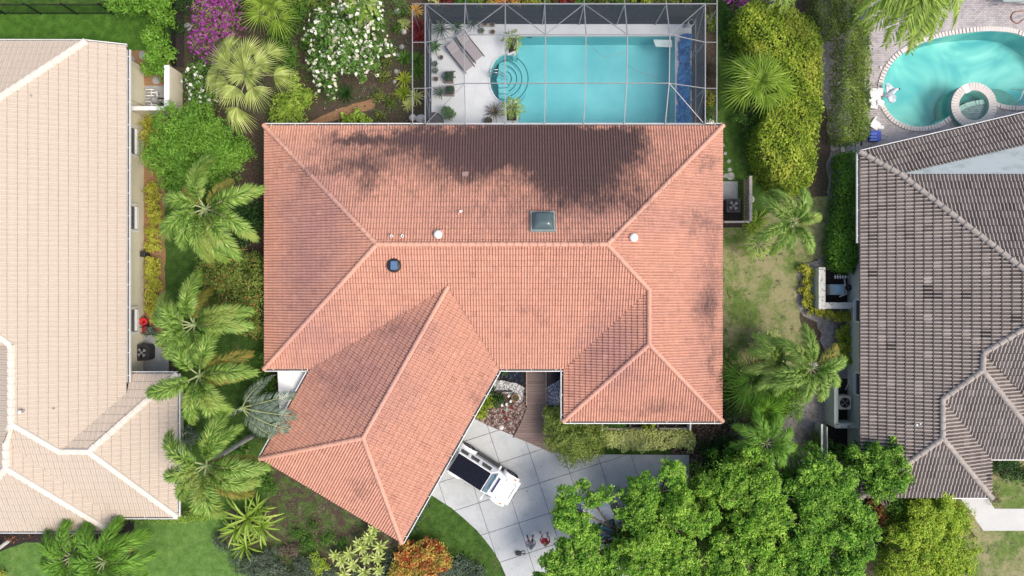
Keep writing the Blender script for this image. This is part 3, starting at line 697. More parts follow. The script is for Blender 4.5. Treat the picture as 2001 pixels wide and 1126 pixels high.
out_main = [nw, sw, gA, gsw, gse, gB, cse, wsw, se, ne]
wm = inset(out_main, .65); walls_of(hm, wm, ZE - .05, 'white')
m = MB().prism(inset(out_main, .02), ZE - .17, ZE - .13, bot=True, top=True, side=False); m.build('soffit', MT['white'], hm)
# openings on the walls one could see from a step to the side
def win(house, c, w, h, axis, frame='white', glass='glass', sill=None, depth=.1, t=.09):
    """window: frame and pane; axis = outward unit vector"""
    o = Vector((*axis, 0)); d = Vector((-o.y, o.x, 0)); c = Vector(c); fm = MB()
    for sgn in (-1, 1): fm.bar(c + d * sgn * (w / 2 + t / 2) - Vector((0, 0, h / 2 + t)), c + d * sgn * (w / 2 + t / 2) + Vector((0, 0, h / 2 + t)), depth, t)
    for sgn in (-1, 1): fm.bar(c + d * (-w / 2) + Vector((0, 0, sgn * (h / 2 + t / 2))), c + d * (w / 2) + Vector((0, 0, sgn * (h / 2 + t / 2))), depth if sgn > 0 else depth + .16, t)
    f = fm.build('window', MT[frame], house)
    MB().box(c - o * .02, (w if abs(o.y) > .5 else .02, .02 if abs(o.y) > .5 else w, h)).build('pane', MT[glass], f); return f
for x in (-10, -5): win(hm, (x, wm[0][1] + .12, 1.4), 1.6, 1.1, (0, 1))
for y_ in (6, 0, -6): win(hm, (max(p[0] for p in wm) + .12, y_, 1.4), 1.5, 1.1, (1, 0))
for y_ in (6, 0): win(hm, (min(p[0] for p in inset([nw, sw, se, ne], .65)) - .12, y_, 1.4), 1.5, 1.1, (-1, 0))
# garage door on the driveway side
gd = Vector((gse[0] - gB[0], gse[1] - gB[1])).normalized(); gn = Vector((-gd.y, gd.x)); gn = gn if gn.x > 0 else -gn
cen = Vector(gB[:2]) + gd * 5.4 - gn * .52; door = None
for i in range(4):
    mm = MB().box((cen.x, cen.y, .32 + i * .54), (4.9, .05, .52), rz=math.atan2(gd.y, gd.x))
    door = door or empty('garage_door', (cen.x, cen.y, 0), 'x', 'x')
    if i == 0:
        door.parent = hm; door.location = Vector((cen.x, cen.y, 0)) - absloc(hm); del door['label']; del door['category']
    mm.build('panel', MT['white'], door)
# white flat cover beside the garage
cov = empty('patio_cover', P(570, 770, 2.2), 'white flat patio cover in the corner between the main roof and the garage roof', 'patio cover')
cvp = [Pxy(541, 700, 2.3), Pxy(625, 700, 2.3), Pxy(625, 735, 2.3), Pxy(548, 845, 2.3)]
MB().prism(cvp, 2.2, 2.3, bot=True).build('panel', MT['white'], cov); MB().bar((*cvp[0], 2.1), (*cvp[3], 2.1), .08, .16).build('beam', MT['white'], cov)
for q in (cvp[0], cvp[3]): MB().bar((*q, 0), (*q, 2.15), .1, .1).build('post', MT['white'], cov)
# things on the main roof
def roof_at(pl, px, py): return Vector(on(pl, px, py))
def round_vent(px, py, pl, label, mat='white', r=.22):
    v = roof_at(pl, px, py); t = empty('roof_vent', v, label, 'roof vent', 'round vents on the salmon roof')
    MB().lathe(v, [(r * .55, -.05), (r * .55, .2)], 12).build('pipe', MT[mat], t)
    MB().lathe(v + Vector((0, 0, .2)), [(r * 1.05, 0), (r, .06), (r * .8, .12), (r * .35, .155), (.001, .16)], 18).build('cap', MT[mat], t)
    MB().box(v + Vector((0, 0, .05)), (.5, .5, .02)).build('flashing', MT['roof_main'], t); return t
round_vent(857, 459, N_, 'round white vent cap on the north slope just above the main ridge'); round_vent(1237, 465, D_, 'round white vent cap near the eastern hip of the salmon roof')
for px, lab in ((767, 'small white pipe vent on the salmon roof, nearer the western hip'), (788, 'small white pipe vent on the salmon roof, beside the round white vent cap')):
    v = roof_at(N_, px, 462); o = MB().lathe(v, [(.07, -.1), (.07, .28), (.085, .28), (.085, .33), (.05, .33), (.045, .1)], 10).build('pipe_vent', MT['white']); tag(o, lab, 'pipe vent', 'small pipe vents')
v = roof_at(N_, 899, 414); tag(MB().tube([v, v + Vector((0, 0, .2))], .06, 8).box(v + Vector((.06, 0, .2)), (.14, .1, .06)).build('pipe_vent', MT['white']), 'tiny white pipe vent alone in the middle of the north slope', 'pipe vent', 'small pipe vents')
v = roof_at(C_, 771, 519); t = empty('attic_fan', v, 'round black attic fan with blue solar panel on the south slope', 'roof fan')
MB().lathe(v, [(.3, 0), (.3, .16), (.38, .17), (.36, .25), (.2, .29), (.001, .3)], 20).build('housing', MT['black_plastic'], t)
n = NT('solar_cells'); bt = n.n('ShaderNodeTexBrick'); bt.offset = 0; n.l(n.pos(), bt.inputs['Vector']); bt.inputs['Scale'].default_value = 1; bt.inputs['Brick Width'].default_value = .09; bt.inputs['Row Height'].default_value = .07; bt.inputs['Mortar Size'].default_value = .006
bt.inputs['Color1'].default_value = (.03, .09, .2, 1); bt.inputs['Color2'].default_value = (.05, .13, .26, 1); bt.inputs['Mortar'].default_value = (.2, .27, .35, 1); n.base(bt.outputs['Color']).p(Roughness=.15); MT['solar'] = n.m
MB().box(v + Vector((.02, 0, .33)), (.34, .44, .03)).build('solar_panel', MT['solar'], t)
v = roof_at(N_, 1060.5, 436); t = empty('skylight', v, 'domed grey skylight in a pale metal frame on the north slope', 'skylight')
nx = Vector((-N_.a, -N_.b, 1)).normalized(); Mq = nx.to_track_quat('Z', 'Y').to_matrix(); fm = MB()
hw, hh = .60, .53
for (a, b, c, d) in ((0, hh, 2 * hw + .1, .07), (0, -hh, 2 * hw + .1, .07), (hw, 0, .07, 2 * hh - .07), (-hw, 0, .07, 2 * hh - .07)): fm.box(v + Mq @ Vector((a, b, .14)), (c, d, .22), M_=Mq)
fm.build('frame', simple('skylight_frame', (.3, .37, .36), .5, .3), t)
n = NT('skylight_dome_acrylic'); n.base((.07, .105, .11)).p(Roughness=.1); dm = MB(); vs_ = []; fs = []; K = 12
for i in range(K + 1):
    for j in range(K + 1):
        a, b = -1 + 2 * i / K, -1 + 2 * j / K; vs_.append(v + Mq @ Vector((a * (hw - .03), b * (hh - .03), .22 + .42 * (1 - a ** 4) ** .7 * (1 - b ** 4) ** .7)))
for i in range(K):
    for j in range(K): q = i * (K + 1) + j; fs.append((q, q + K + 1, q + K + 2, q + 1))
dm.add(vs_, fs, 0, True).build('dome', n.m, t)
for px, py, pl, lab in ((909, 341, N_, 'lone pale replacement tile patch lying in the black stained north slope'),):
    v = roof_at(pl, px, py) + Vector((0, 0, .1)); tag(MB().box(v, (.32, .3, .025), M_=Mq).build('roof_patch', simple('dull_pink_patch', (.3, .2, .18), .8)), lab, 'roof patch')

# ---- the pale beige house on the left
hl = empty('house', P(120, 560), 'neighbouring house with pale beige flat tiled roof and cream east wall', 'house')
E1 = Pl((248, 130), (248, 740), 2.7, m_, (100, 500)); NL = Pl((0, 80), (168, 80), 3.45, .40, (60, 400)); Z2 = 2.3
NWg = Pl((250, 730), (345, 730), Z2, m_, (280, 850)); EW = Pl((347, 730), (347, 1008), Z2, m_, (250, 880)); SWg = Pl((220, 1010), (345, 1010), Z2, m_, (280, 850))
E2 = Pl((218, 975), (218, 1037), Z2, m_, (60, 950)); S2 = Pl((0, 1038), (218, 1038), Z2, .445, (60, 900))
def xpl(x0, z0, ax, m):
    p = Pl((0, 0), (0, 10), 0, 1, (10, 0)); p.a, p.b = ax[0] * m, ax[1] * m; p.up = Vector(ax); p.u = Vector((ax[1], -ax[0])); p.p = Vector((x0[0], x0[1], 0)); p.c = z0 - p.a * x0[0] - p.b * x0[1]; p.m = m; return p
a22 = on(E1, 22, 828); a21 = on(E1, 22, 675); XR = -31.0; zR = E1.z(XR, 0)
W3 = xpl((a21[0], 0), a21[2], (1, 0), m_); S0 = xpl((0, a21[1]), a21[2], (0, 1), m_); W0 = xpl((XR, 0), zR, (1, 0), m_)
W0.a, W0.b = m_, 0
hipN = meet(E1, NL, Flat(zR)); hN = (XR, hipN[1], zR); c170 = on(E1, 168, 81)
rS = meet(E1, S0, Flat(zR)); rS = (XR, rS[1], zR)
wr0, wr1 = meet(NWg, SWg, E1), meet(NWg, SWg, EW); vt = (E1.p.x, 0, 0)
vcorner = meet(E1, NWg, Flat(2.7)); ne2 = meet(NWg, EW, Flat(Z2)); se2 = meet(EW, SWg, Flat(Z2)); hipS = meet(E1, SWg, W3)
e2s = meet(E2, S2, Flat(Z2)); g2r = on(E2, 12, 915); g2x = g2r[0]; W4 = xpl((g2x, 0), g2r[2], (1, 0), m_)
vx = meet(E2, SWg, Flat(Z2 + .01)); g2t = (g2x, (g2r[2] - SWg.c) / SWg.b, g2r[2]); g2r = meet(E2, S2, W4)
nwb = (on(E1, 250, 91)[0] + .02, c170[1], 0)
farN = (-33.5, NL.p.y, 0)
fl = [(E1, [(E1.p.x, c170[1]), c170[:2], (XR, hN[1]), (XR, rS[1]), a21[:2], a22[:2], wr0[:2], vcorner[:2], (E1.p.x, vcorner[1] + .0)]),
      (NL, [c170[:2], (-40, c170[1]), (XR - .2 - (hN[1] - 0) * 0, hN[1]) if 0 else (XR, hN[1])]),
      (S0, [(XR, rS[1]), a21[:2], (a21[0] - 4.2, a21[1] - 0), (XR - 3, a21[1])]),
      (W3, [a21[:2], a22[:2], (a22[0] - .6, a22[1] - 1.1), (a22[0] - 4, a22[1] - 1.1), (a21[0] - 4, a21[1])]),
      (NWg, [(E1.p.x + .0, ne2[1]), ne2[:2], wr1[:2], wr0[:2], vcorner[:2]]), (EW, [ne2[:2], se2[:2], wr1[:2]]),
      (SWg, [se2[:2], (E2.p.x, se2[1]), vx[:2], g2t[:2], a22[:2], wr0[:2], wr1[:2]]),
      (E2, [(E2.p.x, vx[1]), (E2.p.x, e2s[1]), g2r[:2], g2t[:2]]),
      (S2, [e2s[:2], (-34, e2s[1]), (g2r[0] - 0, g2r[1])]),
      (W4, [(g2x, g2t[1] + .0), g2r[:2], (g2x - 4, g2r[1] - 2.5), (g2x - 4, g2t[1])])]
print('left px', [pxof(v) for v in (c170, a21, a22, wr0, wr1, vcorner, ne2, se2, vx, g2t, g2r, e2s)])
roofL = deck_of(hl, fl).build('roof', MT['deck_under'], hl)
tl = Tiler(roofL, MT['roof_left'], .27, .43, 2, .014, .022, flat=False, single_center=(-22.5, -2), bond=0, xlim=(-32.5, 0), gap=.012, dirt=0)
for pl, poly in fl: tl.face(pl, poly)
tl.finish()
cL = MT['roof_left_cap']
def lift(p, z=None): return (p[0], p[1], p[2] if z is None else z)
for a, b in ((c170, (XR, hN[1], zR)), ((XR, rS[1], zR), a21), (a21, a22), (a22, wr0), (a22, g2t), (wr0, wr1), (wr1, ne2), (wr1, se2), (g2t, g2r), (g2r, e2s), (g2r, (-31, g2r[1] - 3.6, g2r[2] - 1.6))):
    ridge(roofL, a, b, cL, .175, .42, flatcap=True)
gutter(hl, (E1.p.x, c170[1] - .2, 2.7), (E1.p.x, vcorner[1] + .6, 2.7), (1, 0), .13); gutter(hl, (EW.p.x, ne2[1], Z2), (EW.p.x, se2[1], Z2), (1, 0), .08)
gutter(hl, (E2.p.x, se2[1], Z2), se2, (0, -1), .08); gutter(hl, (-36, e2s[1], Z2), e2s, (0, -1), .08); gutter(hl, (E2.p.x, se2[1], Z2), e2s, (1, 0), .08); gutter(hl, (E1.p.x, ne2[1], Z2), ne2, (0, 1), .06)
gutter(hl, (-36, NL.p.y, 3.45), c170, (0, 1), .06); gutter(hl, c170, (E1.p.x, c170[1], 2.72), (0, 1), .05)
XW = -21.9
wl = [(-40, 12.7), (-40, e2s[1] + .7), (E2.p.x - .7, e2s[1] + .7), (E2.p.x - .7, se2[1] + .7), (-19.55, se2[1] + .7), (-19.55, ne2[1] - .5), (XW, ne2[1] - .5), (XW, 12.7)]
for i in range(len(wl)):
    a, b = wl[i], wl[(i + 1) % len(wl)]; zt = 2.15 if (a[1] < -4 or b[1] < -4) and i not in (0,) else 2.6
    ang = math.atan2(b[1] - a[1], b[0] - a[0]); L = math.dist(a, b)
    if i == 6: zt = 2.6
    MB().box(((a[0] + b[0]) / 2, (a[1] + b[1]) / 2, zt / 2), (L, .2, zt), rz=ang).build('wall', MT['cream'], hl)
# rounded bay on the east wall near its north end
by0, by1 = (CY - 167) / S, (CY - 208) / S
m = MB(); pts = [(XW, by0 + 1.1), (XW + .12, by0 + .2), (XW + .2, (by0 + by1) / 2), (XW + .2, by1), (XW, by1)]; m.prism(ccw(pts), 0, 2.62).build('bay_wall', MT['cream'], hl)
for (y0, y1) in ((250, 300), (403, 447), (605, 647)):
    k = (H - 1.3) / H / S; Y0, Y1 = (CY - y0) * k, (CY - y1) * k; win(hl, (XW + .12, (Y0 + Y1) / 2, 1.5), abs(Y0 - Y1), .95, (1, 0), t=.22)
v = on(E1, 184, 0)
for px, py, lab, pl in ((48, 803, 'small white pipe vent on the beige roof', E1),):
    v = roof_at(pl, px, py); tag(MB().lathe(v, [(.08, -.1), (.08, .35), (.1, .35), (.1, .42), (.001, .43)], 10).build('pipe_vent', MT['white']), lab, 'pipe vent')
for px, py in ((63, 188), (107, 798)):
    v = roof_at(E1, px, py) + Vector((0, 0, .06)); tag(MB().lathe(v, [(.05, 0), (.05, .07), (.001, .09)], 8).build('roof_anchor', MT['grey']), 'tiny dark peg on the beige roof, ' + ('at its upper left' if py < 500 else 'beside the white pipe vent'), 'roof peg')

# ---- the grey mauve house on the right
hr = empty('house', P(1850, 620), 'neighbouring house with weathered grey mauve barrel tile roof', 'house')
RW = Pl((1679, 300), (1679, 970), 2.7, m_, (1800, 500)); RN1 = Pl((1677, 298), (2001, 222), 2.7, .41, (1850, 330)); RN2 = xpl((0, 6.14), 3.42, (0, -1), m_)
RS = Pl((1700, 972), (1935, 972), 2.7, .395, (1840, 900)); RE = Pl((1936, 897), (1936, 972), 2.7, m_ + .01, (1850, 940)); RS2 = Pl((1938, 897), (2001, 897), 2.7, .40, (1950, 800))
q1 = meet(RW, RN1, Flat(2.7)); q2 = meet(RW, RN1, RN2); zt_ = 3.42; 
rgA = meet(RW, RE, RS); rgB = meet(RW, RE, RS2); XR2 = 27.6; zR2 = RW.z(XR2, 0)
j1 = on(RW, 1918, 722); j0 = on(RW, 1920, 690); RE2 = xpl((j1[0], 0), j1[2], (-1, 0), m_); RS3 = xpl((0, j0[1]), j0[2], (0, 1), .48)
cW = meet(RW, RS, Flat(2.7)); cE = meet(RS, RE, Flat(2.7)); vE = meet(RE, RS2, Flat(2.701)); e2b = (35, None)
hipa = (XR2, (zR2 - RN2.c) / RN2.b, zR2); hipb = meet(RW, RS3, Flat(zR2)); hipb = (XR2, hipb[1], zR2)
zz = 3.42; far2 = 36
l1 = [q2[:2], (far2, RN1.p.y + (far2 - RN1.p.x) * .235 - 1.78)]
y_n1 = lambda x, z: (z - RN1.c - RN1.a * x) / RN1.b
j1 = meet(RW, RE2, RS2)
fr = [(RW, [q1[:2], q2[:2], hipa[:2], hipb[:2], j0[:2], j1[:2], rgB[:2], rgA[:2], cW[:2]]),
      (RN1, [q1[:2], (36, y_n1(36, 2.7)), (36, y_n1(36, 3.42)), q2[:2]]),
      (RN2, [q2[:2], (36, q2[1]), (36, hipa[1]), hipa[:2]]),
      (RS, [cW[:2], cE[:2], rgA[:2]]), (RE, [cE[:2], vE[:2], rgB[:2], rgA[:2]]),
      (RS2, [vE[:2], (j1[0] + 5.2, RS2.p.y), j1[:2], rgB[:2]]),
      (RE2, [j0[:2], j1[:2], (j1[0] + 5.2, RS2.p.y), (j1[0] + 5.2, j0[1] - 4.2)]),
      (RS3, [j0[:2], (j1[0] + 5.2, j0[1] - 4.2), (36, j0[1] - 4.2), (36, hipb[1]), hipb[:2]])]
print('right px', [pxof(v) for v in (q1, q2, hipa, hipb, j0, j1, rgB, rgA, cW, cE, vE)])
roofR = deck_of(hr, fr).build('roof', MT['deck_under'], hr)
tl = Tiler(roofR, MT['roof_right'], .40, .41, 2, .085, .05, single_center=(21.8, -2), bond=0, xlim=(0, 30.5), tv=.045, gap=.022, dirt=.42)  # dirt: channel grime plus painted-in shade between the ribs
for pl, poly in fr: tl.face(pl, poly)
tl.finish()
cR = MT['roof_right_cap']
for a, b in ((q1, q2), (q2, hipa), (hipb, j0), (j0, j1), (j1, rgB), (rgB, rgA), (rgA, cW), (rgA, cE), (j1, (j1[0] + 4, j1[1] - 3.9, RS2.z(0, j1[1] - 3.9)))): ridge(roofR, a, b, cR, .145, .45)
MB().prism(ccw([q2[:2], (36, y_n1(36, 3.42)), (36, q2[1])]), 3.38, 3.43).build('flat_roof', MT['flat_roof'], hr)
gutter(hr, q1, (36, y_n1(36, 2.7), 2.7), (-RN1.up.x, -RN1.up.y), .05); gutter(hr, q1, (q1[0], P(1677, 475, 2.7).y, 2.7), (-1, 0), .09); gutter(hr, (P(1860, 972, 2.7).x, cE[1], 2.7), cE, (0, -1), .03); gutter(hr, vE, (36, vE[1], 2.7), (0, -1), .03)
wr_ = [(19.95, 6.9), (19.95, -10.8), (25.8, -10.8), (25.8, -8.8), (36, -8.8), (36, 10.6)]
walls_of(hr, wr_, 2.6, 'pale_wall')
for y_ in (4.5, -1.3, -5.5): win(hr, (19.95 - .12, y_, 1.5), 1.2, .8, (-1, 0))
for px, py in ((1787, 829),):
    v = roof_at(RW, px, py); tag(MB().tube([v, v + Vector((0, 0, .25))], .06, 8).tube([v + Vector((.22, .05, 0)), v + Vector((.22, .05, .2))], .045, 8).build('pipe_vent', MT['white']), 'pair of small white pipe stubs low on the grey mauve roof', 'pipe vent')
# ------------------------------------------------------------------ pool, deck and screen cage behind the main house
ke = 2.95
XL, XRt = P(831, 0, ke).x, P(1378, 0, ke).x; YT, YB = P(0, 8, ke).y, P(0, 244, 2.72).y
deck = structure('pool_deck', [(XL, YB - 1.0), (XRt, YB - 1.0), (XRt, YT), (XL, YT)], .04, 'deckwhite', holes=[POOL], thick=.04)
pool = empty('swimming_pool', P(1160, 155), 'rectangular turquoise swimming pool with rounded step bay under the screen cage', 'pool')
m = MB().prism(POOL, -1.45, -1.40).prism(POOL, -1.4, .045, top=False); m.build('basin', MT['plaster'], pool)
MB().prism(POOL, -.1, -.1).build('water', MT['water'], pool)
n = NT('pool_cope_tile'); n.base((.5, .56, .58)).p(Roughness=.6)
cp = MB(); Pn = ccw(POOL)
for i in range(len(Pn)):
    a, b = Vector((*Pn[i], .06)), Vector((*Pn[(i + 1) % len(Pn)], .06)); d = (b - a).normalized(); cp.bar(a + Vector((d.y, -d.x, 0)) * .06, b + Vector((d.y, -d.x, 0)) * .06, .11, .045)
cp.build('coping', n.m, pool)
for k, rr in enumerate((17, 27, 37, 49)):
    c = (990, 154); z = -.25 - .22 * k
    arc = [(c[0] - 8 + rr * 1.02 * math.cos(t), c[1] + rr * math.sin(t)) for t in np.linspace(-1.25 if k else -1.0, 1.15 if k else .9, 16)]
    back_ = [(c[0] - 22, c[1] + rr * .6 if k else c[1] + 10), (c[0] - 22, c[1] - rr * .6 if k else c[1] - 10)]
    poly = ccw(pp(arc + [(975, 154 + min(40, rr * .9)), (970, 154), (975, 154 - min(40, rr * .9))]))
    MB().prism(poly, -1.4, z).build('step', MT['plaster'], pool)
    e = MB(); 
    for q in range(len(arc) - 1): e.bar(P(*arc[q], z + .005), P(*arc[q + 1], z + .005), .055, .02)
    e.build('step_edge', MT['step_edge'], pool)
for sx in (72.5, ):
    MB().box(P(1035, 73.5, -.03), (.28, .03, .05)).build('skimmer', MT['black_plastic'], pool)
rail = empty('pool_handrail', P(968, 149), 'steel handrail at the rounded pool steps', 'handrail')
for dy in (-.09, .09):
    a = P(957, 148, 0) + Vector((0, dy, 0)); b = P(990, 151, 0) + Vector((0, dy, 0))
    MB().tube([a, a + Vector((0, 0, .75)), a + Vector((.12, 0, .88)), a + Vector((.5, 0, .85)), b + Vector((-.1, 0, .2)), b + Vector((0, 0, -.3))], .024, 8).build('rail', MT['steel'], rail)
    MB().lathe(a + Vector((0, 0, .04)), [(.07, 0), (.06, .03), (.001, .03)], 12).build('foot_plate', MT['grey'], rail)
tag(MB().prism(pp([(1276, 78), (1313, 79), (1313, 93), (1281, 92)]), .0, .06, bot=True).build('floating_board', simple('pale_board', (.5, .62, .62), .5)), 'pale rectangular board floating in the top right corner of the rectangular pool', 'board')
hose = MB().tube([P(1150, 82, -.07), P(1165, 100, -.08), P(1180, 112, -.06), P(1195, 109, -.08), P(1212, 105, -.08), P(1224, 99, -.06)], .012, 6).tube([P(1228, 128, -.07), P(1250, 142, -.07), P(1275, 149, -.07), P(1285, 155, -.07)], .012, 6).build('pool_hose', MT['grey'])
tag(hose, 'thin pale hose floating across the rectangular pool', 'hose')
# crumpled blue cover along the right edge
def crumple(name, px, z0, h, mat, label, cat, seed, N1=14, N2=70):
    r = np.random.default_rng(seed); xs = np.linspace(0, 1, N1); ys = np.linspace(0, 1, N2); V = []
    ph = r.random(12) * 6.28
    for j, t in enumerate(ys):
        l = px(t); 
        for i, s_ in enumerate(xs):
            x = l[0] + (l[1] - l[0]) * s_; y = l[2]
            e = max(0, math.sin(math.pi * s_)) ** .5
            hh = h * e * (.55 + .25 * math.sin(t * 31 + ph[0] + 3 * s_) + .2 * math.sin(t * 57 + s_ * 9 + ph[1]) + .25 * abs(math.sin(t * 17 + s_ * 13 + ph[2]))) + r.normal(0, .035) * e
            v = P(x, y, 0); V.append((v.x + r.normal(0, .02), v.y + r.normal(0, .02), z0 + max(0, hh)))
    F = [(j * N1 + i, j * N1 + i + 1, (j + 1) * N1 + i + 1, (j + 1) * N1 + i) for j in range(N2 - 1) for i in range(N1 - 1)]
    o = bpy.data.objects.new(name, np_mesh(name, V, F, mat, smooth=False)); link(o); return tag(o, label, cat)
def tl_(t):
    y = 70 + 174 * t; l = 1322 + 3.5 * math.sin(t * 9) + (4 if .28 < t < .6 else 0) - (5 if t > .78 else 0) + (6 if t < .08 else 0); r_ = 1350 + 2 * math.sin(t * 14 + 1); return (l, r_, y)
crumple('pool_cover', tl_, .05, .5, MT['tarp'], 'crumpled blue pool cover heaped along the right edge of the rectangular pool', 'pool cover', 5)
# cage
cage = empty('screen_cage', P(1105, 125), 'white framed pool screen cage attached behind the main house', 'pool cage')
Zf, Z3 = 3.86, 3.68
cols = [907, 987, 1066, 1145, 1226, 1309]; cX = [P(x, 0, Zf).x for x in cols]; Y68, Y163 = P(0, 68, Zf).y, P(0, 163, Z3).y; Zb = 2.72
eY = [YT, YT]
def bm_(a, b, w=.085, h=.1, mat='alu'):
    w *= .6; h *= .7
    return MB().bar(a, b, w, h).build('beam', MT[mat], cage)
for i, x in enumerate(cX):
    bm_((x, YT, ke), (x, Y68, Zf)); bm_((x, Y68, Zf), (x, Y163, Z3)); bm_((x, Y163, Z3), (x, YB, Zb), .08)
    bm_((x, YT + .55, ke), (x, YT, ke), .06, .08); MB().bar((x, YT - .02, 0), (x, YT - .02, ke), .06, .06).build('post', MT['alu_dark'], cage)
for x in (XL, XRt):
    bm_((x, YT, ke), (x, YB, ke), .09, .12)
    for y_ in (YT, P(0, 83, ke).y, P(0, 173, ke).y): MB().bar((x, y_, 0), (x, y_, ke - .05), .07, .07).build('post', MT['alu_dark'], cage)
bm_((XL, YT, ke), (XRt, YT, ke), .09, .12); bm_((XL, YB, Zb + .05), (XRt, YB, Zb + .05), .08, .1)
for i in range(5): bm_((cX[i], Y68, Zf), (cX[i + 1], Y68, Zf), .07); bm_((cX[i], Y163, Z3), (cX[i + 1], Y163, Z3), .07)
yl1, yl2 = P(0, 83, ke).y, P(0, 173, ke).y
for x, c in ((XL, cX[0]), (XRt, cX[5])):
    bm_((c, Y68, Zf), (x, yl1, ke), .06, mat='alu' if x > 0 else 'alu_dark'); bm_((c, Y163, Z3), (x, yl2, ke), .06, mat='alu' if x > 0 else 'alu_dark')
    bm_((x, YT, ke), (c, Y68, Zf), .05, .06); bm_((c, Y163, Z3), (x, YB, Zb + .1), .05, .06)
for a, b in ((1, 0), (1, 2), (3, 2), (3, 4)): bm_((cX[a], YT, ke), (cX[b], Y68, Zf), .05, .06)
# diagonal wall braces and kick rail
for x in (XL, XRt):
    for a, b in ((YT, yl1), (yl1, yl2), (yl2, YB)):
        MB().bar((x, a, 1.0), (x, b, 1.0), .04, .05).build('rail', MT['alu_dark'], cage)
    MB().bar((x, yl2, ke), (x, YB + .2, .2), .04, .04).build('brace', MT['alu_dark'], cage); MB().bar((x, YT, ke), (x, yl1, .2), .04, .04).build('brace', MT['alu_dark'], cage)
for z in (.45, 1.0): MB().bar((XL, YT, z), (XRt, YT, z), .04, .06).build('rail', MT['black'], cage)
# outer rails with rungs, clear of the screen
for x, sgn, xt in ((806, -1, XL), (1401, 1, XRt)):
    X = P(x, 0, ke).x; bm_((X, YT - .3 if sgn < 0 else YT + .4, ke), (X, YB, ke - .05), .08, .1)
    for y_ in ((yl1, yl2) if 1 else ()): bm_((xt, y_, ke), (X, y_, ke), .05)
    bm_((xt, YT, ke), (X, YT, ke), .05)
    MB().bar((X, YT - .3, 0), (X, YT - .3, ke), .06, .06).build('post', MT['alu_dark'], cage)
def pane(pts, mat, nm='screen_panel'): return MB().add(pts, [tuple(range(len(pts)))]).build(nm, MT[mat], cage)
for i in range(5):
    a, b = cX[i], cX[i + 1]
    pane([(a, YT, ke), (b, YT, ke), (b, Y68, Zf), (a, Y68, Zf)], 'screen_slope'); pane([(a, Y68, Zf), (b, Y68, Zf), (b, Y163, Z3), (a, Y163, Z3)], 'screen_roof'); pane([(a, Y163, Z3), (b, Y163, Z3), (b, YB, Zb), (a, YB, Zb)], 'screen_roof')
for x, c in ((XL, cX[0]), (XRt, cX[5])):
    pane([(x, YT, ke), (c, YT, ke), (c, Y68, Zf)], 'screen_slope'); pane([(x, YT, ke), (c, Y68, Zf), (x, yl1, ke)], 'screen_slope'); pane([(x, yl1, ke), (c, Y68, Zf), (c, Y163, Z3), (x, yl2, ke)], 'screen_slope')
    pane([(x, yl2, ke), (c, Y163, Z3), (x, YB, Zb)], 'screen_slope'); pane([(c, Y163, Z3), (c, YB, Zb), (x, YB, Zb)], 'screen_slope')
    pane([(x, YT, .05), (x, YB, .05), (x, YB, ke), (x, YT, ke)], 'screen_wall', 'wall_screen')
pane([(XL, YT, .05), (XRt, YT, .05), (XRt, YT, ke), (XL, YT, ke)], 'screen_wall', 'wall_screen')
# furniture on the deck
n = NT('sling_fabric'); n.base(n.ramp(n.noise(30, 2), [(.3, (.24, .22, .23)), (.7, (.34, .31, .32))])).p(Roughness=.8); MT['sling'] = n.m
def lounger(c, rz, label):
    t = empty('sun_lounger', c, label, 'sun lounger', 'sun loungers on the white pool deck', rz)
    for s in (-.32, .32):
        MB().tube([(-.95, s, .62), (-.35, s, .3), (.9, s, .3), (.98, s, .24)], .024, 8).build('side_rail', MT['black'], t, local=True)
        for x in (-.5, .75): MB().tube([(x, s, .3), (x + .06, s * 1.06, 0)], .018, 6).build('leg', MT['black'], t, local=True)
    MB().add([(-.9, -.3, .6), (-.35, -.3, .29), (-.35, .3, .29), (-.9, .3, .6)], [(0, 1, 2, 3)]).build('backrest', MT['sling'], t, local=True)
    MB().add([(-.34, -.3, .29), (.88, -.3, .29), (.88, .3, .29), (-.34, .3, .29)], [(0, 1, 2, 3)]).build('seat', MT['sling'], t, local=True)
    for x in (-.6, -.2, .2, .6): MB().bar((x, -.32, .27 if x > -.35 else .42), (x, .32, .27 if x > -.35 else .42), .02, .02).build('slat', MT['black'], t, local=True)
    return t
lounger(P(918, 92, .3), R(-51), 'grey sling sun lounger nearer the pool, turned diagonally on the white deck'); lounger(P(899, 112, .3), R(-51), 'grey sling sun lounger nearer the left screen wall, turned diagonally on the white deck')
for o in ('sun_lounger', 'sun_lounger.001'): bpy.data.objects[o].location.z = .04
def planter_box(px, py, w, d, h, label, mat='wood', rz=0):
    c = P(px, py, .04 + h); t = empty('planter', (c.x, c.y, .04), label, 'planter', 'potted plants on the pool deck', rz)
    m = MB(); 
    for (a, b, e, f) in ((0, d / 2, w, .03), (0, -d / 2, w, .03), (w / 2 - .015, 0, .03, d - .03), (-w / 2 + .015, 0, .03, d - .03)): m.box((a, b, h / 2), (e, f, h))
    m.build('box', MT[mat], t, local=True); MB().box((0, 0, h * .9), (w - .05, d - .05, .02)).build('soil', MT['soil'], t, local=True); return t
def pot(px, py, r, h, label, mat='terracotta', cat='plant pot', group='potted plants on the pool deck', z=.04):
    c = P(px, py, z + h); t = empty('plant_pot', (c.x, c.y, z), label, cat, group)
    MB().lathe((0, 0, 0), [(r * .7, 0), (r * .95, h * .85), (r * 1.05, h * .86), (r * 1.05, h), (r * .9, h), (r * .88, h * .88), (.001, h * .88)], 16).build('pot', MT[mat], t, local=True)
    MB().lathe((0, 0, 0), [(r * .88, h * .885), (.001, h * .89)], 16).build('soil', MT['soil'], t, local=True); return t
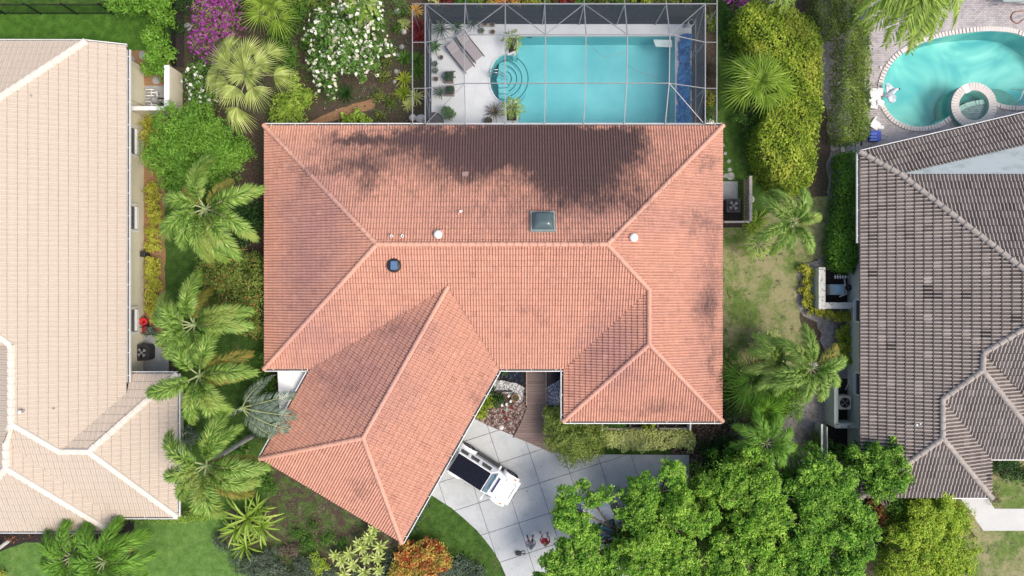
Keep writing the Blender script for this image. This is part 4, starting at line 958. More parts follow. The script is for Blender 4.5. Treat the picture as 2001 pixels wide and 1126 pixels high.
# ------------------------------------------------------------------ foliage
def nrm(a): return a / np.maximum(1e-9, np.linalg.norm(a, axis=1, keepdims=True))
def leafmesh(C, OUT, size, aspect=.5, up=.5, jitter=.8, tint=None, droop=.15, fold=.12, seed=0):
    """C centres, OUT outward directions; each leaf is a small folded rhombus of its own"""
    r = np.random.default_rng(seed); n_ = len(C)
    N_v = nrm(OUT * .7 + np.array([0, 0, up]) + r.normal(0, jitter * .55, (n_, 3)))
    A = nrm(np.cross(N_v, r.normal(0, 1, (n_, 3)))); A[:, 2] -= droop; A = nrm(A); B = nrm(np.cross(N_v, A))
    sz = size * r.uniform(.65, 1.25, (n_, 1)); w = sz * aspect
    v0 = C; v1 = C + A * sz * .5 + B * w * .5 + N_v * sz * fold; v2 = C + A * sz - N_v * sz * fold; v3 = C + A * sz * .5 - B * w * .5 + N_v * sz * fold
    V = np.stack([v0, v1, v2, v3], 1).reshape(-1, 3); F = np.arange(n_ * 4).reshape(-1, 4)
    T = r.random(n_) if tint is None else tint
    return V, F, np.repeat(np.clip(T, 0, 1), 4)
def clumps(blobs, dens=16, clump_r=.35, per=26, leaf=.16, inner=.35, seed=0, tvar=.35):
    """blobs: (x, y, zc, rx, ry, rz) ellipsoids in metres -> leaf centres on sub-clumps spread over and through them"""
    r = np.random.default_rng(seed); C = []; O = []; T = []
    for (x, y, zc, rx, ry, rz) in blobs:
        area = math.pi * rx * ry * 1.6; k = max(4, int(dens * area)); d = nrm(r.normal(0, 1, (k, 3))); d[:, 2] = np.abs(d[:, 2]) * np.where(r.random(k) < .8, 1, -.6)
        rad = np.where(r.random((k, 1)) < inner, r.uniform(.3, .8, (k, 1)), r.uniform(.82, 1.08, (k, 1)))
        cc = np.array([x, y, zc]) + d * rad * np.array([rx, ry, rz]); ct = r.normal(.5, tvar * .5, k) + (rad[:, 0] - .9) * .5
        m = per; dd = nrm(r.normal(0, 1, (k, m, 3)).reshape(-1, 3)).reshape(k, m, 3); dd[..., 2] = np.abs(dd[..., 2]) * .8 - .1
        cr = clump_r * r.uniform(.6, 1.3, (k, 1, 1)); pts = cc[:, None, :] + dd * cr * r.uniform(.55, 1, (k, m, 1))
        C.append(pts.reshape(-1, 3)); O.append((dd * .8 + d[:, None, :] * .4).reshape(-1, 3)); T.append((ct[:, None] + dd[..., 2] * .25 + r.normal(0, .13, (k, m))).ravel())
    C = np.concatenate(C); O = nrm(np.concatenate(O)); T = np.concatenate(T); ok = C[:, 2] > .02
    return C[ok], O[ok], T[ok]
LEAVES = [0]
def leaf_obj(name, C, O, T, mat, parent=None, leaf=.16, aspect=.5, kind=None, seed=0, **kw):
    V, F, t = leafmesh(C, O, leaf, aspect, tint=T, seed=seed, **kw); LEAVES[0] += len(F)
    off = absloc(parent); o = bpy.data.objects.new(name, np_mesh(name, V - np.array(off), F, mat, t)); return link(o, parent, kind)
def bl(px, py, rpx, ztop, flat=.75, base=.0):
    """blob from its outline in the picture: centre and radius in pixels at its widest height"""
    zc = base + (ztop - base) * .55; k = (H - zc) / H / S; v = P(px, py, zc); rx = (rpx[0] if isinstance(rpx, tuple) else rpx) * k; ry = (rpx[1] if isinstance(rpx, tuple) else rpx) * k
    return (v.x, v.y, zc, rx, ry, max(.15, (ztop - zc)))
SEED = [100]
def bush(name, label, cat, blobs, mat, leaf=.15, aspect=.5, dens=16, per=22, clump_r=.3, group=None, stem=True, inner=.4, tvar=.35, extra=None, part='foliage', **kw):
    SEED[0] += 1; bs = [bl(*b) for b in blobs]; cx = sum(b[0] for b in bs) / len(bs); cy = sum(b[1] for b in bs) / len(bs)
    t = empty(name, (cx, cy, 0), label, cat, group)
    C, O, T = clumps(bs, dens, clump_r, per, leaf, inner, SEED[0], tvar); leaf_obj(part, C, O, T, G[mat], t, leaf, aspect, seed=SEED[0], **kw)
    if stem:
        r = random.Random(SEED[0])
        for b in bs[:14]:
            m = MB()
            for _ in range(3):
                e = Vector((b[0] + r.uniform(-.5, .5) * b[3], b[1] + r.uniform(-.5, .5) * b[4], b[2] + b[5] * .3)); m.tube([(b[0] * .6 + cx * .4, b[1] * .6 + cy * .4, 0), ((b[0] + e.x) / 2, (b[1] + e.y) / 2, e.z * .5), e], [.035, .025, .012], 5)
            m.build('stem', MT['bark'], t)
    if extra:
        for (m2, frac, lf, nm) in extra:
            SEED[0] += 1; r = np.random.default_rng(SEED[0]); idx = np.nonzero((r.random(len(C)) < frac) & (O[:, 2] > .1))[0]; leaf_obj(nm, C[idx] + O[idx] * .08, O[idx], r.random(len(idx)), G[m2], t, lf, .8, kind='stuff', seed=SEED[0], up=1.0)
    return t
def region_pts(px, z, n_, seed):
    r = np.random.default_rng(seed); q = np.array(px, float); lo = q.min(0); hi = q.max(0); out = []
    while sum(len(o) for o in out) < n_:
        X = r.uniform(lo[0], hi[0], n_ * 2); Y = r.uniform(lo[1], hi[1], n_ * 2); ok = inpoly(X, Y, px); out.append(np.stack([X[ok], Y[ok]], 1))
    a = np.concatenate(out)[:n_]; k = (H - z) / H / S; return np.stack([(a[:, 0] - CX) * k, (CY - a[:, 1]) * k], 1)
def polyarea(px): return abs(sum(px[i][0] * px[(i + 1) % len(px)][1] - px[(i + 1) % len(px)][0] * px[i][1] for i in range(len(px)))) / 2
def hedge(name, label, cat, px, h, mat, leaf=.13, dens=330, aspect=.55, bumpy=.12, group=None, kind=None, part='foliage'):
    """clipped or loose hedge: a leafy skin over the outline's top and sides"""
    SEED[0] += 1; r = np.random.default_rng(SEED[0]); k = (H - h) / H / S; P2 = np.array([((x - CX) * k, (CY - y) * k) for x, y in px]); c = P2.mean(0)
    n_ = int(polyarea(px) * k * k * dens); A = region_pts(px, h, n_, SEED[0]); D = segdist(A[:, 0], A[:, 1], [tuple(p) for p in P2])
    ph = r.random(6) * 6; zz = h - .25 * np.exp(-D / .22) * h * .5 + bumpy * (np.sin(A[:, 0] * 2.1 + ph[0]) * np.cos(A[:, 1] * 1.7 + ph[1]) + .6 * np.sin(A[:, 0] * 5.3 + A[:, 1] * 4.1 + ph[2])) + r.normal(0, .05, n_)
    low = r.random(n_) < .25; zz = np.where(low, zz - r.uniform(.1, .4, n_), zz)
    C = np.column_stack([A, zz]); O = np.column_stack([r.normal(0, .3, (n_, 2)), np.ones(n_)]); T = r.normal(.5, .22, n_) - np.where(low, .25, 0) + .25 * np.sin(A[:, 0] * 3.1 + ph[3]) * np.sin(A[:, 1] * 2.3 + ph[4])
    per = sum(math.dist(P2[i], P2[(i + 1) % len(P2)]) for i in range(len(P2))); ns = int(per * h * dens * .35); S_ = []; SO = []
    pc = ccw([tuple(p) for p in P2])
    for i in range(len(pc)):
        a, b = np.array(pc[i]), np.array(pc[(i + 1) % len(pc)]); L = np.linalg.norm(b - a); q = int(ns * L / per) + 1; t = r.random((q, 1)); o = np.array([(b - a)[1], -(b - a)[0]]) / max(L, 1e-6)
        z = r.uniform(.03, h, q); S_.append(np.column_stack([a + (b - a) * t + o * r.normal(0, .07, (q, 1)), z])); SO.append(np.tile([o[0], o[1], .3], (q, 1)))
    C = np.concatenate([C] + S_); O = np.concatenate([O] + SO); T = np.concatenate([T, r.normal(.35, .2, sum(len(s) for s in S_))])
    t = empty(name, (c[0], c[1], 0), label, cat, group) if not kind else None
    o = leaf_obj(part if t else name, C, nrm(O), T, G[mat], t, leaf, aspect, kind=kind, seed=SEED[0])
    if t:
        m = MB()
        for i in range(10): q = A[i]; MB().tube([(q[0], q[1], 0), (q[0] + .05, q[1], h * .75)], [.03, .012], 5).build('stem', MT['bark'], t)
    return t or o
def scatter(name, px, mat, dens, leaf, z=.02, kind='stuff', aspect=.3, hh=.05, up=.3, label=None, cat=None):
    SEED[0] += 1; r = np.random.default_rng(SEED[0]); n_ = int(polyarea(px) / S / S * dens); A = region_pts(px, 0, n_, SEED[0]); keep = np.ones(n_, bool)
    f = np.sin(A[:, 0] * 1.3 + SEED[0]) * np.sin(A[:, 1] * 1.7 + 2) + .5 * np.sin(A[:, 0] * 4.7) * np.sin(A[:, 1] * 3.9 + 1) + r.normal(0, .35, n_); keep = f > -.25; A = A[keep]; n_ = len(A)
    C = np.column_stack([A, z + r.uniform(0, hh, n_)]); o = leaf_obj(name, C, np.column_stack([r.normal(0, .5, (n_, 2)), np.ones(n_)]), r.random(n_), G[mat], None, leaf, aspect, kind=kind, seed=SEED[0], up=up)
    return tag(o, label, cat)
# --- pinnate palm fronds: plumose leaflets all round a bending rachis
def frond_mesh(name, L, width, rise, drop, nl=150, seed=0, mats=None, plumose=True, lw=.03, fwd=.75):
    r = np.random.default_rng(seed); t = np.linspace(0, 1, 14)
    X = L * (t * .97); Z = rise * np.sin(t * math.pi * .8) * 1.0 - drop * t ** 2.2; side = .12 * L * r.normal(0, .5) * t ** 2
    pts = np.stack([X, side, Z], 1)
    m = MB(); m.tube([tuple(p) for p in pts], list(np.linspace(.04, .008, 14)), 6)
    V = [np.array(m.v)]; nb = len(m.v)
    s = np.sort(r.uniform(.16, 1.0, nl)); pos_ = np.stack([np.interp(s, t, pts[:, i]) for i in range(3)], 1)
    tg = np.stack([np.interp(np.clip(s + .03, 0, 1), t, pts[:, i]) - np.interp(np.clip(s - .03, 0, 1), t, pts[:, i]) for i in range(3)], 1); tg = nrm(tg)
    sd = np.where(r.random(nl) < .5, -1., 1.); ang = r.uniform(-.6, 1.5, nl) if plumose else r.normal(.08, .1, nl)
    sv = nrm(np.cross(np.tile([0, 0, 1.], (nl, 1)), tg)); upv = nrm(np.cross(tg, sv))
    outd = sv * (sd * np.cos(ang))[:, None] + upv * np.sin(ang)[:, None]; d = nrm(tg * (fwd + (1.3 if plumose else .5) * s[:, None] ** 5) + outd)
    ll = width * (np.clip(s * 2.6 + .1, .35, 1) * np.where(s > .82, 1 - (s - .82) * 1.6, 1) if plumose else np.maximum(.35, np.sin(np.pi * np.clip(s * .86 + .14, 0, 1)) ** .6)) * r.uniform(.8, 1.15, nl)
    wv = nrm(np.cross(d, upv + outd * .3 + r.normal(0, .15, (nl, 3)))) * lw
    mid = pos_ + d * (ll * .5)[:, None] + upv * .03; tip = pos_ + d * ll[:, None] - np.array([0, 0, 1]) * (ll * .22)[:, None]
    q = np.stack([pos_, mid + wv, tip, mid - wv], 1).reshape(-1, 3)
    Vall = np.concatenate([V[0], q]); me = bpy.data.meshes.new(name)
    faces = [list(f) for f in m.f] + [[nb + 4 * i, nb + 4 * i + 1, nb + 4 * i + 2, nb + 4 * i + 3] for i in range(nl)]
    me.from_pydata([tuple(v) for v in Vall], [], faces)
    for mm in mats: me.materials.append(mm)
    me.polygons.foreach_set('material_index', [0] * len(m.f) + [1] * nl)
    a = me.attributes.new('tint', 'FLOAT', 'POINT'); a.data.foreach_set('value', [.5] * nb + list(np.repeat(np.clip(r.normal(.45, .28, nl) + s * .2 - .05, 0, 1), 4))); me.update(); LEAVES[0] += nl
    return me
n = NT('frond_rib'); n.base((.3, .34, .16)).p(Roughness=.6); MT['rib'] = n.m
n = NT('crownshaft'); n.base(n.mix(n.mr(n.noise(4, 3), .4, .6), (.2, .3, .1), (.32, .4, .2))).p(Roughness=.5); MT['shaft'] = n.m
FR = {}
def get_frond(kind, i):
    k = (kind, i)
    if k not in FR:
        mats = [MT['rib'], G['palm']]
        if kind == 'fox': FR[k] = frond_mesh('frond', 2.35, .56, .75, 1.2, 480, 40 + i, mats, lw=.026, fwd=.55)
        if kind == 'foxy': FR[k] = frond_mesh('frond', 2.3, .54, .5, 1.4, 440, 50 + i, [MT['rib'], G['palm_y']], lw=.026, fwd=.55)
        if kind == 'flat': FR[k] = frond_mesh('frond', 2.3, .7, .6, 1.3, 150, 60 + i, mats, plumose=False, lw=.03)
        if kind == 'silver': FR[k] = frond_mesh('frond', 2.9, .6, .3, 1.9, 230, 70 + i, [MT['rib'], G['silver']], plumose=False, lw=.02)
        if kind == 'lime': FR[k] = frond_mesh('frond', 3.1, .9, .7, 2.0, 210, 80 + i, [MT['rib'], G['lime']], plumose=False, lw=.035)
        if kind == 'small': FR[k] = frond_mesh('frond', 1.0, .33, .5, .6, 60, 90 + i, [MT['rib'], G['lime']], plumose=False, lw=.022)
        if kind == 'bright': FR[k] = frond_mesh('frond', 2.2, .66, .8, 1.2, 260, 95 + i, [MT['rib'], G['bright']], plumose=True, lw=.026)
    return FR[k]
def palm(label, px, py, z, angs, kind='fox', scale=1.0, yellow=(), name='palm_tree', group='feather palms in the gardens', trunk=True, base_px=None, tr=.13, cat='palm tree'):
    c = P(px, py, z); b = Vector((c.x, c.y, 0))
    if base_px: b = P(*base_px, 0)
    t = empty(name, b, label, cat, group); top = c - b
    if trunk:
        mid = top * .5 + Vector((random.uniform(-.08, .08), random.uniform(-.08, .08), 0)); zs = [i / 9 for i in range(10)]
        pts = [mid * (2 * q * (1 - q)) * 1 + top * (q * q) + Vector((0, 0, 0)) for q in zs]
        MB().tube(pts, [tr * (1.35 - .5 * min(1, q * 2.5)) for q in zs], 12).build('trunk', MT['trunk'], t, local=True)
        MB().tube([top - Vector((0, 0, .15)), top + Vector((0, 0, .45)), top + Vector((0, 0, .8))], [tr * .95, tr * .8, .03], 12).build('crownshaft', MT['shaft'], t, local=True)
    r = random.Random(int(px * 7 + py))
    if kind in ('fox', 'bright') and z > 2: angs = list(angs) + [(r.uniform(0, 360), .8)]; yellow = tuple(yellow) + (len(angs) - 1,)
    for i, a in enumerate(angs):
        if isinstance(a, tuple): a, sc = a
        else: sc = 1
        kd = kind + 'y' if (kind == 'fox' and i in yellow) else kind
        o = bpy.data.objects.new('frond', get_frond(kd, r.randrange(3))); COL.objects.link(o); o.parent = t; o.location = top + Vector((0, 0, .35 * (z > 2)))
        s_ = scale * sc * r.uniform(.93, 1.05); o.scale = (s_, s_, s_); o.rotation_euler = (r.uniform(-.25, .25), r.uniform(-.16, .1), R(a))
    return t
# --- fan palm leaves
def fan_mesh(name, Rr, n_=26, arc=290, split=.55, mats=None, seed=0, droop=.3, pet=.7, narrow=.9):
    r = random.Random(seed); m = MB(); m.tube([(0, 0, 0), (pet * .6, 0, .1), (pet, 0, .12)], [.022, .018, .014], 6); cx = pet
    for i in range(n_):
        a = R(-arc / 2 + arc * (i + .5) / n_); da = R(arc / n_ / 2) * narrow; L = Rr * (1 - .22 * (abs(a) / R(arc / 2)) ** 2) * r.uniform(.93, 1.05); z0 = .12
        def q(rad, ang, dz): return (cx + rad * math.cos(ang), rad * math.sin(ang), z0 + dz - droop * (rad / Rr) ** 2.2 * Rr * .6)
        Ls = L * split; dz = .07
        b = len(m.v); T = r.uniform(.1, .95)
        m.add([q(.02, a, 0), q(Ls, a - da, -.0), q(Ls, a, dz), q(Ls, a + da, -.0), q(L, a + r.uniform(-.03, .03), -.08 * r.random())], [(0, 1, 2), (0, 2, 3), (1, 4, 2), (2, 4, 3)], 1, False, T)
    LEAVES[0] += n_ * 2
    me = bpy.data.meshes.new(name); me.from_pydata(m.v, [], m.f)
    for mm in mats: me.materials.append(mm)
    me.polygons.foreach_set('material_index', m.m); a = me.attributes.new('tint', 'FLOAT', 'POINT'); a.data.foreach_set('value', m.t); me.update(); return me
FAN = {}
def fan_palm(label, px, py, z, nf, Rr, mat, scale=1.0, droop=.3, pet=.7, split=.55, arc=290, tr=.12, group=None, seed=1, tilt=(.1, .9), n_=26):
    key = (mat, Rr, droop, pet, split)
    if key not in FAN: FAN[key] = [fan_mesh('fan_leaf', Rr, n_, arc, split, [MT['rib'], G[mat]], seed * 10 + i, droop * (.4 + .45 * i), pet * (.22, .7, 1.1)[i]) for i in range(3)]
    c = P(px, py, z); t = empty('fan_palm', (c.x, c.y, 0), label, 'fan palm', group); r = random.Random(seed)
    MB().tube([(0, 0, 0), (.03, .02, z * .5), (0, 0, z)], [tr * 1.3, tr, tr], 10).build('trunk', MT['bark'], t, local=True)
    for i in range(nf):
        a = i * 137.5 + r.uniform(-12, 12); f = (i + .5) / nf; o = bpy.data.objects.new('fan_leaf', FAN[key][min(2, int(f * 3 + r.uniform(-.3, .3)) if f > .05 else 0)]); COL.objects.link(o); o.parent = t; o.location = (0, 0, z + .12 * (1 - f))
        s_ = scale * (.78 + .25 * f) * r.uniform(.88, 1.08); o.scale = (s_, s_, s_); o.rotation_euler = (r.uniform(-.2, .2), -tilt[1] + (tilt[1] - tilt[0]) * f + r.uniform(-.06, .06), R(a))
    return t
# --- rosettes of strap leaves
def strap(m, base, az, L, w, elev, droop, tint, seg=4):
    p = Vector(base); d = Vector((math.cos(az), math.sin(az), 0)); s = Vector((-d.y, d.x, 0)); vs_ = []; fs = []; x = z = 0; e = elev
    for i in range(seg + 1):
        q = i / seg; ww = w * (.55 + .9 * q) * (1 - q ** 3) + .004; c = p + d * x + Vector((0, 0, z)); vs_ += [c - s * ww / 2 + Vector((0, 0, ww * .12)), c - Vector((0, 0, ww * .1)), c + s * ww / 2 + Vector((0, 0, ww * .12))]
        x += math.cos(e) * L / seg; z += math.sin(e) * L / seg; e -= droop / seg
    for i in range(seg): b = i * 3; fs += [(b, b + 1, b + 4, b + 3), (b + 1, b + 2, b + 5, b + 4)]
    m.add(vs_, fs, 0, False, tint)
def rosettes(name, label, cat, spots, mat, L=.5, w=.06, nl=26, elev=(.2, 1.2), droop=1.2, group=None, z=.05, single=False, seed=0, parent=None, asleaf='foliage'):
    """spots: (px, py, scale[, z]) heads of strap leaves; single -> every leaf is a part of its own"""
    SEED[0] += 1; r = random.Random(SEED[0]); c = [P(s[0], s[1], s[3] if len(s) > 3 else z) for s in spots]; cx = sum(v.x for v in c) / len(c); cy = sum(v.y for v in c) / len(c)
    t = parent or empty(name, (cx, cy, 0), label, cat, group); m = MB(); st = MB()
    for v, s in zip(c, spots):
        if v.z > .2: MB().tube([(v.x, v.y, 0), (v.x, v.y, v.z)], [.04, .03], 6).build('stem', MT['bark'], t)
        for i in range(nl):
            f = (i + .5) / nl; az = i * 2.4 + r.uniform(-.2, .2); mm = MB() if single else m
            strap(mm, v, az, L * s[2] * (.6 + .5 * f) * r.uniform(.85, 1.1), w * s[2] ** .5, elev[1] + (elev[0] - elev[1]) * f + r.uniform(-.1, .1), droop * (.5 + .6 * f), min(1, max(0, r.gauss(.5, .22))))
            if single: mm.build('leaf', G[mat], t)
    if not single: m.build(asleaf, G[mat], t)
    if st.v: st.build('stem', MT['bark'], t)
    LEAVES[0] += nl * len(spots) * 4
    return t
def rock(px, py, r_, label, mat='rock', group=None, name='rock', h=.5):
    SEED[0] += 1; r = random.Random(SEED[0]); bm = bmesh.new(); bmesh.ops.create_icosphere(bm, subdivisions=2, radius=1); c = P(px, py, 0); rr = r_ / S
    off = [Vector((r.uniform(-1, 1), r.uniform(-1, 1), r.uniform(-1, 1))).normalized() for _ in range(5)]
    for v in bm.verts:
        k = 1
        for o in off: k -= .16 * max(0, v.co.dot(o) - .35)
        v.co = Vector((v.co.x * rr * k, v.co.y * rr * k * .9, max(-.1, v.co.z) * rr * k * h * 2))
    me = bpy.data.meshes.new(name); bm.to_mesh(me); bm.free(); me.materials.append(MT[mat]); o = bpy.data.objects.new(name, me); o.location = (c.x, c.y, .0); link(o, keep=o.location); return tag(o, label, name, group)
# ------------------------------------------------------------------ planting: left gardens
bush('tree', 'bright green leafy tree crown over the black fence at the top left', 'tree', [(236, 2, 24, 2.8), (262, 10, 24, 3.0), (290, 8, 28, 3.0), (318, 22, 20, 2.6), (326, 42, 13, 2.2), (300, -18, 40, 3.2)], 'bright', .15, .6, 18, 22)
bush('shrub', 'bright green shrub among round stepping stones beside the cream garden wall', 'shrub', [(306, 74, 20, 2.0), (320, 98, 22, 2.2), (312, 120, 22, 2.0), (322, 138, 15, 1.7), (294, 136, 12, 1.0)], 'bright', .16, .6, 20, 20)
bush('bougainvillea', 'magenta flowering bougainvillea beside the black picket fence', 'bougainvillea', [(418, 18, 34, 2.6), (440, 50, 34, 2.8), (410, 60, 26, 2.4), (425, 88, 32, 2.5), (448, 10, 22, 2.4), (392, 84, 14, 2.0), (405, 104, 14, 1.8)], 'olive', .13, .5, 14, 18, extra=[('purple', .34, .2, 'blossom')])
bush('shrub', 'dark green low shrubs in the shade behind the bougainvillea', 'shrub', [(365, 5, 26, 1.2), (352, 60, 14, .6), (470, -5, 26, 1.4)], 'dark', .12, .5, 12, 18)
fan_palm('yellow green fan palm with starry leaves at the top edge, right of the bougainvillea', 528, 12, 2.8, 12, 1.1, 'lime', 1.15, .35, .75, .3, 230, seed=3, n_=22)
fan_palm('large pale green fan palm with broad pleated leaves above the round bush', 484, 148, 3.9, 18, 1.05, 'pale', 1.32, .85, 1.15, .45, 150, seed=4, tilt=(-.25, 1.0), n_=22)
bush('plumeria', 'large white flowering plumeria between the fan palm and the pool cage', 'flowering tree', [(640, 60, 42, 2.9), (700, 50, 46, 3.2), (735, 80, 32, 2.8), (660, 110, 44, 3.0), (705, 120, 38, 3.0), (625, 130, 24, 2.4), (640, 168, 18, 1.8), (725, 30, 26, 2.6)], 'mid', .27, .28, 9, 14, .36, extra=[('flower', .13, .24, 'blossom')], jitter=.6)
bush('plumeria', 'smaller plumeria with cream flowers squeezed between cream wall and pale fan palm', 'flowering tree', [(385, 150, 22, 1.8), (388, 184, 24, 1.9), (412, 196, 16, 1.5), (402, 135, 14, 1.5)], 'mid', .24, .3, 11, 14, .3, extra=[('flower', .1, .24, 'blossom')])
bush('tree', 'round light green tree with feathery leaves beside the left house wall', 'tree', [(345, 255, 44, 3.0), (400, 250, 46, 3.2), (440, 290, 44, 3.0), (385, 310, 46, 3.3), (325, 305, 38, 2.7), (352, 345, 34, 2.5), (430, 325, 40, 2.7), (470, 300, 22, 2.2)], 'bright', .16, .34, 18, 26, .36)
bush('shrub', 'yellowish shrub under the left edge of the round light green tree', 'shrub', [(296, 268, 16, 1.3), (292, 240, 14, 1.2), (300, 300, 14, 1.1)], 'yellow', .13, .5, 20, 18)
bush('shrub', 'dark green shrub against the west side of the salmon house, below the round tree', 'shrub', [(492, 432, 22, 1.5), (480, 452, 24, 1.4), (505, 408, 14, 1.3), (470, 418, 20, 1.2)], 'dark', .16, .6, 16, 18)
bush('shrub', 'broad mottled green shrub with rusty shoots touching the west edge of the salmon roof', 'shrub', [(430, 535, 42, 2.2), (480, 530, 44, 2.4), (450, 585, 44, 2.3), (500, 590, 30, 2.9), (495, 630, 30, 2.5), (430, 500, 30, 2.0), (508, 555, 22, 3.0), (420, 600, 24, 1.8)], 'olive', .13, .55, 18, 24, .28, extra=[('rust', .03, .14, 'shoot')])
for i, (px, py, r_) in enumerate([(300, 372, 13), (298, 392, 12), (301, 414, 13), (306, 436, 13), (299, 455, 12), (301, 480, 15), (299, 516, 14), (298, 538, 14), (303, 558, 13), (300, 578, 13), (300, 600, 13), (306, 622, 11)]):
    pos_ = ['first', 'second', 'third', 'fourth', 'fifth', 'sixth', 'seventh', 'eighth', 'ninth', 'tenth', 'eleventh', 'twelfth'][i]
    bush('low_shrub', f'golden yellow low shrub in the row along the left house, {pos_} from the top', 'low shrub', [(px, py, r_ + 1, .75)], 'yellow', .12, .6, 30, 18, .16, 'golden shrubs in a row along the left house', stem=False)
hedge('hedge', 'thin yellow green hedge along the south edge of the beige roof', 'hedge', [(222, 1010), (400, 1003), (400, 1018), (330, 1022), (255, 1017), (222, 1022)], .7, 'lime', .13, 260)
# feather palms
palm('foxtail palm beside the round tree, northernmost of the left garden', 408, 410, 4.8, [100, (58, .75), 22, 168, 212, 262, 305, (285, 1.05), (235, 1.0), 335], base_px=(478, 427), yellow=(1,), scale=1.14)
palm('foxtail palm between the golden shrubs and the mottled shrub', 386, 634, 4.6, [97, 150, 172, 205, 232, 22, 3, (300, .9), (270, .7)], base_px=(450, 640), scale=1.08)
palm('foxtail palm over the corner of the beige wing roof with one orange frond', 396, 732, 4.9, [28, 78, 4, (205, 1.15), 262, (290, 1.1), (310, .9), 130], base_px=(462, 720), yellow=(0,), scale=1.1)
palm('foxtail palm at the lower left, overhanging the beige roof, with a leaning trunk', 410, 905, 5.6, [82, 150, (196, .95), 232, 262, (280, 1.1), 310, 335, 358, (60, .9)], base_px=(494, 851), yellow=(6,), scale=1.12)
palm('silvery green palm with drooping fronds beside the garage roof', 478, 795, 3.6, [15, 350, 328, 306, (60, .7), (200, .6)], 'silver', 1.0, base_px=(470, 800))
bush('shrub', 'grey blue leafy shrub under the lower left palm beside the beige roof corner', 'shrub', [(368, 850, 20, 1.4), (375, 800, 18, 1.2)], 'silver', .2, .3, 14, 16)
bush('shrub', 'dark shrub in the gap between silvery palm and white patio cover', 'shrub', [(515, 745, 22, 1.3), (505, 770, 20, 1.2), (522, 700, 16, 1.2)], 'mid', .18, .5, 12, 16)
palm('short drooping palm at the lower left corner, left of its pair', 150, 1082, 2.6, [20, 65, 105, 150, 195, 230, 270, 310, 345], 'bright', .95, base_px=(150, 1078), name='palm_tree', group=None, tr=.1)
palm('short drooping palm at the lower left, beside the bright front lawn', 212, 1092, 3.0, [42, 35, 80, 130, 180, 215, 250, 290, 330, 5], 'bright', 1.0, base_px=(244, 1055), group=None, tr=.1)
rosettes('bromeliad', 'pale strap leaved plant poking out under the beige roof edge', 'bromeliad', [(132, 1052, 1.5)], 'palepink', .55, .09, 14, seed=2)
bush('shrub', 'green shrub at the very bottom left corner of the lawn', 'shrub', [(2, 1120, 10, .7)], 'yellow', .12, .5, 20, 14)
tag(MB().tube([P(-20, 1085, .0), P(16, 1058, 1.6)], [.12, .1], 10).build('palm_stump', MT['trunk']), 'pale leaning trunk at the bottom left edge', 'trunk')
rosettes('bromeliad', 'small red bromeliad at the foot of the bottom left palms', 'bromeliad', [(257, 1071, .9)], 'red', .38, .07, 20)
for px, py, s, lab in ((22, 1055, .9, 'peach coloured dried leaves beside the pale leaning trunk'), (62, 1047, .8, 'peach coloured leaf litter under the middle of the beige eave'), (200, 1052, .7, 'rusty leaf litter under the right end of the beige eave')):
    scatter('leaf_litter', [(px - 16 * s, py - 10 * s), (px + 16 * s, py - 10 * s), (px + 16 * s, py + 8 * s), (px - 16 * s, py + 8 * s)], 'rust', 40, .2, aspect=.5)
# back garden
bush('shrub', 'yellow green shrub in front of the salmon roof, below the pale fan palm', 'shrub', [(562, 200, 24, 1.0), (590, 195, 22, 1.0), (548, 226, 22, .9), (580, 222, 24, .9), (606, 188, 12, .8), (575, 160, 18, .9)], 'lime', .14, .6, 18, 18, .2)
bush('shrub', 'dark mixed shrubs between the yellow green fan palm and the plumeria', 'shrub', [(555, 100, 24, .9), (570, 40, 24, 1.2), (590, 15, 20, 1.4), (545, 70, 18, .8), (600, 90, 12, .6), (560, 130, 22, .7)], 'mid', .16, .45, 14, 15)
bush('shrub', 'olive shrubs along the top edge left of the plumeria', 'shrub', [(595, -5, 28, 1.5), (640, 0, 26, 1.2)], 'olive', .14, .5, 14, 18)
palm('small bright palm behind the plumeria at the top edge', 706, 14, 2.4, [20, 60, 110, 150, 200, 235, 270, 305, 335], 'small', 1.15, group=None, tr=.06)
bush('shrub', 'green weedy shrub at the top edge left of the pool cage', 'shrub', [(770, 8, 22, 1.1), (790, 28, 12, .7), (775, 50, 14, .5), (745, 45, 14, .8)], 'mid', .13, .4, 12, 16)
rosettes('agave', 'dark green grassy rosette below the plumeria', 'rosette plant', [(676, 184, 1.0)], 'dark', .85, .05, 60, (.1, 1.3), 1.1)
bush('shrub', 'glossy lime green low shrub against the north edge of the salmon roof', 'shrub', [(678, 234, 12, .5), (700, 230, 14, .55), (716, 237, 11, .5)], 'lime', .2, .6, 18, 10, .16, stem=False)
scatter('fallen_petals', [(600, 170), (650, 60), (760, 80), (770, 180), (720, 215), (620, 220)], 'flower', 3.2, .09, .03, aspect=.8, hh=.01)
scatter('groundcover', [(700, 130), (800, 60), (800, 240), (640, 240), (700, 190)], 'greygreen', 60, .13, .02, aspect=.5)
scatter('groundcover', [(340, 0), (380, 0), (390, 130), (360, 130), (345, 60)], 'dark', 40, .12, .02, aspect=.5)
scatter('groundcover', [(500, 40), (610, 10), (620, 90), (600, 200), (520, 235), (500, 120)], 'mid', 55, .14, .02, aspect=.5)
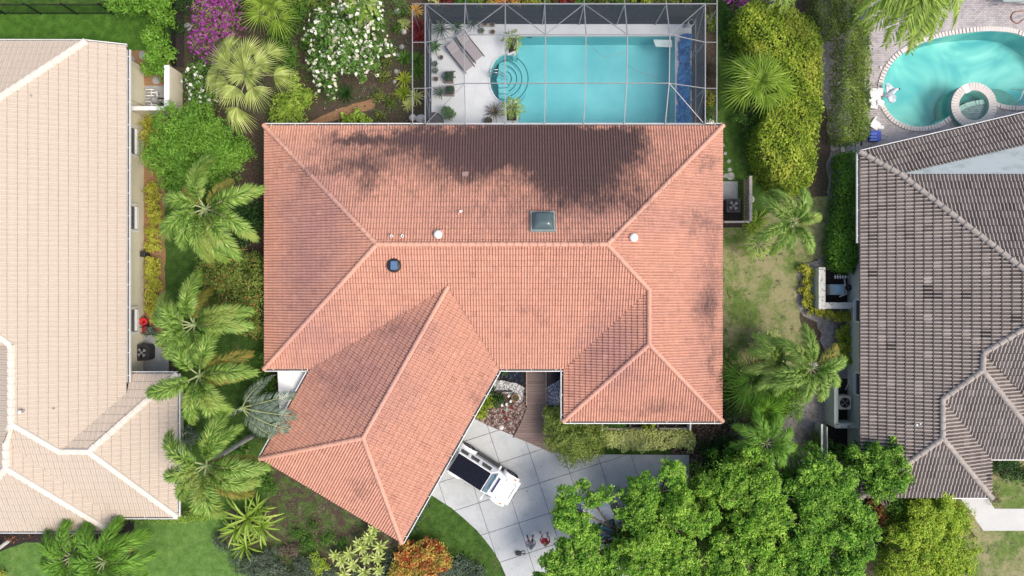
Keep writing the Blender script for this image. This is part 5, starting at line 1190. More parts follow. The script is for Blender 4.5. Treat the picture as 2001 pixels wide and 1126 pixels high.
for i, (px, py, m_2, lab, s) in enumerate([(812, 22, 'croton', 'orange croton at the corner of the cage', .8), (816, 52, 'red', 'upper red bromeliad beside the left rail of the cage', 1.05), (820, 74, 'red', 'lower red bromeliad beside the left rail of the cage', .95),
        (790, 48, 'palepink', 'pale variegated bromeliad left of the red ones', .8), (791, 115, 'mid', 'green bromeliad left of the cage, upper of two', .95), (815, 118, 'mid', 'green bromeliad inside the cage rail', .95), (790, 155, 'hedge', 'yellow green bromeliad left of the cage', 1.0),
        (788, 183, 'hedge', 'yellow green bromeliad below its twin', .95), (816, 140, 'mid', 'feathery green bromeliad inside the cage rail, lower one', .9), (812, 190, 'palepink', 'cream striped bromeliad near the house corner', 1.0), (798, 205, 'palepink', 'small cream striped bromeliad beside the grey stones', .7)]):
    rosettes('bromeliad', lab, 'bromeliad', [(px, py, s)], m_2, .72, .06, 44, (.1, 1.25), 1.1, 'bromeliads along the left side of the cage')
for i, (px, py, r_, lab) in enumerate([(776, 22, 7, 'pale grey rock, uppermost beside the cage planting'), (788, 62, 7, 'rounded grey rock under the pale bromeliad'), (785, 92, 6, 'grey rock just above the green bromeliad'), (779, 108, 6, 'grey rock left of the green bromeliad'), (775, 140, 6, 'grey rock in the middle of the stone line'),
        (771, 160, 5, 'small grey rock below the middle one'), (822, 232, 11, 'large pale boulder at the house corner beside the cage'), (806, 230, 8, 'dark grey stone beside the large pale boulder'), (706, 222, 4, 'tan stone at the end of the garden path'), (594, 78, 3, 'small white stone on the bare soil'), (1388, 239, 9, 'white round rock at the right end of the cage')]):
    rock(px, py, r_, lab, 'whiterock' if 'white' in lab or 'pale' in lab else 'rock', 'rocks around the pool cage', h=.5 if r_ < 8 else .3)
# beyond the cage, along the top edge
xs = [(843, 'palepink', 'cream leaved'), (868, 'red', 'dark red'), (898, 'mid', 'green'), (930, 'lime', 'lime'), (966, 'croton', 'flame coloured'), (996, 'croton', 'orange and yellow'), (1030, 'yellow', 'yellow'), (1062, 'olive', 'olive'), (1096, 'red', 'red leaved'), (1130, 'mid', 'mid green'), (1168, 'olive', 'feathery olive'), (1206, 'mid', 'dense green'), (1246, 'hedge', 'light green'), (1290, 'olive', 'dull green'), (1335, 'olive', 'greyish green'), (1366, 'dark', 'dark')]
for i, (px, mm, w_) in enumerate(xs):
    q = 'above the left half' if px < 1100 else 'above the right half'
    bush('shrub', f'{w_} low shrub beyond the top of the pool cage, {q}', 'shrub', [(px, -12, 20, .8), (px + 12, -2, 14, .6)], mm, .17, .4, 14, 14, .2, 'shrubs beyond the top of the cage', stem=False)
scatter('groundcover', [(830, -60), (1400, -60), (1400, 30), (830, 30)], 'dark', 60, .16, .02, aspect=.5)
for px, py, mm, lab in ((1389, 40, 'olive', 'olive low shrub in the narrow strip right of the cage, uppermost'), (1388, 130, 'brownveg', 'brown twiggy shrub in the narrow strip right of the cage'), (1383, 190, 'yellow', 'yellow green shrub in the narrow strip right of the cage'), (1386, 215, 'mid', 'green weedy shrub near the white round rock')):
    bush('shrub', lab, 'shrub', [(px, py, 12, .6), (px, py + 16, 10, .5)], mm, .12, .4, 22, 12, .18, stem=False)
# gardens between the houses on the right
bush('bougainvillea', 'small magenta bougainvillea at the top edge right of the cage', 'bougainvillea', [(1436, -2, 16, 1.6)], 'olive', .13, .5, 16, 16, extra=[('purple', .7, .18, 'blossom')])
hedge('shrub_mass', 'large yellow green clipped shrub bank between cage and dirt strip', 'shrub', [(1447, 45), (1452, 15), (1478, -2), (1510, 6), (1545, 12), (1590, 40), (1607, 75), (1608, 150), (1606, 230), (1598, 262), (1596, 310), (1590, 350), (1570, 374), (1545, 372), (1518, 345), (1498, 315), (1487, 280), (1492, 250), (1506, 225), (1522, 190), (1500, 120), (1470, 92)], 2.3, 'hedge', .17, 340, .6, .16)
fan_palm('spiky yellow green fan palm in front of the large clipped shrub bank', 1483, 160, 3.3, 15, 1.25, 'lime', 1.12, .5, .8, .5, 170, seed=7, tilt=(-.2, 1.0), n_=15)
bush('shrub', 'dark mixed shrubs in the bed right of the pool cage', 'shrub', [(1425, 20, 18, .8), (1430, 60, 16, .7), (1424, 95, 12, .6), (1455, 225, 22, .9), (1470, 262, 20, .8), (1478, 240, 16, .7), (1440, 190, 12, .5)], 'mid', .13, .5, 14, 14, .2)
scatter('groundcover', [(1404, 0), (1450, 0), (1480, 180), (1490, 300), (1460, 240), (1412, 120)], 'dark', 55, .12, .02, aspect=.5)
palm('pale stubby palm at the top edge above the clipped shrub bank', 1518, -12, 2.9, [240, 275, 305, 210, 330], 'small', 1.2, group=None, tr=.1)
hedge('hedge', 'brownish clipped hedge block at the top between the two gardens', 'hedge', [(1598, -30), (1650, -30), (1652, 35), (1642, 60), (1624, 68), (1606, 50), (1598, 20)], 1.7, 'olive', .12, 380)
hedge('hedge', 'long dense green hedge beside the curved pool terrace', 'hedge', [(1652, -30), (1700, -30), (1704, 80), (1703, 180), (1700, 262), (1690, 272), (1650, 272), (1645, 230), (1652, 170), (1658, 80)], 1.8, 'hedge2', .12, 420)
hedge('hedge', 'dark glossy hedge against the west wall of the grey house', 'hedge', [(1650, 300), (1676, 296), (1676, 470), (1672, 520), (1655, 530), (1634, 520), (1630, 480), (1640, 430), (1646, 380)], 1.5, 'bright', .15, 360)
bush('shrub', 'glossy shrub bulging from the lower end of the dark hedge', 'shrub', [(1645, 500, 18, 1.5), (1642, 470, 16, 1.4), (1660, 515, 14, 1.4)], 'mid', .16, .6, 24, 20)
palm('light green foxtail palm on the right lawn beside the clipped shrub bank', 1544, 438, 3.8, [112, 72, 18, (145, 1.05), 200, 240, (305, 1.0), (270, .7), 60], base_px=(1552, 452), scale=.80)
palm('foxtail palm between the small courtyard and the air conditioner wall', 1578, 716, 5.0, [98, (160, .6), 12, 28, (330, .9), 295, (262, 1.0), 215, (190, 1.0), 140], base_px=(1672 - 40, 700), scale=.86, yellow=(3,))
palm('foxtail palm with dark drooping fronds left of the courtyard palm', 1530, 700, 3.9, [170, 200, 230, 145, 260], base_px=(1530, 695), scale=.8)
bush('shrub', 'cream green shrub peeping out above the fan palms on the right', 'shrub', [(1498, 672, 26, 1.8), (1515, 690, 22, 1.9), (1482, 684, 18, 1.6)], 'pale', .15, .6, 22, 22, .22)
fan_palm('dark fan palm with long fingers beside the south east roof edge', 1468, 740, 2.9, 11, 1.3, 'mid', 1.1, .45, .7, .3, 220, seed=9, tilt=(-.15, .9), n_=18)
fan_palm('lower dark green fan palm below the long fingered one', 1495, 800, 2.5, 12, 1.2, 'bright', 1.0, .5, .6, .35, 240, seed=12, tilt=(-.15, .8), n_=20)
palm('drooping palm with stringy green fronds above the large trees', 1492, 862, 3.2, [60, 110, 150, 190, 230, 270, 310, 350, 20], 'bright', .78, group=None, tr=.1)
bush('shrub', 'tangled green shrubs along the south east edge of the salmon roof', 'shrub', [(1428, 700, 16, 1.0), (1432, 735, 18, 1.1), (1430, 775, 18, 1.2), (1436, 808, 16, 1.1), (1450, 770, 16, 1.2)], 'mid', .17, .4, 16, 16)
bush('shrub', 'loose bright green shrubs under the palms beside the sandy yard', 'shrub', [(1530, 770, 22, 1.4), (1548, 800, 20, 1.2), (1515, 830, 20, 1.2), (1560, 765, 16, 1.1)], 'bright', .17, .4, 15, 16)
bush('shrub', 'ragged green weeds in the patchy bed beside the garage roof', 'shrub', [(600, 1060, 14, .5), (580, 1045, 12, .4), (640, 1050, 12, .4), (612, 1030, 10, .35), (668, 1062, 12, .4)], 'mid', .16, .35, 22, 12, stem=False)
bush('shrub', 'low mixed green plants on the bare soil between plumeria and pool cage', 'shrub', [(752, 150, 12, .4), (740, 185, 12, .35), (764, 200, 12, .4), (760, 120, 10, .4), (745, 225, 10, .3)], 'olive', .14, .4, 22, 12, stem=False)
bush('shrub', 'pale grey green shrub behind the drooping palm', 'shrub', [(1440, 830, 22, 1.2), (1455, 860, 22, 1.2), (1478, 835, 18, 1.1)], 'greygreen', .16, .4, 14, 16)
rosettes('grassy_plant', 'yellow green spiky plant at the corner of the wooden slat enclosure', 'spiky plant', [(1478, 432, 1.3), (1468, 446, .9)], 'lime', .75, .06, 34, (.1, 1.2), 1.0)
rosettes('grassy_plant', 'small spiky plant at the upper corner of the wooden slat enclosure', 'spiky plant', [(1470, 350, .8)], 'lime', .55, .05, 26)
palm('low tufted palm shrub left of the light green foxtail palm', 1478, 476, 1.1, [150, 190, 220, 250, 290, 330, 20, 60], 'small', 1.05, group=None, tr=.05)
ypos = [(1571, 524), (1582, 534), (1577, 552), (1573, 566), (1582, 578), (1576, 592), (1587, 603), (1600, 610), (1616, 614), (1631, 616), (1645, 618), (1662, 619)]
for i, (px, py) in enumerate(ypos):
    lab = ['at the top left', 'second down', 'third down', 'fourth down', 'fifth down', 'sixth down', 'at the bend', 'just past the bend', 'third from the right end of the row', 'in the middle of the lower run', 'second from the right end', 'at the right end'][i]
    bush('low_shrub', f'golden low shrub wrapping the white courtyard wall, {lab}', 'low shrub', [(px, py, 9.5, .55)], 'yellow', .13, .6, 40, 14, .14, 'golden shrubs around the courtyard', stem=False)
for i, (px, py) in enumerate([(1650, 642), (1644, 656), (1656, 664), (1642, 676), (1655, 686), (1645, 698), (1660, 704)]):
    bush('low_shrub', f'olive yellow low shrub in the bed beside the grey house wall, {["topmost", "second", "third", "fourth", "fifth", "sixth", "lowest"][i]}', 'low shrub', [(px, py, 10, .6)], 'hedge', .14, .6, 34, 14, .15, 'olive yellow shrubs below the courtyard', stem=False)
bush('shrub', 'dull green shrub at the foot of the pale plank fence', 'shrub', [(1597, 868, 13, 1.0), (1598, 850, 9, .8)], 'olive', .12, .5, 26, 18)
# front of the main house
bush('podocarpus', 'large feathery olive shrub beside the boardwalk and the south east wing', 'shrub', [(1090, 815, 26, 1.8), (1098, 850, 32, 2.0), (1130, 850, 40, 2.2), (1160, 850, 24, 1.9), (1120, 880, 28, 1.7), (1150, 875, 24, 1.7), (1095, 830, 24, 1.9)], 'olive', .2, .22, 18, 30, .32, droop=.4)
hedge('hedge', 'lumpy pale yellow hedge in front of the window planters', 'hedge', [(1180, 846), (1250, 843), (1350, 845), (1358, 855), (1345, 868), (1318, 874), (1300, 870), (1262, 878), (1225, 876), (1190, 872)], .95, 'palepink', .13, 420, bumpy=.1)
for i, (px, s) in enumerate([(1192, 13), (1212, 14), (1233, 14), (1256, 14), (1278, 13), (1300, 14), (1322, 13), (1342, 12)]):
    bush('low_shrub', f'cream leaved rounded plant in front of the window planters, {["leftmost", "second from the left", "third from the left", "left of the middle", "right of the middle", "third from the right", "second from the right", "rightmost"][i]}', 'low shrub', [(px, 860 + (i % 2) * 5, s + 1, 1.05)], 'palepink', .14, .65, 34, 18, .17, 'cream leaved plants before the planters', stem=False)
bush('shrub', 'dark green groundcover shrub between the bark gravel and the big trees', 'shrub', [(1392, 880, 26, .7), (1425, 878, 30, .8), (1400, 910, 26, .7), (1440, 900, 26, .9), (1385, 935, 20, .8), (1455, 930, 26, .9)], 'dark', .13, .6, 18, 20, .22)
bush('shrub', 'small golden shrub between garage eave and driveway', 'shrub', [(946, 796, 15, .8), (938, 812, 10, .6), (955, 784, 10, .7)], 'hedge', .13, .4, 26, 18, .18)
bush('shrub', 'dark green plants among the pots by the white gravel', 'shrub', [(968, 782, 12, .5), (980, 778, 10, .5), (962, 762, 8, .4), (984, 727, 8, .9)], 'dark', .15, .5, 24, 12, .16)
rosettes('bromeliad', 'small red bromeliads in the pebble bed by the boardwalk', 'bromeliad', [(988, 818, .5), (1000, 797, .42), (984, 806, .35), (1066, 795, .35)], 'red', .35, .06, 16)
# bottom left garden
rosettes('strap_leaf_plant', 'big bird nest plant with long arching lime leaves beside the front lawn', 'strap leaf plant', [(484, 1012, 1.4, .7), (462, 1035, .95, .5), (512, 1028, 1.0, .5), (480, 1065, .95, .4), (505, 995, .8, .5)], 'lime', 1.45, .12, 24, (.15, 1.25), 1.35, single=True)
bush('shrub', 'tangle of pale dead twigs beside the bird nest plant', 'shrub', [(452, 1042, 18, .7), (462, 1058, 12, .5)], 'brownveg', .28, .08, 22, 18, .2)
bush('shrub', 'pale dead twigs in the middle of the bottom garden', 'shrub', [(568, 1076, 14, .5), (556, 1070, 10, .4)], 'brownveg', .28, .08, 26, 18, .2)
bush('shrub', 'grey green low shrubs at the bottom beside the front lawn', 'shrub', [(440, 1065, 16, .6), (470, 1095, 22, .8), (500, 1110, 28, .9), (530, 1095, 22, .8), (545, 1122, 22, .8), (430, 1050, 14, .6)], 'greygreen', .12, .45, 20, 20, .2)
bush('shrub', 'second patch of grey green shrubs at the bottom, right of the dead twigs', 'shrub', [(590, 1118, 26, .8), (612, 1100, 16, .6), (585, 1100, 14, .6)], 'greygreen', .12, .45, 20, 20, .2)
bush('shrub', 'leafy dark green plants between garage roof corner and lower left palm', 'shrub', [(505, 930, 18, .8), (525, 950, 16, .7), (540, 800, 14, .9), (470, 880, 18, .7)], 'mid', .16, .5, 16, 16)
bush('shrub', 'small mustard yellow shrub at the bottom beside the pale rosettes', 'shrub', [(618, 1096, 15, .7), (632, 1104, 10, .6), (622, 1116, 8, .5)], 'yeltree', .12, .4, 30, 18, .18)
rosettes('schefflera', 'pale green shrub of pointed leaf rosettes below the garage corner', 'shrub', [(722, 1050, 1.0, .9), (708, 1070, 1.0, .8), (742, 1068, 1.0, .9), (738, 1090, .9, .7), (716, 1092, .8, .7), (684, 1082, 1.0, .8), (668, 1096, .9, .7), (690, 1104, .9, .6), (655, 1085, .8, .6), (712, 1118, .9, .7), (740, 1114, .8, .6), (672, 1122, .9, .6), (700, 1060, .7, .8), (730, 1036, .8, .9)], 'pale', .58, .13, 18, (.15, 1.2), .9)
bush('shrub', 'dark shrub under the pale rosettes at the bottom', 'shrub', [(745, 1125, 20, .6), (765, 1095, 14, .6), (640, 1125, 16, .5), (700, 1128, 20, .5)], 'greygreen', .13, .5, 18, 18, .2)
bush('croton', 'round croton with orange, red and yellow leaves below the garage corner', 'croton', [(800, 1090, 30, 1.2), (838, 1085, 32, 1.3), (862, 1095, 20, 1.1), (785, 1118, 24, 1.1), (822, 1120, 34, 1.3)], 'croton', .17, .42, 30, 20, .2, tvar=1.3)
bush('shrub', 'dark blue green shrub right of the orange croton', 'shrub', [(890, 1108, 22, .7), (915, 1112, 20, .7), (868, 1125, 20, .7), (935, 1122, 16, .6)], 'greygreen', .13, .45, 22, 20, .2)
rosettes('grassy_plant', 'grassy green plant above the dark blue green shrub', 'spiky plant', [(910, 1088, 1.0), (946, 1112, .7)], 'mid', .55, .05, 26)
bush('shrub', 'ragged small shrubs along the edge of the garage by the driveway', 'shrub', [(835, 985, 8, .4), (822, 1010, 9, .4), (810, 1030, 8, .3)], 'greygreen', .11, .4, 22, 12, .14, stem=False)
scatter('groundcover', [(520, 940), (660, 985), (770, 1060), (700, 1080), (560, 1080), (530, 1000)], 'mid', 75, .13, .02, aspect=.25)
scatter('groundcover', [(530, 960), (640, 1000), (740, 1050), (600, 1060), (540, 1030)], 'brownveg', 22, .16, .02, aspect=.2)
scatter('groundcover', [(560, 1040), (620, 1040), (640, 1075), (590, 1085), (560, 1070)], 'mid', 60, .2, .05, aspect=.3, hh=.2)
# grass blades over the lawns: real tufts where the lawn is rough
for i, (poly, mm, d, lf) in enumerate([([(0, 10), (330, 10), (330, 95), (0, 80)], 'mid', 40, .09), ([(262, 1020), (440, 1005), (480, 1126), (250, 1126)], 'bright', 45, .09), ([(0, 1085), (60, 1062), (110, 1126), (0, 1126)], 'bright', 45, .09),
        ([(1412, 440), (1560, 400), (1600, 500), (1560, 560), (1600, 690), (1412, 680)], 'hedge2', 40, .10), ([(1404, 240), (1480, 300), (1500, 360), (1470, 430), (1412, 440)], 'mid', 50, .09), ([(800, 1060), (850, 980), (930, 1040), (985, 1126), (800, 1126)], 'mid', 40, .09),
        ([(1880, 1040), (2001, 1040), (2001, 1126), (1860, 1126)], 'hedge2', 40, .10), ([(420, 640), (520, 640), (540, 800), (440, 780)], 'mid', 50, .1)]):
    scatter('grass', poly, mm, d, lf, .015, aspect=.22, hh=.03, up=.6)
# ------------------------------------------------------------------ the big trees at the lower right
def tree(label, blobs, base_px, mat, leaf=.14, dens=17, per=32, clump_r=.34, tr=.22, **kw):
    SEED[0] += 1; bs = [bl(*b) for b in blobs]; b0 = P(*base_px, 0); t = empty('tree', b0, label, 'tree', kw.pop('group', None))
    rr = random.Random(SEED[0]); sb = []
    for b in bs:
        for _ in range(max(3, int(7 * b[3] / 1.0))):
            a = rr.uniform(0, 6.28); q = math.sqrt(rr.random()) * .8; f = rr.uniform(.4, .6); sb.append((b[0] + math.cos(a) * q * b[3], b[1] + math.sin(a) * q * b[4], b[2] + b[5] * math.sqrt(1 - q * q) * .55 + rr.uniform(-.25, .35), b[3] * f, b[4] * f, .42))
    C, O, T = clumps(sb, dens * 1.25, .2, per - 6, leaf, .15, SEED[0], .5)
    if not kw.get('open'):
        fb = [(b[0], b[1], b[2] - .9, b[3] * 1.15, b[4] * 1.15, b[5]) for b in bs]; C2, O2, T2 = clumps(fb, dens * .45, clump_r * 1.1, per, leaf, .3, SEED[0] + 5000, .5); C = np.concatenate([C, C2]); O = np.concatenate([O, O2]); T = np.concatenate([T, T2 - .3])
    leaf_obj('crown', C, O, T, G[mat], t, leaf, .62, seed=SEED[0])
    m = MB(); r = random.Random(SEED[0]); zt = min(b[2] for b in bs) * .55; fork = b0 + Vector((.1, .05, zt))
    m.tube([b0 - Vector((0, 0, .1)), b0 + Vector((.05, .08, zt * .5)), fork], [tr * 1.4, tr, tr * .85], 10); m.build('trunk', MT['bark'], t)
    for b in bs:
        e = Vector((b[0], b[1], b[2] + b[5] * .25)); mid = fork.lerp(e, .5) + Vector((r.uniform(-.3, .3), r.uniform(-.3, .3), .2)); mm = MB().tube([fork, mid, e], [tr * .45, tr * .28, .03], 7)
        for _ in range(4): mm.tube([mid.lerp(e, r.random()), e + Vector((r.uniform(-.9, .9) * b[3], r.uniform(-.9, .9) * b[4], r.uniform(.2, .8) * b[5]))], [.035, .01], 5)
        mm.build('branch', MT['bark'], t)
    return t
tree('broad leafy green tree hiding a parked car at the edge of the driveway', [(1118, 985, 38, 4.6), (1145, 958, 26, 4.2), (1180, 950, 18, 4.0), (1130, 1030, 36, 4.4), (1112, 1078, 32, 4.8), (1078, 1096, 26, 4.4), (1110, 1105, 46, 5.0), (1165, 1100, 30, 4.4), (1160, 1060, 18, 4.0), (1064, 1124, 22, 4.2), (1198, 1062, 16, 4.0),
      (1185, 1080, 20, 3.8), (1250, 935, 27, 4.8), (1302, 918, 26, 4.8), (1225, 955, 20, 4.0), (1275, 950, 26, 4.5), (1240, 992, 34, 4.8), (1215, 985, 20, 4.4), (1098, 1050, 14, 4.4), (1130, 1075, 26, 4.6), (1150, 1040, 14, 4.2), (1200, 1110, 24, 4.0), (1230, 1090, 20, 4.2)], (1225, 1045), 'tree', open=True)
tree('tall light green tree crown in the middle of the group, right of the hidden car', [(1330, 980, 34, 5.6), (1300, 1000, 24, 5.2), (1352, 1005, 26, 5.5), (1375, 985, 22, 5.2), (1265, 1030, 38, 5.2), (1300, 1040, 24, 5.3), (1240, 1060, 30, 4.8), (1318, 1080, 26, 5.0), (1330, 1062, 22, 5.0), (1285, 1075, 24, 4.6), (1250, 1100, 34, 4.9), (1340, 1115, 36, 5.2), (1300, 1118, 28, 4.6), (1365, 950, 26, 4.6)], (1345, 1050), 'tree2')
tree('large bright green tree nearest the drooping palm', [(1418, 925, 34, 5.6), (1450, 905, 32, 5.4), (1470, 935, 38, 5.8), (1430, 960, 30, 5.6), (1500, 960, 30, 5.5), (1480, 985, 34, 5.8), (1440, 1010, 26, 5.2), (1512, 1000, 26, 5.2), (1405, 1040, 26, 5.0), (1440, 1060, 30, 5.2), (1395, 1075, 26, 5.0), (1470, 1050, 30, 5.3), (1420, 1105, 36, 5.2), (1480, 1100, 34, 5.4), (1520, 1060, 24, 5.0)], (1455, 1030), 'tree2')
tree('dense green tree against the pale plank fence', [(1560, 915, 32, 5.2), (1595, 905, 28, 5.2), (1625, 935, 28, 5.2), (1550, 955, 30, 5.4), (1590, 965, 36, 5.6), (1640, 975, 30, 5.3), (1665, 1005, 28, 5.2), (1560, 1010, 34, 5.5), (1610, 1020, 38, 5.7), (1660, 1050, 32, 5.3), (1570, 1065, 34, 5.4), (1625, 1085, 36, 5.4), (1580, 1110, 36, 5.2), (1540, 1105, 26, 5.0), (1680, 1030, 18, 5.0), (1640, 1120, 26, 5.0)], (1605, 1000), 'tree')
tree('glossy green tree reaching over the grey roof', [(1727, 862, 11, 4.6), (1722, 885, 16, 4.8), (1705, 905, 24, 4.8), (1733, 905, 20, 4.8), (1655, 880, 13, 4.2), (1678, 885, 14, 4.3), (1690, 925, 24, 4.8), (1725, 935, 22, 4.8), (1745, 925, 14, 4.6), (1700, 950, 22, 4.4), (1665, 910, 18, 4.2), (1690, 868, 10, 4.3)], (1708, 985), 'tree', tr=.13)
tree('golden green ragged tree in front of the grey house', [(1770, 985, 28, 2.8), (1820, 975, 32, 3.0), (1790, 1015, 34, 3.1), (1840, 1000, 26, 2.8), (1755, 1040, 30, 2.7), (1800, 1060, 34, 2.9), (1850, 1045, 28, 2.7), (1770, 1090, 34, 2.8), (1830, 1100, 34, 2.7), (1870, 1075, 22, 2.4), (1860, 1110, 24, 2.3), (1730, 1110, 26, 2.4), (1875, 1020, 14, 2.0)], (1805, 1040), 'yeltree', .13, 17, 26, .28, .1)
bush('shrub', 'rusty and dark leaved shrub tucked between the green and the golden tree', 'shrub', [(1712, 985, 16, 1.8), (1725, 1015, 14, 1.6), (1705, 1005, 12, 1.5)], 'rust', .16, .5, 20, 16)
bush('shrub', 'dark green shrub under the south west corner of the grey roof', 'shrub', [(1750, 968, 24, 2.2), (1735, 985, 20, 2.0)], 'mid', .15, .6, 18, 20)
bush('shrub', 'small golden bush beside the white front path', 'shrub', [(1865, 985, 16, 1.0), (1890, 1005, 14, .8), (1878, 992, 12, .8), (1905, 1050, 8, .4)], 'hedge', .12, .3, 20, 18, .2)
bush('shrub', 'dark shrub in the shaded corner by the grey house entrance', 'shrub', [(1965, 915, 24, .9), (1995, 925, 22, .9), (1950, 905, 16, .8)], 'dark', .2, .3, 14, 16, .25)
bush('shrub', 'dry twiggy shrub at the right corner of the grey roof', 'shrub', [(1942, 960, 10, .5), (1945, 978, 10, .4)], 'brownveg', .14, .2, 24, 14, .15)
palm('tall palm by the curved pool, crown at the top edge and pale trunk leaning in', 1806, -42, 7.2, [205, 225, 238, 250, 262, 275, 215, 290, 180, 320, 20, 90, 140], 'lime', 1.0, base_px=(1650, 54), group=None, tr=.2)
LF = LEAVES[0]; print('LEAVES', LF)
# ------------------------------------------------------------------ plants and things on the pool deck
def inpot(t, kind, mat, s, z=.3):
    x, y = t.location.x, t.location.y
    SEED[0] += 1
    if kind == 'ros':
        m = MB(); r = random.Random(SEED[0])
        for i in range(26): f = i / 26; strap(m, (x, y, z), i * 2.4, s * (.6 + .5 * f), .06, 1.2 - f, 1.1, r.random())
        m.build('foliage', G[mat], t)
    else:
        C, O, T = clumps([(x, y, z + s * .3, s * .5, s * .5, s * .4)], 40, .12, 14, .1, .4, SEED[0]); leaf_obj('foliage', C, O, T, G[mat], t, .11, .6, seed=SEED[0])
inpot(planter_box(877, 150, .52, .62, .3, 'upper green filled box planter beside the left screen wall'), 'leaf', 'dark', .62); inpot(planter_box(879, 177, .52, .52, .3, 'lower green filled box planter beside the left screen wall'), 'leaf', 'dark', .5)
inpot(pot(877, 222, .3, .3, 'dense dark green cushion plant in a pot at the bottom of the deck', 'terracotta'), 'leaf', 'mid', .85)
inpot(pot(860, 180, .2, .3, 'terracotta pot with a spindly plant left of the lower box planter'), 'ros', 'greygreen', .5)
inpot(pot(966, 218, .2, .35, 'pot with a brownish purple rosette beside the grey bowl'), 'ros', 'brownveg', .7)
pot(954, 236, .22, .35, 'empty dark grey bowl near the house edge of the deck', 'black_plastic', 'bowl', None)
for i, (px, py, lab) in enumerate([(948, 46, 'left terracotta pot on the deck shelf'), (962, 47, 'right terracotta pot on the deck shelf'), (941, 60, 'small dark pot below the deck shelf'), (963, 62, 'square brown pot below the deck shelf, right'), (850, 125, 'little pot by the left screen wall, uppermost'), (851, 138, 'little pot by the left screen wall, below the uppermost'), (852, 154, 'little terracotta pot in the screen wall row, lowest'), (862, 112, 'small grey pot standing alone beside the loungers')]):
    p_ = pot(px, py, .13, .22, lab, 'terracotta' if i in (0, 1, 3, 6) else 'grey')
    if i in (2, 4, 5): inpot(p_, 'ros', 'greygreen', .25, .22)
tag(MB().box(P(952, 49, .14), (.95, .22, .04)).build('shelf', MT['grey']), 'low grey shelf holding two terracotta pots at the top of the deck', 'shelf')
def deckplant(label, px, py, mat, L, nl, z=.06, w=.05): rosettes('deck_plant', label, 'potted plant', [(px, py, 1)], mat, L, w, nl, (.1, 1.2), 1.1, None, z=z)
deckplant('large spiky dark green plant in the upper left corner of the cage', 862, 58, 'greygreen', .85, 46, .5); deckplant('leafy plant below the spiky one by the left screen wall', 850, 92, 'mid', .5, 26, .3, .09)
deckplant('second spiky plant near the top left of the cage', 893, 52, 'dark', .5, 30, .3); deckplant('bushy grey green plant by the top screen wall', 925, 44, 'greygreen', .62, 44, .4)
n = NT('brown_wicker'); n.base((.08, .07, .07)).p(Roughness=.8)
tag(MB().lathe(P(850, 240, 0.04), [(.55, 0), (.55, .3), (.5, .34), (.001, .36)], 24).build('round_tub', n.m), 'dark round tub cover at the bottom left corner of the cage', 'tub')
def bed(px, label):
    t = empty('planting_bed', P(*px[0]), label, 'planting bed'); q = pp(px); MB().prism(ccw(q), .05, .12).build('kerb', MT['deckwhite'], t)
    c = np.mean(np.array(q), 0); q2 = [tuple(c + (np.array(p) - c) * .78) for p in q]; MB().prism(ccw(q2), .12, .13).build('soil', MT['darkmulch'], t); return t
bed([(989, 72), (1012, 72), (1012, 102), (992, 110)], 'raised planting bed at the upper left corner of the rectangular pool'); bed([(988, 205), (1011, 198), (1012, 241), (988, 241)], 'raised planting bed at the lower left corner of the rectangular pool')
palm('small palm in the raised bed at the upper left corner of the rectangular pool', 1002, 80, .9, [20, 75, 130, 180, 230, 290, 335], 'small', .72, group='small palms in the pool beds', tr=.03)
palm('small yellowish palm in the raised bed at the lower left corner of the rectangular pool', 1000, 212, 1.0, [15, 60, 110, 165, 215, 265, 310, 340], 'small', .8, group='small palms in the pool beds', tr=.03)
for px, py, q in ((1003, 97, 'right'), (999, 101, 'left')): rock(px, py, 2, f'small white stone in the upper pool bed, {q} of the two', 'whiterock', 'white stones in the pool bed', h=.9)
t = empty('waste_bin', P(1347, 50), 'white round bin with a dark opening at the upper right of the deck', 'bin')
MB().lathe(P(1347, 50, .04), [(.16, 0), (.19, .5), (.15, .5), (.13, .1)], 20).build('body', MT['white'], t); MB().lathe(P(1347, 50, .04), [(.14, .15), (.001, .15)], 20).build('inside', MT['black'], t)
tag(MB().lathe(P(1337, 53, .04), [(.08, 0), (.08, .08), (.001, .1)], 14).build('drain_cap', MT['grey']), 'small dark cap beside the white round bin', 'cap')
# ------------------------------------------------------------------ black fences of the left garden
def fence(a, b, label, h=1.5, step=.12, posts=2.0, z=0):
    a = Vector((*a, 0)); b = Vector((*b, 0)); L = (b - a).length; d = (b - a) / L; t = empty('metal_fence', a, label, 'fence')
    for z in (.15, h - .15): MB().bar(a + Vector((0, 0, z)), b + Vector((0, 0, z)), .035, .035).build('rail', MT['black'], t)
    k = int(L / posts)
    for i in range(k + 1): MB().bar(a + d * i * L / k, a + d * i * L / k + Vector((0, 0, h + .08)), .07, .07).build('post', MT['black'], t)
    me = None
    for i in range(1, int(L / step)):
        if me is None:
            o = MB().box((0, 0, h / 2), (.018, .018, h)).build('picket', MT['black'], t, local=True); me = o.data
        else: o = bpy.data.objects.new('picket', me); COL.objects.link(o); o.parent = t
        o.location = d * i * step
    return t
fence(P(-60, 28)[:2], P(222, 28)[:2], 'black metal picket fence along the top of the left back lawn', 1.5); fence(P(344, -20)[:2], P(344, 128)[:2], 'black metal picket fence between the back lawn and the bougainvillea', 1.5)
patch('fence_bed', [(-60, -60), (330, -60), (330, 8), (-60, 8)], .014, 'lawn_dark', .04, 40)
patch('fence_bed', [(333, -60), (362, -60), (360, 132), (334, 132)], .016, 'darkmulch', .03, 41)
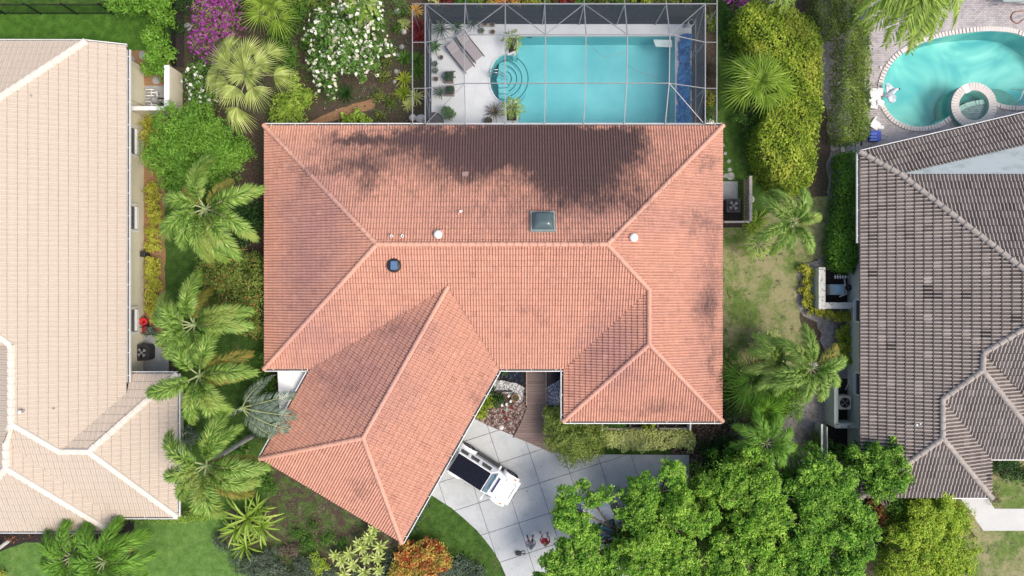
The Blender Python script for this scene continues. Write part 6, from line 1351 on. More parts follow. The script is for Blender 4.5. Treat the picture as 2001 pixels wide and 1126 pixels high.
for px, py, lab in ((255, 117, 'round grey stepping stone touching the beige roof edge'), (279, 108, 'round grey stepping stone just right of the roof edge one'), (290, 130, 'round stepping stone half hidden under the bright shrub'), (306, 157, 'round grey stepping stone nearest the white pipes'), (367, 53, 'round grey stepping stone beside the bougainvillea')):
    tag(MB().lathe(P(px, py, .01), [(.24, 0), (.24, .035), (.22, .05), (.001, .05)], 24).build('stepping_stone', MT['greyconc']), lab, 'stepping stone', 'round stepping stones')
# garden walls and pool equipment by the left house
def wall_box(name, x0, y0, x1, y1, h, mat, label, cat='wall', top=None):
    """corners in ground pixels"""
    a, b = P(x0, y0), P(x1, y1); t = empty(name, ((a.x + b.x) / 2, (a.y + b.y) / 2, 0), label, cat); c = ((a.x + b.x) / 2, (a.y + b.y) / 2)
    MB().box((*c, h / 2 - .03), (abs(a.x - b.x), abs(a.y - b.y), h - .06)).build('body', MT[mat], t, bevel=.01)
    MB().box((*c, h), (abs(a.x - b.x) + .03, abs(a.y - b.y) + .03, .06)).build('coping', MT[top or mat], t, bevel=.01); return t
wall_box('garden_wall', 348, 145, 357, 222, 1.6, 'cream', 'freestanding cream garden wall beside the bright shrub', top='white'); wall_box('garden_wall', 283, 222, 347, 229, 1.6, 'cream', 'short cream wall joining the left house to the freestanding wall', top='white')
pad = structure('equipment_pad', pp([(284, 168), (332, 168), (346, 222), (284, 222)]), .04, 'greyconc', thick=.03)
t = empty('pool_equipment', P(300, 195), 'cluster of white pool pipes and a dark pump beside the cream wall', 'pool pump')
for k in range(7):
    x, y_ = 283 + (k % 2) * 5, 175 + k * 6; z = .3 + .12 * (k % 3)
    a = P(x, y_, z); MB().tube([a, a + Vector((.45, 0, 0)), a + Vector((.5, 0, -.06)), a + Vector((.5, 0, -z + .05))], .038, 8).build('pipe', MT['white'], t)
MB().tube([P(296, 176, .35), P(296, 212, .35)], .045, 8).build('pipe', MT['white'], t); MB().tube([P(303, 178, .3), P(307, 180, .3), P(307, 196, .3), P(314, 196, .3)], .04, 8).build('pipe', MT['white'], t)
MB().tube([P(304, 206, .25), P(318, 206, .25)], [.13, .13], 12).build('pump', MT['black_plastic'], t); MB().lathe(P(310, 200, .04), [(.2, 0), (.22, .5), (.15, .7), (.001, .75)], 16).build('filter', MT['grey'], t); MB().tube([P(308, 192, .3), P(324, 193, .3), P(325, 201, .3)], .035, 8).build('pipe', MT['black'], t)
wall_px = 278
tag(MB().box(P(283.5, 497, .3), (.3, .32, .6)).build('meter_box', MT['black_plastic'], bevel=.02), 'black square box on the mulch beside the left house wall', 'box')
lad = empty('ladder', P(280, 560), 'aluminium ladder lying on the mulch against the left house wall', 'ladder')
for x in (276, 286): MB().bar(P(x, 508, .1), P(x, 613, .1), .04, .08).build('rail', MT['steel'], lad)
for i in range(11): MB().bar(P(276, 513 + i * 9.5, .1), P(286, 513 + i * 9.5, .1), .03, .03).build('rung', MT['steel'], lad)
t = empty('garden_cart', P(285, 635), 'red garden cart with a bent metal handle beside the ladder', 'cart')
MB().lathe(P(285, 628, .15), [(.05, 0), (.2, .1), (.24, .35), (.15, .36), (.1, .2)], 12).build('tray', MT['red'], t); MB().box(P(284, 644, .25), (.24, .42, .3)).build('body', simple('dark_red_plastic', (.25, .01, .02), .5), t, bevel=.04)
MB().tube([P(281, 640, .4), P(269, 640, .5), P(267, 645, .5), P(268, 651, .5), P(281, 651, .4)], .018, 6).build('handle', MT['black'], t)
for y_ in (634, 650): MB().tube([P(280, y_, .12), P(290, y_, .12)], .1, 12).build('wheel', MT['tyre'], t)
bush('potted_plant', 'bluish green plants between red cart and air conditioner', 'shrub', [(294, 652, 10, .5), (300, 646, 8, .4)], 'silver', .14, .4, 26, 14, .14, stem=False)
structure('concrete_pad', pp([(278, 655), (330, 655), (330, 726), (278, 726)]), .05, 'greyconc', thick=.04)
t = empty('air_conditioner', P(288, 687), 'black round cornered air conditioner between the cream wall and the palms', 'air conditioner')
def rrect(cx, cy, w, d, r_, n_=5, sk=0):
    o = []
    for (sx, sy, a0) in ((1, 1, 0), (-1, 1, 90), (-1, -1, 180), (1, -1, 270)):
        for k in range(n_ + 1): a = R(a0 + 90 * k / n_); o.append((cx + sx * (w / 2 - r_) + r_ * math.cos(a) + (sk if sy < 0 else 0), cy + sy * (d / 2 - r_) + r_ * math.sin(a)))
    return o
def ac(t, px, py, w, d, h, mat, rr, ring, hub=True):
    c = P(px, py, 0); MB().prism(rrect(c.x, c.y, w, d, rr), .05, h).build('casing', MT[mat], t, bevel=.02)
    MB().lathe(Vector((c.x, c.y, h)), [(ring, .002), (ring, .03), (ring * .94, .035), (ring * .9, -.0), (ring * .88, .004), (.001, .004)], 28).build('fan_ring', MT['black'], t)
    m = MB()
    for k in range(4):
        a = R(90 * k + 20); m.add([(c.x + math.cos(a) * .05, c.y + math.sin(a) * .05, h + .012), (c.x + math.cos(a) * ring * .85, c.y + math.sin(a) * ring * .85, h + .01), (c.x + math.cos(a + .7) * ring * .85, c.y + math.sin(a + .7) * ring * .85, h + .022), (c.x + math.cos(a + .5) * .05, c.y + math.sin(a + .5) * .05, h + .015)], [(0, 1, 2, 3)])
    m.build('fan_blade', MT['grey'], t)
    g = MB()
    for k in range(1, 6): g.lathe(Vector((c.x, c.y, h + .034)), [(ring * k / 6, 0), (ring * k / 6 + .008, .004)], 24)
    for k in range(8): a = R(45 * k); g.bar((c.x, c.y, h + .034), (c.x + math.cos(a) * ring, c.y + math.sin(a) * ring, h + .034), .008, .008)
    g.build('guard', MT['black'], t); MB().lathe(Vector((c.x, c.y, h + .03)), [(.05, 0), (.045, .03), (.001, .035)], 12).build('hub', MT['grey'], t)
ac(t, 290, 687, .86, .95, .75, 'black_plastic', .22, .34)
# ------------------------------------------------------------------ wooden slat enclosure right of the main house
structure('concrete_pad', pp([(1400, 355), (1441, 355), (1441, 392), (1400, 392)]), .06, 'greyconc', thick=.05); structure('dirt_bed', pp([(1400, 392), (1450, 392), (1450, 445), (1400, 445)]), .03, 'darkmulch')
for i, (px, py, r_) in enumerate([(1413, 284, 5), (1418, 300, 5.5), (1425, 316, 6), (1426, 332, 6), (1428, 345, 10), (1419, 344, 7)]):
    rock(px, py, r_, f'flat pale stone on the path east of the salmon house, {["first", "second", "third", "fourth", "large one at the end", "tucked beside the large one"][i]}', 'rock', 'flat stepping stones east of the main house', 'stepping_stone', h=.06)
t = empty('air_conditioner', P(1430, 404), 'dark air conditioner with large grey fan inside the wooden slat enclosure', 'air conditioner'); ac(t, 1425, 405, .8, .8, .8, 'black_plastic', .08, .34)
enc = empty('slat_fence', P(1455, 400), 'weathered wooden slat enclosure around the air conditioner of the salmon house', 'slat fence')
ze = 1.15
x_, y0_, y1_ = P(1452, 0).x, P(0, 352).y, P(0, 436).y
k = 0; y_ = y1_
while y_ < y0_: MB().box((x_, y_ + .05, ze / 2), (.03, .1, ze)).build('slat', MT['wood'], enc); y_ += .16
for z in (.35, 1.0): MB().bar((x_ - .035, y1_, z), (x_ - .035, y0_, z), .04, .08).build('rail', MT['wood'], enc)
MB().bar((x_ + .06, y1_, ze), (x_ + .06, y0_ + .05, ze), .16, .04).build('cap', simple('pale_timber', (.4, .36, .33), .8, var=.3, scale=8), enc)
xx = P(1404, 0).x
while xx < x_ - .1: MB().box((xx, y1_, ze / 2), (.1, .03, ze)).build('slat', MT['wood'], enc); xx += .16
MB().bar((P(1404, 0).x, y1_ - .04, ze), (x_, y1_ - .04, ze), .1, .04).build('cap', bpy.data.materials['pale_timber'], enc)
tag(MB().lathe(P(1467, 390, .02), [(.2, 0), (.2, .06), (.14, .08), (.13, .03), (.001, .03)], 20).build('irrigation_cover', MT['whiterock']), 'pale round cover at the foot of the slat enclosure', 'cover')
for i, py in enumerate((357, 367, 386)): tag(MB().tube([P(1404, py, .5), P(1412, py, .5), P(1413, py + 2, .2)], .03, 6).build('wall_pipe', MT['white']), 'short white pipe by the slat enclosure, ' + ('top one', 'middle one', 'bottom one')[i], 'pipe', 'white pipes beside the enclosure')
# ------------------------------------------------------------------ right side courtyards
wall_box('courtyard_wall', 1586, 524, 1598, 603, .95, 'pale_wall', 'pale low wall on the west side of the small courtyard', top='wall_top'); wall_box('courtyard_wall', 1598, 591, 1659, 602, .95, 'pale_wall', 'pale low wall on the south side of the small courtyard', top='wall_top')
structure('courtyard_floor', pp([(1598, 528), (1660, 528), (1660, 592), (1598, 592)]), .03, 'darkmulch')
t = empty('pool_heater', P(1633, 566), 'pale blue grey pool heater box with white pipes in the small courtyard', 'pool heater')
MB().box(P(1632, 566, .35), (.85, .62, .6)).build('casing', simple('blue_grey_box', (.3, .37, .42), .5), t, bevel=.03); MB().box(P(1637, 565, .68), (.42, .42, .06)).build('lid', simple('light_blue_lid', (.25, .45, .55), .4), t, bevel=.02)
for k in range(5): MB().tube([P(1632 + k * 5, 537, .45), P(1632 + k * 5, 545, .45)], .035, 6).build('pipe', MT['white'], t)
MB().tube([P(1630, 541, .4), P(1660, 541, .4)], .04, 6).build('pipe', MT['white'], t); MB().tube([P(1650, 546, .4), P(1654, 575, .4), P(1640, 580, .4)], .045, 6).build('pipe', MT['white'], t)
for k in range(6): MB().bar(P(1618, 558 + k * 3.4, .67), P(1627, 558 + k * 3.4, .67), .02, .02).build('grille_bar', MT['grey'], t)
MB().lathe(P(1651, 562, .03), [(.16, 0), (.18, .5), (.001, .6)], 14).build('filter', MT['black_plastic'], t)
wall_box('courtyard_wall', 1611, 748, 1618, 822, 1.25, 'pale_wall', 'tall pale wall screening the air conditioner by the grey house', top='pale_wall'); wall_box('courtyard_wall', 1613, 820, 1660, 828, 1.25, 'pale_wall', 'short pale wall below the air conditioner of the grey house', top='wall_top')
structure('courtyard_floor', pp([(1618, 740), (1660, 740), (1660, 900), (1614, 900)]), .03, 'darkmulch')
t = empty('air_conditioner', P(1640, 782), 'beige square air conditioner with round fan beside the grey house', 'air conditioner'); ac(t, 1639, 783, .74, .78, .75, 'grey', .08, .29); bpy.data.objects[t.children[0].name].data.materials[0] = MT['cream']
t = empty('plank_fence', P(1604, 860), 'pale green plank gate and fence below the air conditioner wall', 'fence')
for k in range(9): MB().box(P(1604 + k * .15, 833 + k * 8.3, .8), (.05, .235, 1.6)).build('plank', MT['pale_wall'], t)
MB().bar(P(1606, 829, 1.62), P(1606, 902, 1.62), .1, .05).build('cap', MT['pale_wall'], t)
t_ = MB().tube([P(1668, 600, .4), P(1672, 700, .4), P(1662, 740, .3), P(1652, 762, .2)], .03, 6).build('conduit', MT['white']); tag(t_, 'white conduit running down to the beige air conditioner', 'conduit')
# ------------------------------------------------------------------ curved pool with spa on the right
pl2 = empty('swimming_pool', P(1880, 150), 'kidney shaped turquoise swimming pool with brick coping on the right', 'pool')
MB().prism(ccw(POOL2), -1.5, -1.45).prism(ccw(POOL2), -1.45, .03, top=False).build('basin', MT['plaster2'], pl2); MB().prism(ccw(POOL2), -.12, -.12).build('water', MT['water2'], pl2)
pts = [Vector((*p, 0)) for p in ccw(smooth_closed(pp(pool2_px), 22))]; cm = {}; acc = 0; last = 0; nbr = 0
for i in range(len(pts)):
    a, b = pts[i], pts[(i + 1) % len(pts)]; acc += (b - a).length
    if acc - last > .155 and nbr < 300:
        d = (b - a).normalized(); o_ = Vector((d.y, -d.x, 0)); c = a + o_ * .13
        if 0 < P(2040, 0).x - c.x:
            if 'm' not in cm: cm['m'] = MB().box((0, 0, 0), (.149, .27, .07)).build('coping_brick', MT['coping'], pl2, local=True); ob = cm['m']
            else: ob = bpy.data.objects.new('coping_brick', cm['m'].data); COL.objects.link(ob); ob.parent = pl2
            ob.location = Vector((c.x, c.y, .055)) - absloc(pl2); ob.rotation_euler = (0, 0, math.atan2(d.y, d.x)); nbr += 1
        last = acc
sp = empty('spa', P(1896, 209), 'round raised brick spa at the lower edge of the kidney shaped pool', 'spa'); c = P(1896, 209, 0)
ro, ri = 1.32, .86
MB().lathe(c, [(ro, -1.3), (ro, .3), (ri, .3), (ri, -.5), (.45, -.5), (.43, -.9), (.001, -.9)], 40).build('shell', MT['spa_in'], sp); MB().lathe(c, [(ri, .18), (.001, .18)], 32).build('water', MT['water2'], sp)
br = None
for k in range(44):
    a = 2 * math.pi * k / 44; rm = (ro + ri) / 2
    if br is None: ob = MB().add([(-.21, -.06, 0), (.25, -.082, 0), (.25, .082, 0), (-.21, .06, 0), (-.21, -.06, .06), (.25, -.082, .06), (.25, .082, .06), (-.21, .06, .06)], [(3, 2, 1, 0), (4, 5, 6, 7), (0, 1, 5, 4), (1, 2, 6, 5), (2, 3, 7, 6), (3, 0, 4, 7)]).build('coping_brick', MT['coping'], sp, local=True); br = ob.data
    else: ob = bpy.data.objects.new('coping_brick', br); COL.objects.link(ob); ob.parent = sp
    ob.location = (math.cos(a) * rm, math.sin(a) * rm, .29 + c.z); ob.rotation_euler = (0, 0, a)
MB().lathe(c + Vector((0, 0, -.48)), [(.45, 0), (.4, .03), (.4, -.0)], 28).build('seat_rim', simple('pale_rim', (.4, .55, .5), .7), sp)
MB().box(c + Vector((-.45, .98, .33)), (.3, .5, .05), rz=R(25)).build('spillway', MT['white'], sp)
for k, rr in enumerate((44, 33, 21)):
    q = [(1958 + rr * 1.1 * math.cos(a), 206 - rr * math.sin(a) * .9) for a in np.linspace(0, math.pi, 16)]
    ob = MB().prism(ccw(pp(q)), -1.45, -.75 + .22 * k).build('step', MT['spa_in'], pl2)
hr_ = empty('pool_handrail', P(1975, 205), 'white handrail standing in the steps of the kidney shaped pool', 'handrail')
for px, py in ((1975, 205), (1990, 208)): a = P(px, py); MB().tube([a, a + Vector((.05, .15, .7)), a + Vector((.2, .7, .85)), a + Vector((.2, 1.0, -.3))], .024, 8).build('rail', MT['white'], hr_)
t = empty('water_feature', P(1715, 192), 'white rough rock waterfall at the left end of the kidney shaped pool', 'waterfall')
m = MB(); r = random.Random(4)
for k in range(16):
    q = P(1703 + r.random() * 18, 178 + r.random() * 28, .15 + r.random() * .12); m.box(q, (.3 + r.random() * .25, .25 + r.random() * .2, .2), rz=r.random() * 3, M_=Matrix.Rotation(r.random() * 3, 3, 'Z') @ Matrix.Rotation(r.uniform(-.3, .3), 3, 'X'))
m.build('stones', MT['white'], t, bevel=.03)
# pale statue of a bird with spread wings over the pool edge
t = empty('bird_figure', P(1740, 182), 'pale grey bird figure with spread wings at the left end of the kidney pool', 'bird figure')
n = NT('pale_mottled'); n.base(n.ramp(n.noise(5, 4), [(.35, (.3, .36, .4)), (.6, (.6, .64, .66))])).p(Roughness=.7); MT['mott'] = n.m
MB().tube([P(1722, 188, .25), P(1736, 186, .45), P(1744, 180, .5), P(1751, 175, .6), P(1757, 174, .62)], [.06, .16, .17, .09, .04], 12).build('body', MT['mott'], t)
for s, q in ((1, [(1731, 164), (1738, 163), (1747, 172), (1752, 178), (1742, 186), (1733, 181)]), (-1, [(1735, 186), (1746, 182), (1752, 190), (1750, 198), (1743, 202), (1737, 197)])):
    MB().prism(ccw([tuple(P(x, y, .5)[:2]) for x, y in q]), .42, .5, bot=True).build('wing', MT['mott'], t, bevel=.03)
MB().lathe(P(1757, 174, .62), [(.07, -.05), (.06, .03), (.001, .05)], 12).build('head', MT['black'], t)
t = empty('pool_cleaner', P(1699, 267), 'blue slatted plastic crate beside the long dense hedge', 'crate')
MB().prism(rrect(*P(1706, 268, 0)[:2], .6, .62, .08), .02, .35).build('body', MT['blue'], t, bevel=.03)
for k in range(3): MB().box(P(1706, 262 + k * 6, .37), (.42, .07, .05)).build('slat', simple('light_blue_slat', (.08, .2, .65), .4), t)
MB().tube([P(1716, 264, .1), P(1735, 264, .1), P(1735, 269, .1), P(1716, 269, .1)], .015, 6).build('handle', MT['steel'], t)
t = empty('garden_bench', P(1708, 243), 'white plastic seat beside the long dense hedge', 'chair')
MB().box(P(1709, 243, .35), (.62, .48, .05), rz=R(-35)).build('seat', MT['white'], t, bevel=.02); MB().box(P(1704, 237, .55), (.1, .55, .45), rz=R(-35)).build('backrest', MT['white'], t, bevel=.02); MB().box(P(1722, 249, .3), (.3, .2, .05), rz=R(-5)).build('armrest', MT['white'], t)
for dx, dy in ((-6, -3), (6, -5), (-4, 6), (7, 5)): MB().bar(P(1709 + dx, 243 + dy, 0), P(1709 + dx, 243 + dy, .35), .04, .04).build('leg', MT['white'], t)
rock(1720, 132, 4, 'small white rock on the paver terrace above the bird figure', 'whiterock')
tag(MB().box(P(1646, 288, .05), (.24, .55, .06), rz=R(8)).build('paver_slab', MT['whiterock']), 'lone pale slab on the dirt left of the grey house corner', 'slab')
for i in range(6): tag(MB().box(P(1656 + (i % 3) * 10, 283 + (i // 3) * 13, .04), (.27, .36, .05)).build('paving_slab', MT['greyconc']), 'grey paving slab beside the corner of the grey house', 'paving slab', 'grey paving slabs by the grey house corner')
tag(MB().tube([P(2001, 38, .04)] + [P(1990 + 14 * math.cos(a), 34 + 12 * math.sin(a), .04) for a in np.linspace(1.6, 4.7, 14)] + [P(2010, 21, .04)], .035, 8).build('garden_hose', simple('brown_hose', (.25, .1, .08), .6)), 'coiled reddish hose on the paver terrace at the top right', 'hose')
t = empty('patio_table', P(1970, 2), 'glass topped patio table at the top right edge of the terrace', 'table')
MB().prism(rrect(*P(1975, 0, 0)[:2], 1.9, .8, .06), .68, .71).build('tabletop', simple('greenish_glass', (.3, .36, .34), .1), t)
for dx, dy in ((-26, -9), (26, -9), (-26, 9), (26, 9)): MB().bar(P(1975 + dx, dy, 0), P(1975 + dx, dy, .68), .04, .04).build('leg', MT['black'], t)
def chair(px, py, rz, label):
    t = empty('patio_chair', P(px, py), label, 'chair', 'patio chairs on the terrace', rz)
    MB().box((0, 0, .42), (.46, .46, .03)).build('seat', MT['grey'], t, local=True); MB().box((-.24, 0, .68), (.03, .46, .5)).build('backrest', MT['grey'], t, local=True)
    for x in (-.2, .2):
        for y_ in (-.2, .2): MB().bar((x, y_, 0), (x, y_, .42), .03, .03).build('leg', MT['black'], t, local=True)
chair(1858, 2, R(20), 'grey patio chair at the top edge beside the palm fronds'); chair(1925, -6, R(60), 'grey patio chair left of the glass topped table')
# ------------------------------------------------------------------ pots in the pebble bed
def cpot(px, py, r_, label, mat='terracotta'): pot(px, py, r_, .25, label, mat, 'plant pot', 'pots by the boardwalk', .02)
cpot(1007, 778, .22, 'large round terracotta bowl by the white gravel'); cpot(986, 773, .1, 'small terracotta pot left of the large bowl'); cpot(972, 769, .1, 'small brown pot beside the stone blocks')
for i, (px, py) in enumerate([(956, 770), (962, 770), (982, 770), (994, 774), (998, 784), (990, 790), (981, 792)]):
    tag(MB().box(P(px, py, .1), (.17, .14, .16), rz=.3 * i).build('stone_block', MT['whiterock'], bevel=.02), f'pale stone block edging the pots, {["far left", "second", "third", "fourth", "at the right bend", "below the bend", "last"][i]}', 'stone block', 'pale stone blocks by the pots')
tag(MB().box(P(986, 765, .12), (.9, .08, .1)).build('edging_board', MT['black']), 'dark board edging the white gravel', 'board')
rock(979, 835, 6, 'white boulder at the edge of the driveway', 'whiterock', h=.5)
for px, py, rr in ((991, 801, 4), (998, 828, 2.5), (987, 818, 3)): tag(MB().lathe(P(px, py, .02), [(rr / S, 0), (rr / S, .05), (rr / S * .7, .06), (rr / S * .65, .02), (.001, .02)], 14).build('ring_ornament', MT['rock']), 'grey stone ring on the pebble bed, ' + {4: 'the largest', 2.5: 'the smallest', 3: 'next to the red bromeliads'}[rr], 'stone ring', 'stone rings in the pebble bed')
# planters under the south east eave
t = empty('planter', P(1262, 838), 'long concrete planter box in three compartments under the south east eave', 'planter')
def zb(x0, y0, x1, y1, z0, z1, nm, mat='greyconc'):
    a, b = P(x0, y0, 0), P(x1, y1, 0); MB().box(((a.x + b.x) / 2, (a.y + b.y) / 2, (z0 + z1) / 2), (abs(a.x - b.x), abs(a.y - b.y), z1 - z0)).build(nm, MT[mat], t)
MT['panel'] = simple('pale_concrete_panel', (.38, .36, .34), .8, var=.15)
for x0, x1 in ((1175, 1227), (1231, 1280), (1284, 1342)): zb(x0, 833.5, x1, 838, 0, .5, 'wall', 'panel')
for x0 in (1172, 1341): zb(x0, 800, x0 + 3, 838, 0, .8, 'side_wall', 'white')
for x0 in (1227.5, 1280.5): zb(x0, 800, x0 + 3, 838, 0, .5, 'divider', 'black')
zb(1175, 800, 1341, 833, .05, .12, 'soil', 'darkmulch')
rosettes('strap_leaf_plant', 'striped strap leaves in the left compartment of the planter', 'strap leaf plant', [(1212, 830, .8), (1196, 828, .6)], 'mid', .6, .08, 20, z=.3); bush('shrub', 'yellow tipped plant in the middle compartment of the planter', 'shrub', [(1268, 830, 12, .7)], 'hedge', .12, .5, 30, 16, .14, stem=False)
# bag on the driveway
t = empty('shoulder_bag', P(1013, 1080), 'black shoulder bag with looped strap lying on the driveway', 'bag')
MB().prism(rrect(P(1013, 1080).x, P(1013, 1080).y, .34, .2, .06), .05, .2).build('body', MT['black'], t, bevel=.03)
MB().tube([P(1018, 1079, .07), P(1023, 1076, .07), P(1026, 1077, .07), P(1026.5, 1082, .07), P(1023, 1083, .07), P(1018, 1081, .07)], .018, 6).build('strap', MT['black'], t)
scatter('fallen_leaves', [(990, 900), (1180, 892), (1340, 892), (1340, 1126), (1010, 1126), (960, 1060), (900, 1000), (850, 960), (950, 850)], 'brownveg', 1.6, .08, .055, aspect=.6, hh=.004, up=2)
scatter('fallen_leaves', [(1100, 930), (1340, 900), (1340, 1126), (1050, 1126)], 'rust', 1.6, .09, .055, aspect=.6, hh=.004, up=2)
# ------------------------------------------------------------------ vehicles
def wheel(t, c, ax, r=.40, w=.26):
    """c centre, ax axle direction (outward), tyre as the part, rim below it"""
    c = Vector(c); ax = Vector(ax).normalized(); q = ax.to_track_quat('Z', 'Y').to_matrix(); m = MB(); prof = [(r * .62, -w / 2), (r * .93, -w / 2), (r, -w * .35), (r, w * .35), (r * .93, w / 2), (r * .62, w / 2)]
    b = MB().lathe((0, 0, 0), prof + [prof[0]], 28); b.v = [tuple(c + q @ Vector(v)) for v in b.v]; o = b.build('wheel', MT['tyre'], t, local=True)
    b = MB().lathe((0, 0, 0), [(r * .62, w * .42), (r * .55, w * .25), (r * .2, w * .32), (.001, w * .36)], 20)
    for k in range(6): a = R(60 * k); b.bar((0, 0, w * .38), (math.cos(a) * r * .58, math.sin(a) * r * .58, w * .42), .07, .03)
    b.v = [tuple(c + q @ Vector(v)) for v in b.v]; b.build('rim', MT['rim'], o, local=True)
def loft(secs, mi=0, smooth=False):
    """secs: list of (x, [(y, z)...]) equal counts, closed section"""
    m = MB(); k = len(secs[0][1]); vs_ = [(x, y, z) for x, s in secs for y, z in s]; fs = []
    for i in range(len(secs) - 1):
        for j in range(k): fs.append((i * k + j, i * k + (j + 1) % k, (i + 1) * k + (j + 1) % k, (i + 1) * k + j))
    fs.append(tuple(range(k - 1, -1, -1))); fs.append(tuple((len(secs) - 1) * k + j for j in range(k))); m.add(vs_, fs, mi, smooth); return m
# white off-road car, x forward, origin midway between the axles on the ground
j = empty('offroad_car', (-1.72, -10.83, .045), 'white boxy off road car with black soft top, nose pointing away from the garage', 'car', None, math.atan2(-.537, .843))
def sect(w0, w1, z0, z1, w2=None): w2 = w2 or w1; return [(-w0, z0), (w0, z0), (w1, z1 - .12), (w2 - .05, z1), (-w2 + .05, z1), (-w1, z1 - .12)]
body = loft([(-2.05, sect(.70, .74, .5, 1.02)), (-1.9, sect(.76, .79, .45, 1.12)), (.78, sect(.77, .79, .45, 1.14)), (.82, sect(.74, .76, .45, 1.16)), (1.7, sect(.56, .62, .5, 1.10)), (1.92, sect(.52, .58, .55, 1.02)), (1.95, sect(.5, .55, .6, .95))])
body.build('body', MT['carwhite'], j, local=True, bevel=.03)
def quadbox(b4, t4, nm, mat, z0, z1, par=None): # frustum from four bottom and four top points
    m = MB().add([(x, y, z0) for x, y in b4] + [(x, y, z1) for x, y in t4], [(3, 2, 1, 0), (4, 5, 6, 7), (0, 1, 5, 4), (1, 2, 6, 5), (2, 3, 7, 6), (3, 0, 4, 7)]); return m.build(nm, MT[mat], par or j, local=True, bevel=.03)
cabin = quadbox([(-2.02, -.78), (.72, -.78), (.72, .78), (-2.02, .78)], [(-1.9, -.62), (.28, -.60), (.28, .60), (-1.9, .62)], 'cabin', 'carwhite', 1.1, 1.78)
top = MB(); top.prism(rrect(-.80, 0, 2.15, 1.14, .04), 1.77, 1.83); top.build('soft_top', MT['softtop'], j, local=True, bevel=.015)
# windscreen and side glass lie on the sloping cabin faces
ws = MB().add([(.73, -.68, 1.17), (.73, .68, 1.17), (.345, .56, 1.73), (.345, -.56, 1.73)], [(0, 1, 2, 3)]); ws.build('windscreen', MT['carglass'], j, local=True)
for y_ in (-.35, .25): MB().bar((.745, y_, 1.17), (.60, y_ + .3, 1.40), .02, .015).build('wiper', MT['black'], j, local=True)
for s in (-1, 1):
    for x0, x1 in ((-1.85, -1.32), (-1.16, -.60), (-.42, .22)):
        f = lambda x, z: (x, s * ((.78 - (z - 1.1) / .68 * .17) + .012), z); MB().add([f(x0, 1.24), f(x1, 1.24), f(x1 - .04, 1.64), f(x0 + .02, 1.64)], [(0, 1, 2, 3) if s < 0 else (3, 2, 1, 0)]).build('side_window', MT['darkglass'], j, local=True)
    # wide arches, running board, mirror, lamps
    for xc in (-1.48, 1.5):
        m = MB(); prof = []
        for k in range(9): a = R(180 - k * 22.5); prof.append((xc + math.cos(a) * .56, .55 + math.sin(a) * .48))
        for k in range(8):
            (xa, za), (xb, zb_) = prof[k], prof[k + 1]; y1, y0 = s * .94, s * (.52 if xc > 0 else .7); m.add([(xa, y0, za), (xb, y0, zb_), (xb, y1, zb_ - .02), (xa, y1, za - .02), (xa, y1, za - .09), (xb, y1, zb_ - .09)], [(0, 1, 2, 3) if s < 0 else (3, 2, 1, 0), (3, 2, 5, 4) if s < 0 else (4, 5, 2, 3)])
        m.build('fender', MT['carwhite'], j, local=True)
        wheel(j, (xc, s * .80, .41), (0, s, 0), .41)
    MB().box((0, s * .88, .42), (2.05, .18, .07)).build('running_board', MT['black_plastic'], j, local=True, bevel=.02)
    MB().bar((.62, s * .8, 1.22), (.6, s * .97, 1.25), .03, .03).box((.6, s * 1.02, 1.28), (.09, .2, .16)).build('mirror', MT['carwhite'], j, local=True)
    MB().lathe((1.93, s * .40, .86), [(.001, 0)], 3); b = MB().lathe((0, 0, 0), [(.1, -.03), (.1, .03), (.001, .05)], 16); b.v = [(1.95 + z, s * .38 + x, .85 + y_) for x, y_, z in b.v]; b.build('headlight', simple('lamp_glass', (.6, .6, .58), .1), j, local=True)
    MB().box((1.74, s * .8, 1.0), (.14, .08, .05)).build('indicator', simple('amber_lamp', (.5, .18, .02), .3), j, local=True)
    MB().box((1.3, s * .58, 1.17), (.07, .05, .03)).build('hood_latch', MT['black'], j, local=True)
    MB().box((1.15, s * .2, 1.165), (.05, .12, .02)).build('washer_jet', MT['grey'], j, local=True)
hood = loft([(.84, [(-.66, 1.14), (.66, 1.14), (.62, 1.185), (-.62, 1.185)]), (1.75, [(-.55, 1.08), (.55, 1.08), (.5, 1.125), (-.5, 1.125)]), (1.92, [(-.5, .98), (.5, .98), (.46, 1.02), (-.46, 1.02)])]); hood.build('hood', MT['carwhite'], j, local=True, bevel=.015)
MB().box((.93, 0, 1.19), (.13, .95, .02)).build('cowl_vent', simple('navy_vent', (.015, .02, .09), .4), j, local=True); MB().bar((1.86, -.5, 1.035), (1.86, .5, 1.035), .025, .02).build('hood_gap', MT['black'], j, local=True)
b = MB()
for k in range(7): b.box((1.965, -.3 + k * .1, .85), (.02, .05, .26))
b.build('grille', MT['black'], j, local=True)
MB().box((2.1, 0, .6), (.2, 1.55, .2)).build('bumper', MT['carwhite'], j, local=True, bevel=.05); MB().box((2.22, -.05, .62), (.03, .4, .12)).build('number_plate', MT['black'], j, local=True)
MB().lathe((-2.2, 0, .95), [(.001, 0)], 3); b = MB().lathe((0, 0, 0), [(.39, -.12), (.39, .12), (.2, .14), (.001, .14)], 24); b.v = [(-2.18 - z, x, 1.0 + y_) for x, y_, z in b.v]; b.build('spare_wheel', MT['tyre'], j, local=True)
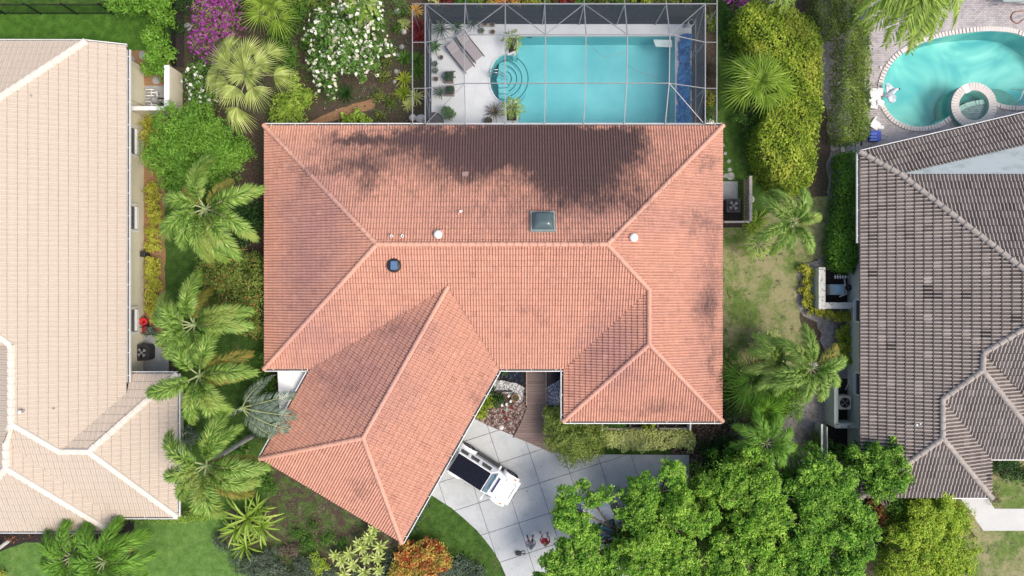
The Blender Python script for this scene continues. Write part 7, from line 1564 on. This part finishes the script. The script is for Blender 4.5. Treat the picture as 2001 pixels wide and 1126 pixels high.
# pale parked car under the tree
c = P(1180, 1040, 0); k = empty('parked_car', (c.x, c.y, .045), 'white parked car mostly hidden under the leafy tree by the driveway', 'car', None, R(90 + 18))
def s2(w, z0, z1): return [(-w, z0), (w, z0), (w + .02, z1 * .6), (w - .05, z1), (-w + .05, z1), (-w - .02, z1 * .6)]
loft([(-2.2, s2(.72, .35, .75)), (-2.05, s2(.84, .25, .95)), (-1.3, s2(.88, .22, 1.0)), (.7, s2(.88, .22, .98)), (1.7, s2(.86, .22, .86)), (2.15, s2(.78, .3, .7)), (2.28, s2(.6, .38, .6))]).build('body', MT['carwhite'], k, local=True, bevel=.05)
loft([(-1.75, [(-.72, .98), (.72, .98), (.62, 1.02), (-.62, 1.02)]), (-1.1, [(-.76, .98), (.76, .98), (.56, 1.42), (-.56, 1.42)]), (.1, [(-.78, .98), (.78, .98), (.58, 1.45), (-.58, 1.45)]), (.95, [(-.76, .96), (.76, .96), (.7, 1.0), (-.7, 1.0)])]).build('greenhouse', MT['darkglass'], k, local=True)
MB().prism(rrect(-.5, 0, 1.25, 1.14, .1), 1.43, 1.47).build('roof_panel', MT['carwhite'], k, local=True, bevel=.015)
MB().add([(.93, -.66, 1.03), (.93, .66, 1.03), (.16, .54, 1.455), (.16, -.54, 1.455)], [(0, 1, 2, 3)]).build('windscreen', MT['carglass'], k, local=True); MB().add([(-1.72, .6, 1.05), (-1.72, -.6, 1.05), (-1.14, -.52, 1.44), (-1.14, .52, 1.44)], [(0, 1, 2, 3)]).build('rear_window', MT['carglass'], k, local=True)
for x in (-1.35, 1.4):
    for s in (-1, 1): wheel(k, (x, s * .78, .33), (0, s, 0), .33, .22)
for s in (-1, 1):
    MB().box((.75, s * .97, .98), (.1, .16, .1)).build('mirror', MT['carwhite'], k, local=True, bevel=.02); MB().box((2.12, s * .62, .66), (.22, .26, .1)).build('headlight', bpy.data.materials['lamp_glass'], k, local=True, bevel=.03); MB().box((-2.12, s * .66, .8), (.12, .24, .1)).build('tail_light', MT['red'], k, local=True, bevel=.02)
# ------------------------------------------------------------------ two people on the driveway
def person(loc, rz, label, shirt, trousers, stance, arms, hair=None, cap=None, shorts=False, bare=True):
    t = empty('person', loc, label, 'person', None, rz); V = []; E = []; Rd = []
    def v(x, y, z, r1, r2=None): V.append((x, y, z)); Rd.append((r1, r2 or r1)); return len(V) - 1
    pel = v(0, 0, .95, .145, .11); wa = v(0, 0, 1.10, .17, .13); ch = v(0, 0, 1.28, .2, .15); sh = v(0, 0, 1.42, .17, .12); nk = v(0, .01, 1.51, .05); hb = v(0, .02, 1.57, .065); hc = v(0, .02, 1.66, .088, .1); ht = v(0, .01, 1.73, .06)
    E += [(pel, wa), (wa, ch), (ch, sh), (sh, nk), (nk, hb), (hb, hc), (hc, ht)]
    for s in (-1, 1):
        fx, fy = stance[0] * s, stance[1] * s
        hp = v(s * .09, 0, .88, .095); kn = v(s * .09 * .5 + fx * .5, .03 + fy * .5, .49, .058); an = v(fx, fy, .09, .038); to = v(fx + s * .03, fy + .14, .035, .04, .028); he = v(fx, fy - .04, .035, .035)
        E += [(pel, hp), (hp, kn), (kn, an), (an, to), (an, he)]
        a = arms[0 if s < 0 else 1]; s1 = v(s * .19, 0, 1.41, .06); el = v(*a[0], .042); wr = v(*a[1], .028); pa = v(*a[2], .034, .018); E += [(sh, s1), (s1, el), (el, wr), (wr, pa)]
        wv, pv = Vector(a[1]), Vector(a[2]); d = (pv - wv).normalized(); sd_ = d.cross(Vector((0, 0, 1))); sd_ = sd_.normalized() if sd_.length > .1 else Vector((1, 0, 0))
        for q in (-.027, -.009, .009, .027):
            f1 = pv + d * .045 + sd_ * q; f2 = f1 + d * (.04 - abs(q) * .4) - Vector((0, 0, .012)); i1 = v(*f1, .0095); i2 = v(*f2, .008); E += [(pa, i1), (i1, i2)]
        th = wv.lerp(pv, .5) + sd_ * -.045 * s; i3 = v(*th, .011); i4 = v(*(th + d * .03), .009); E += [(wr, i3), (i3, i4)]
    me = bpy.data.meshes.new('body'); me.from_pydata(V, E, []); o = bpy.data.objects.new('body', me); COL.objects.link(o)
    md = o.modifiers.new('s', 'SKIN'); me.skin_vertices.new() if not me.skin_vertices else None
    for i, r_ in enumerate(Rd): me.skin_vertices[0].data[i].radius = r_; me.skin_vertices[0].data[i].use_root = (i == 0)
    su = o.modifiers.new('u', 'SUBSURF'); su.levels = su.render_levels = 1
    dg = bpy.context.evaluated_depsgraph_get(); me2 = bpy.data.meshes.new_from_object(o.evaluated_get(dg)); bpy.data.objects.remove(o); me2.name = 'body'; me2.materials.clear()
    for m in (MT['skin'], shirt, trousers, MT['black']): me2.materials.append(m)
    for p in me2.polygons:
        c = p.center; armr = math.hypot(c.x, c.y)
        if c.z < .11: mi = 3
        elif c.z < (.98 if not (abs(c.x) > .2 and c.z > .6) else 0): mi = 0 if (shorts and c.z < .5) else 2
        elif c.z < 1.49: mi = 1
        else: mi = 0
        if c.z > .6 and armr > .24 and c.z < 1.45: mi = 1 if c.y < .27 else 0
        p.material_index = mi; p.use_smooth = True
    b = bpy.data.objects.new('body', me2); link(b, t)
    if hair: MB().lathe((0, -.01, 1.64), [(.10, -.06), (.118, .0), (.112, .06), (.08, .11), (.001, .13)], 16).build('hair', hair, t, local=True)
    if cap: m = MB().lathe((0, 0, 1.67), [(.115, 0), (.112, .05), (.08, .1), (.001, .12)], 16); m.prism([(-.08, .09), (.08, .09), (.06, .2), (-.06, .2)], 1.675, 1.69, bot=True); m.build('cap', cap, t, local=True)
    for s in (-1, 1): MB().lathe((s * .032, .115, 1.665), [(.009, -.006), (.001, .006)], 8).build('eye', MT['black'], t, local=True); MB().tube([(s * .098, .01, 1.67), (s * .105, 0, 1.64)], .014, 6).build('ear', MT['skin'], t, local=True)
    MB().tube([(0, .105, 1.665), (0, .135, 1.635)], [.008, .014], 6).build('nose', MT['skin'], t, local=True); MB().bar((-.02, .112, 1.603), (.02, .112, 1.603), .01, .008).build('mouth', simple('lips', (.3, .08, .07), .6), t, local=True)
    return t
a = P(1036, 1049, 0); person((a.x, a.y, .05), R(0), 'person in grey cap and pale patterned top standing near the shoulder bag', MT['shirt'], MT['jeans'], (.15, 0), [((-.27, .1, 1.18), (-.16, .3, 1.2), (-.12, .38, 1.22)), ((.27, .1, 1.18), (.16, .3, 1.2), (.12, .38, 1.22))], cap=MT['cap'])
a = P(1063, 1043, 0); person((a.x, a.y, .05), R(-6), 'person in a red top and white trousers standing at the edge of the leafy tree', MT['red'], MT['white'], (.2, .0), [((-.27, .05, 1.17), (-.2, .22, 1.02), (-.16, .29, 1.0)), ((.27, .05, 1.17), (.2, .22, 1.02), (.16, .29, 1.0))], hair=MT['hair'])
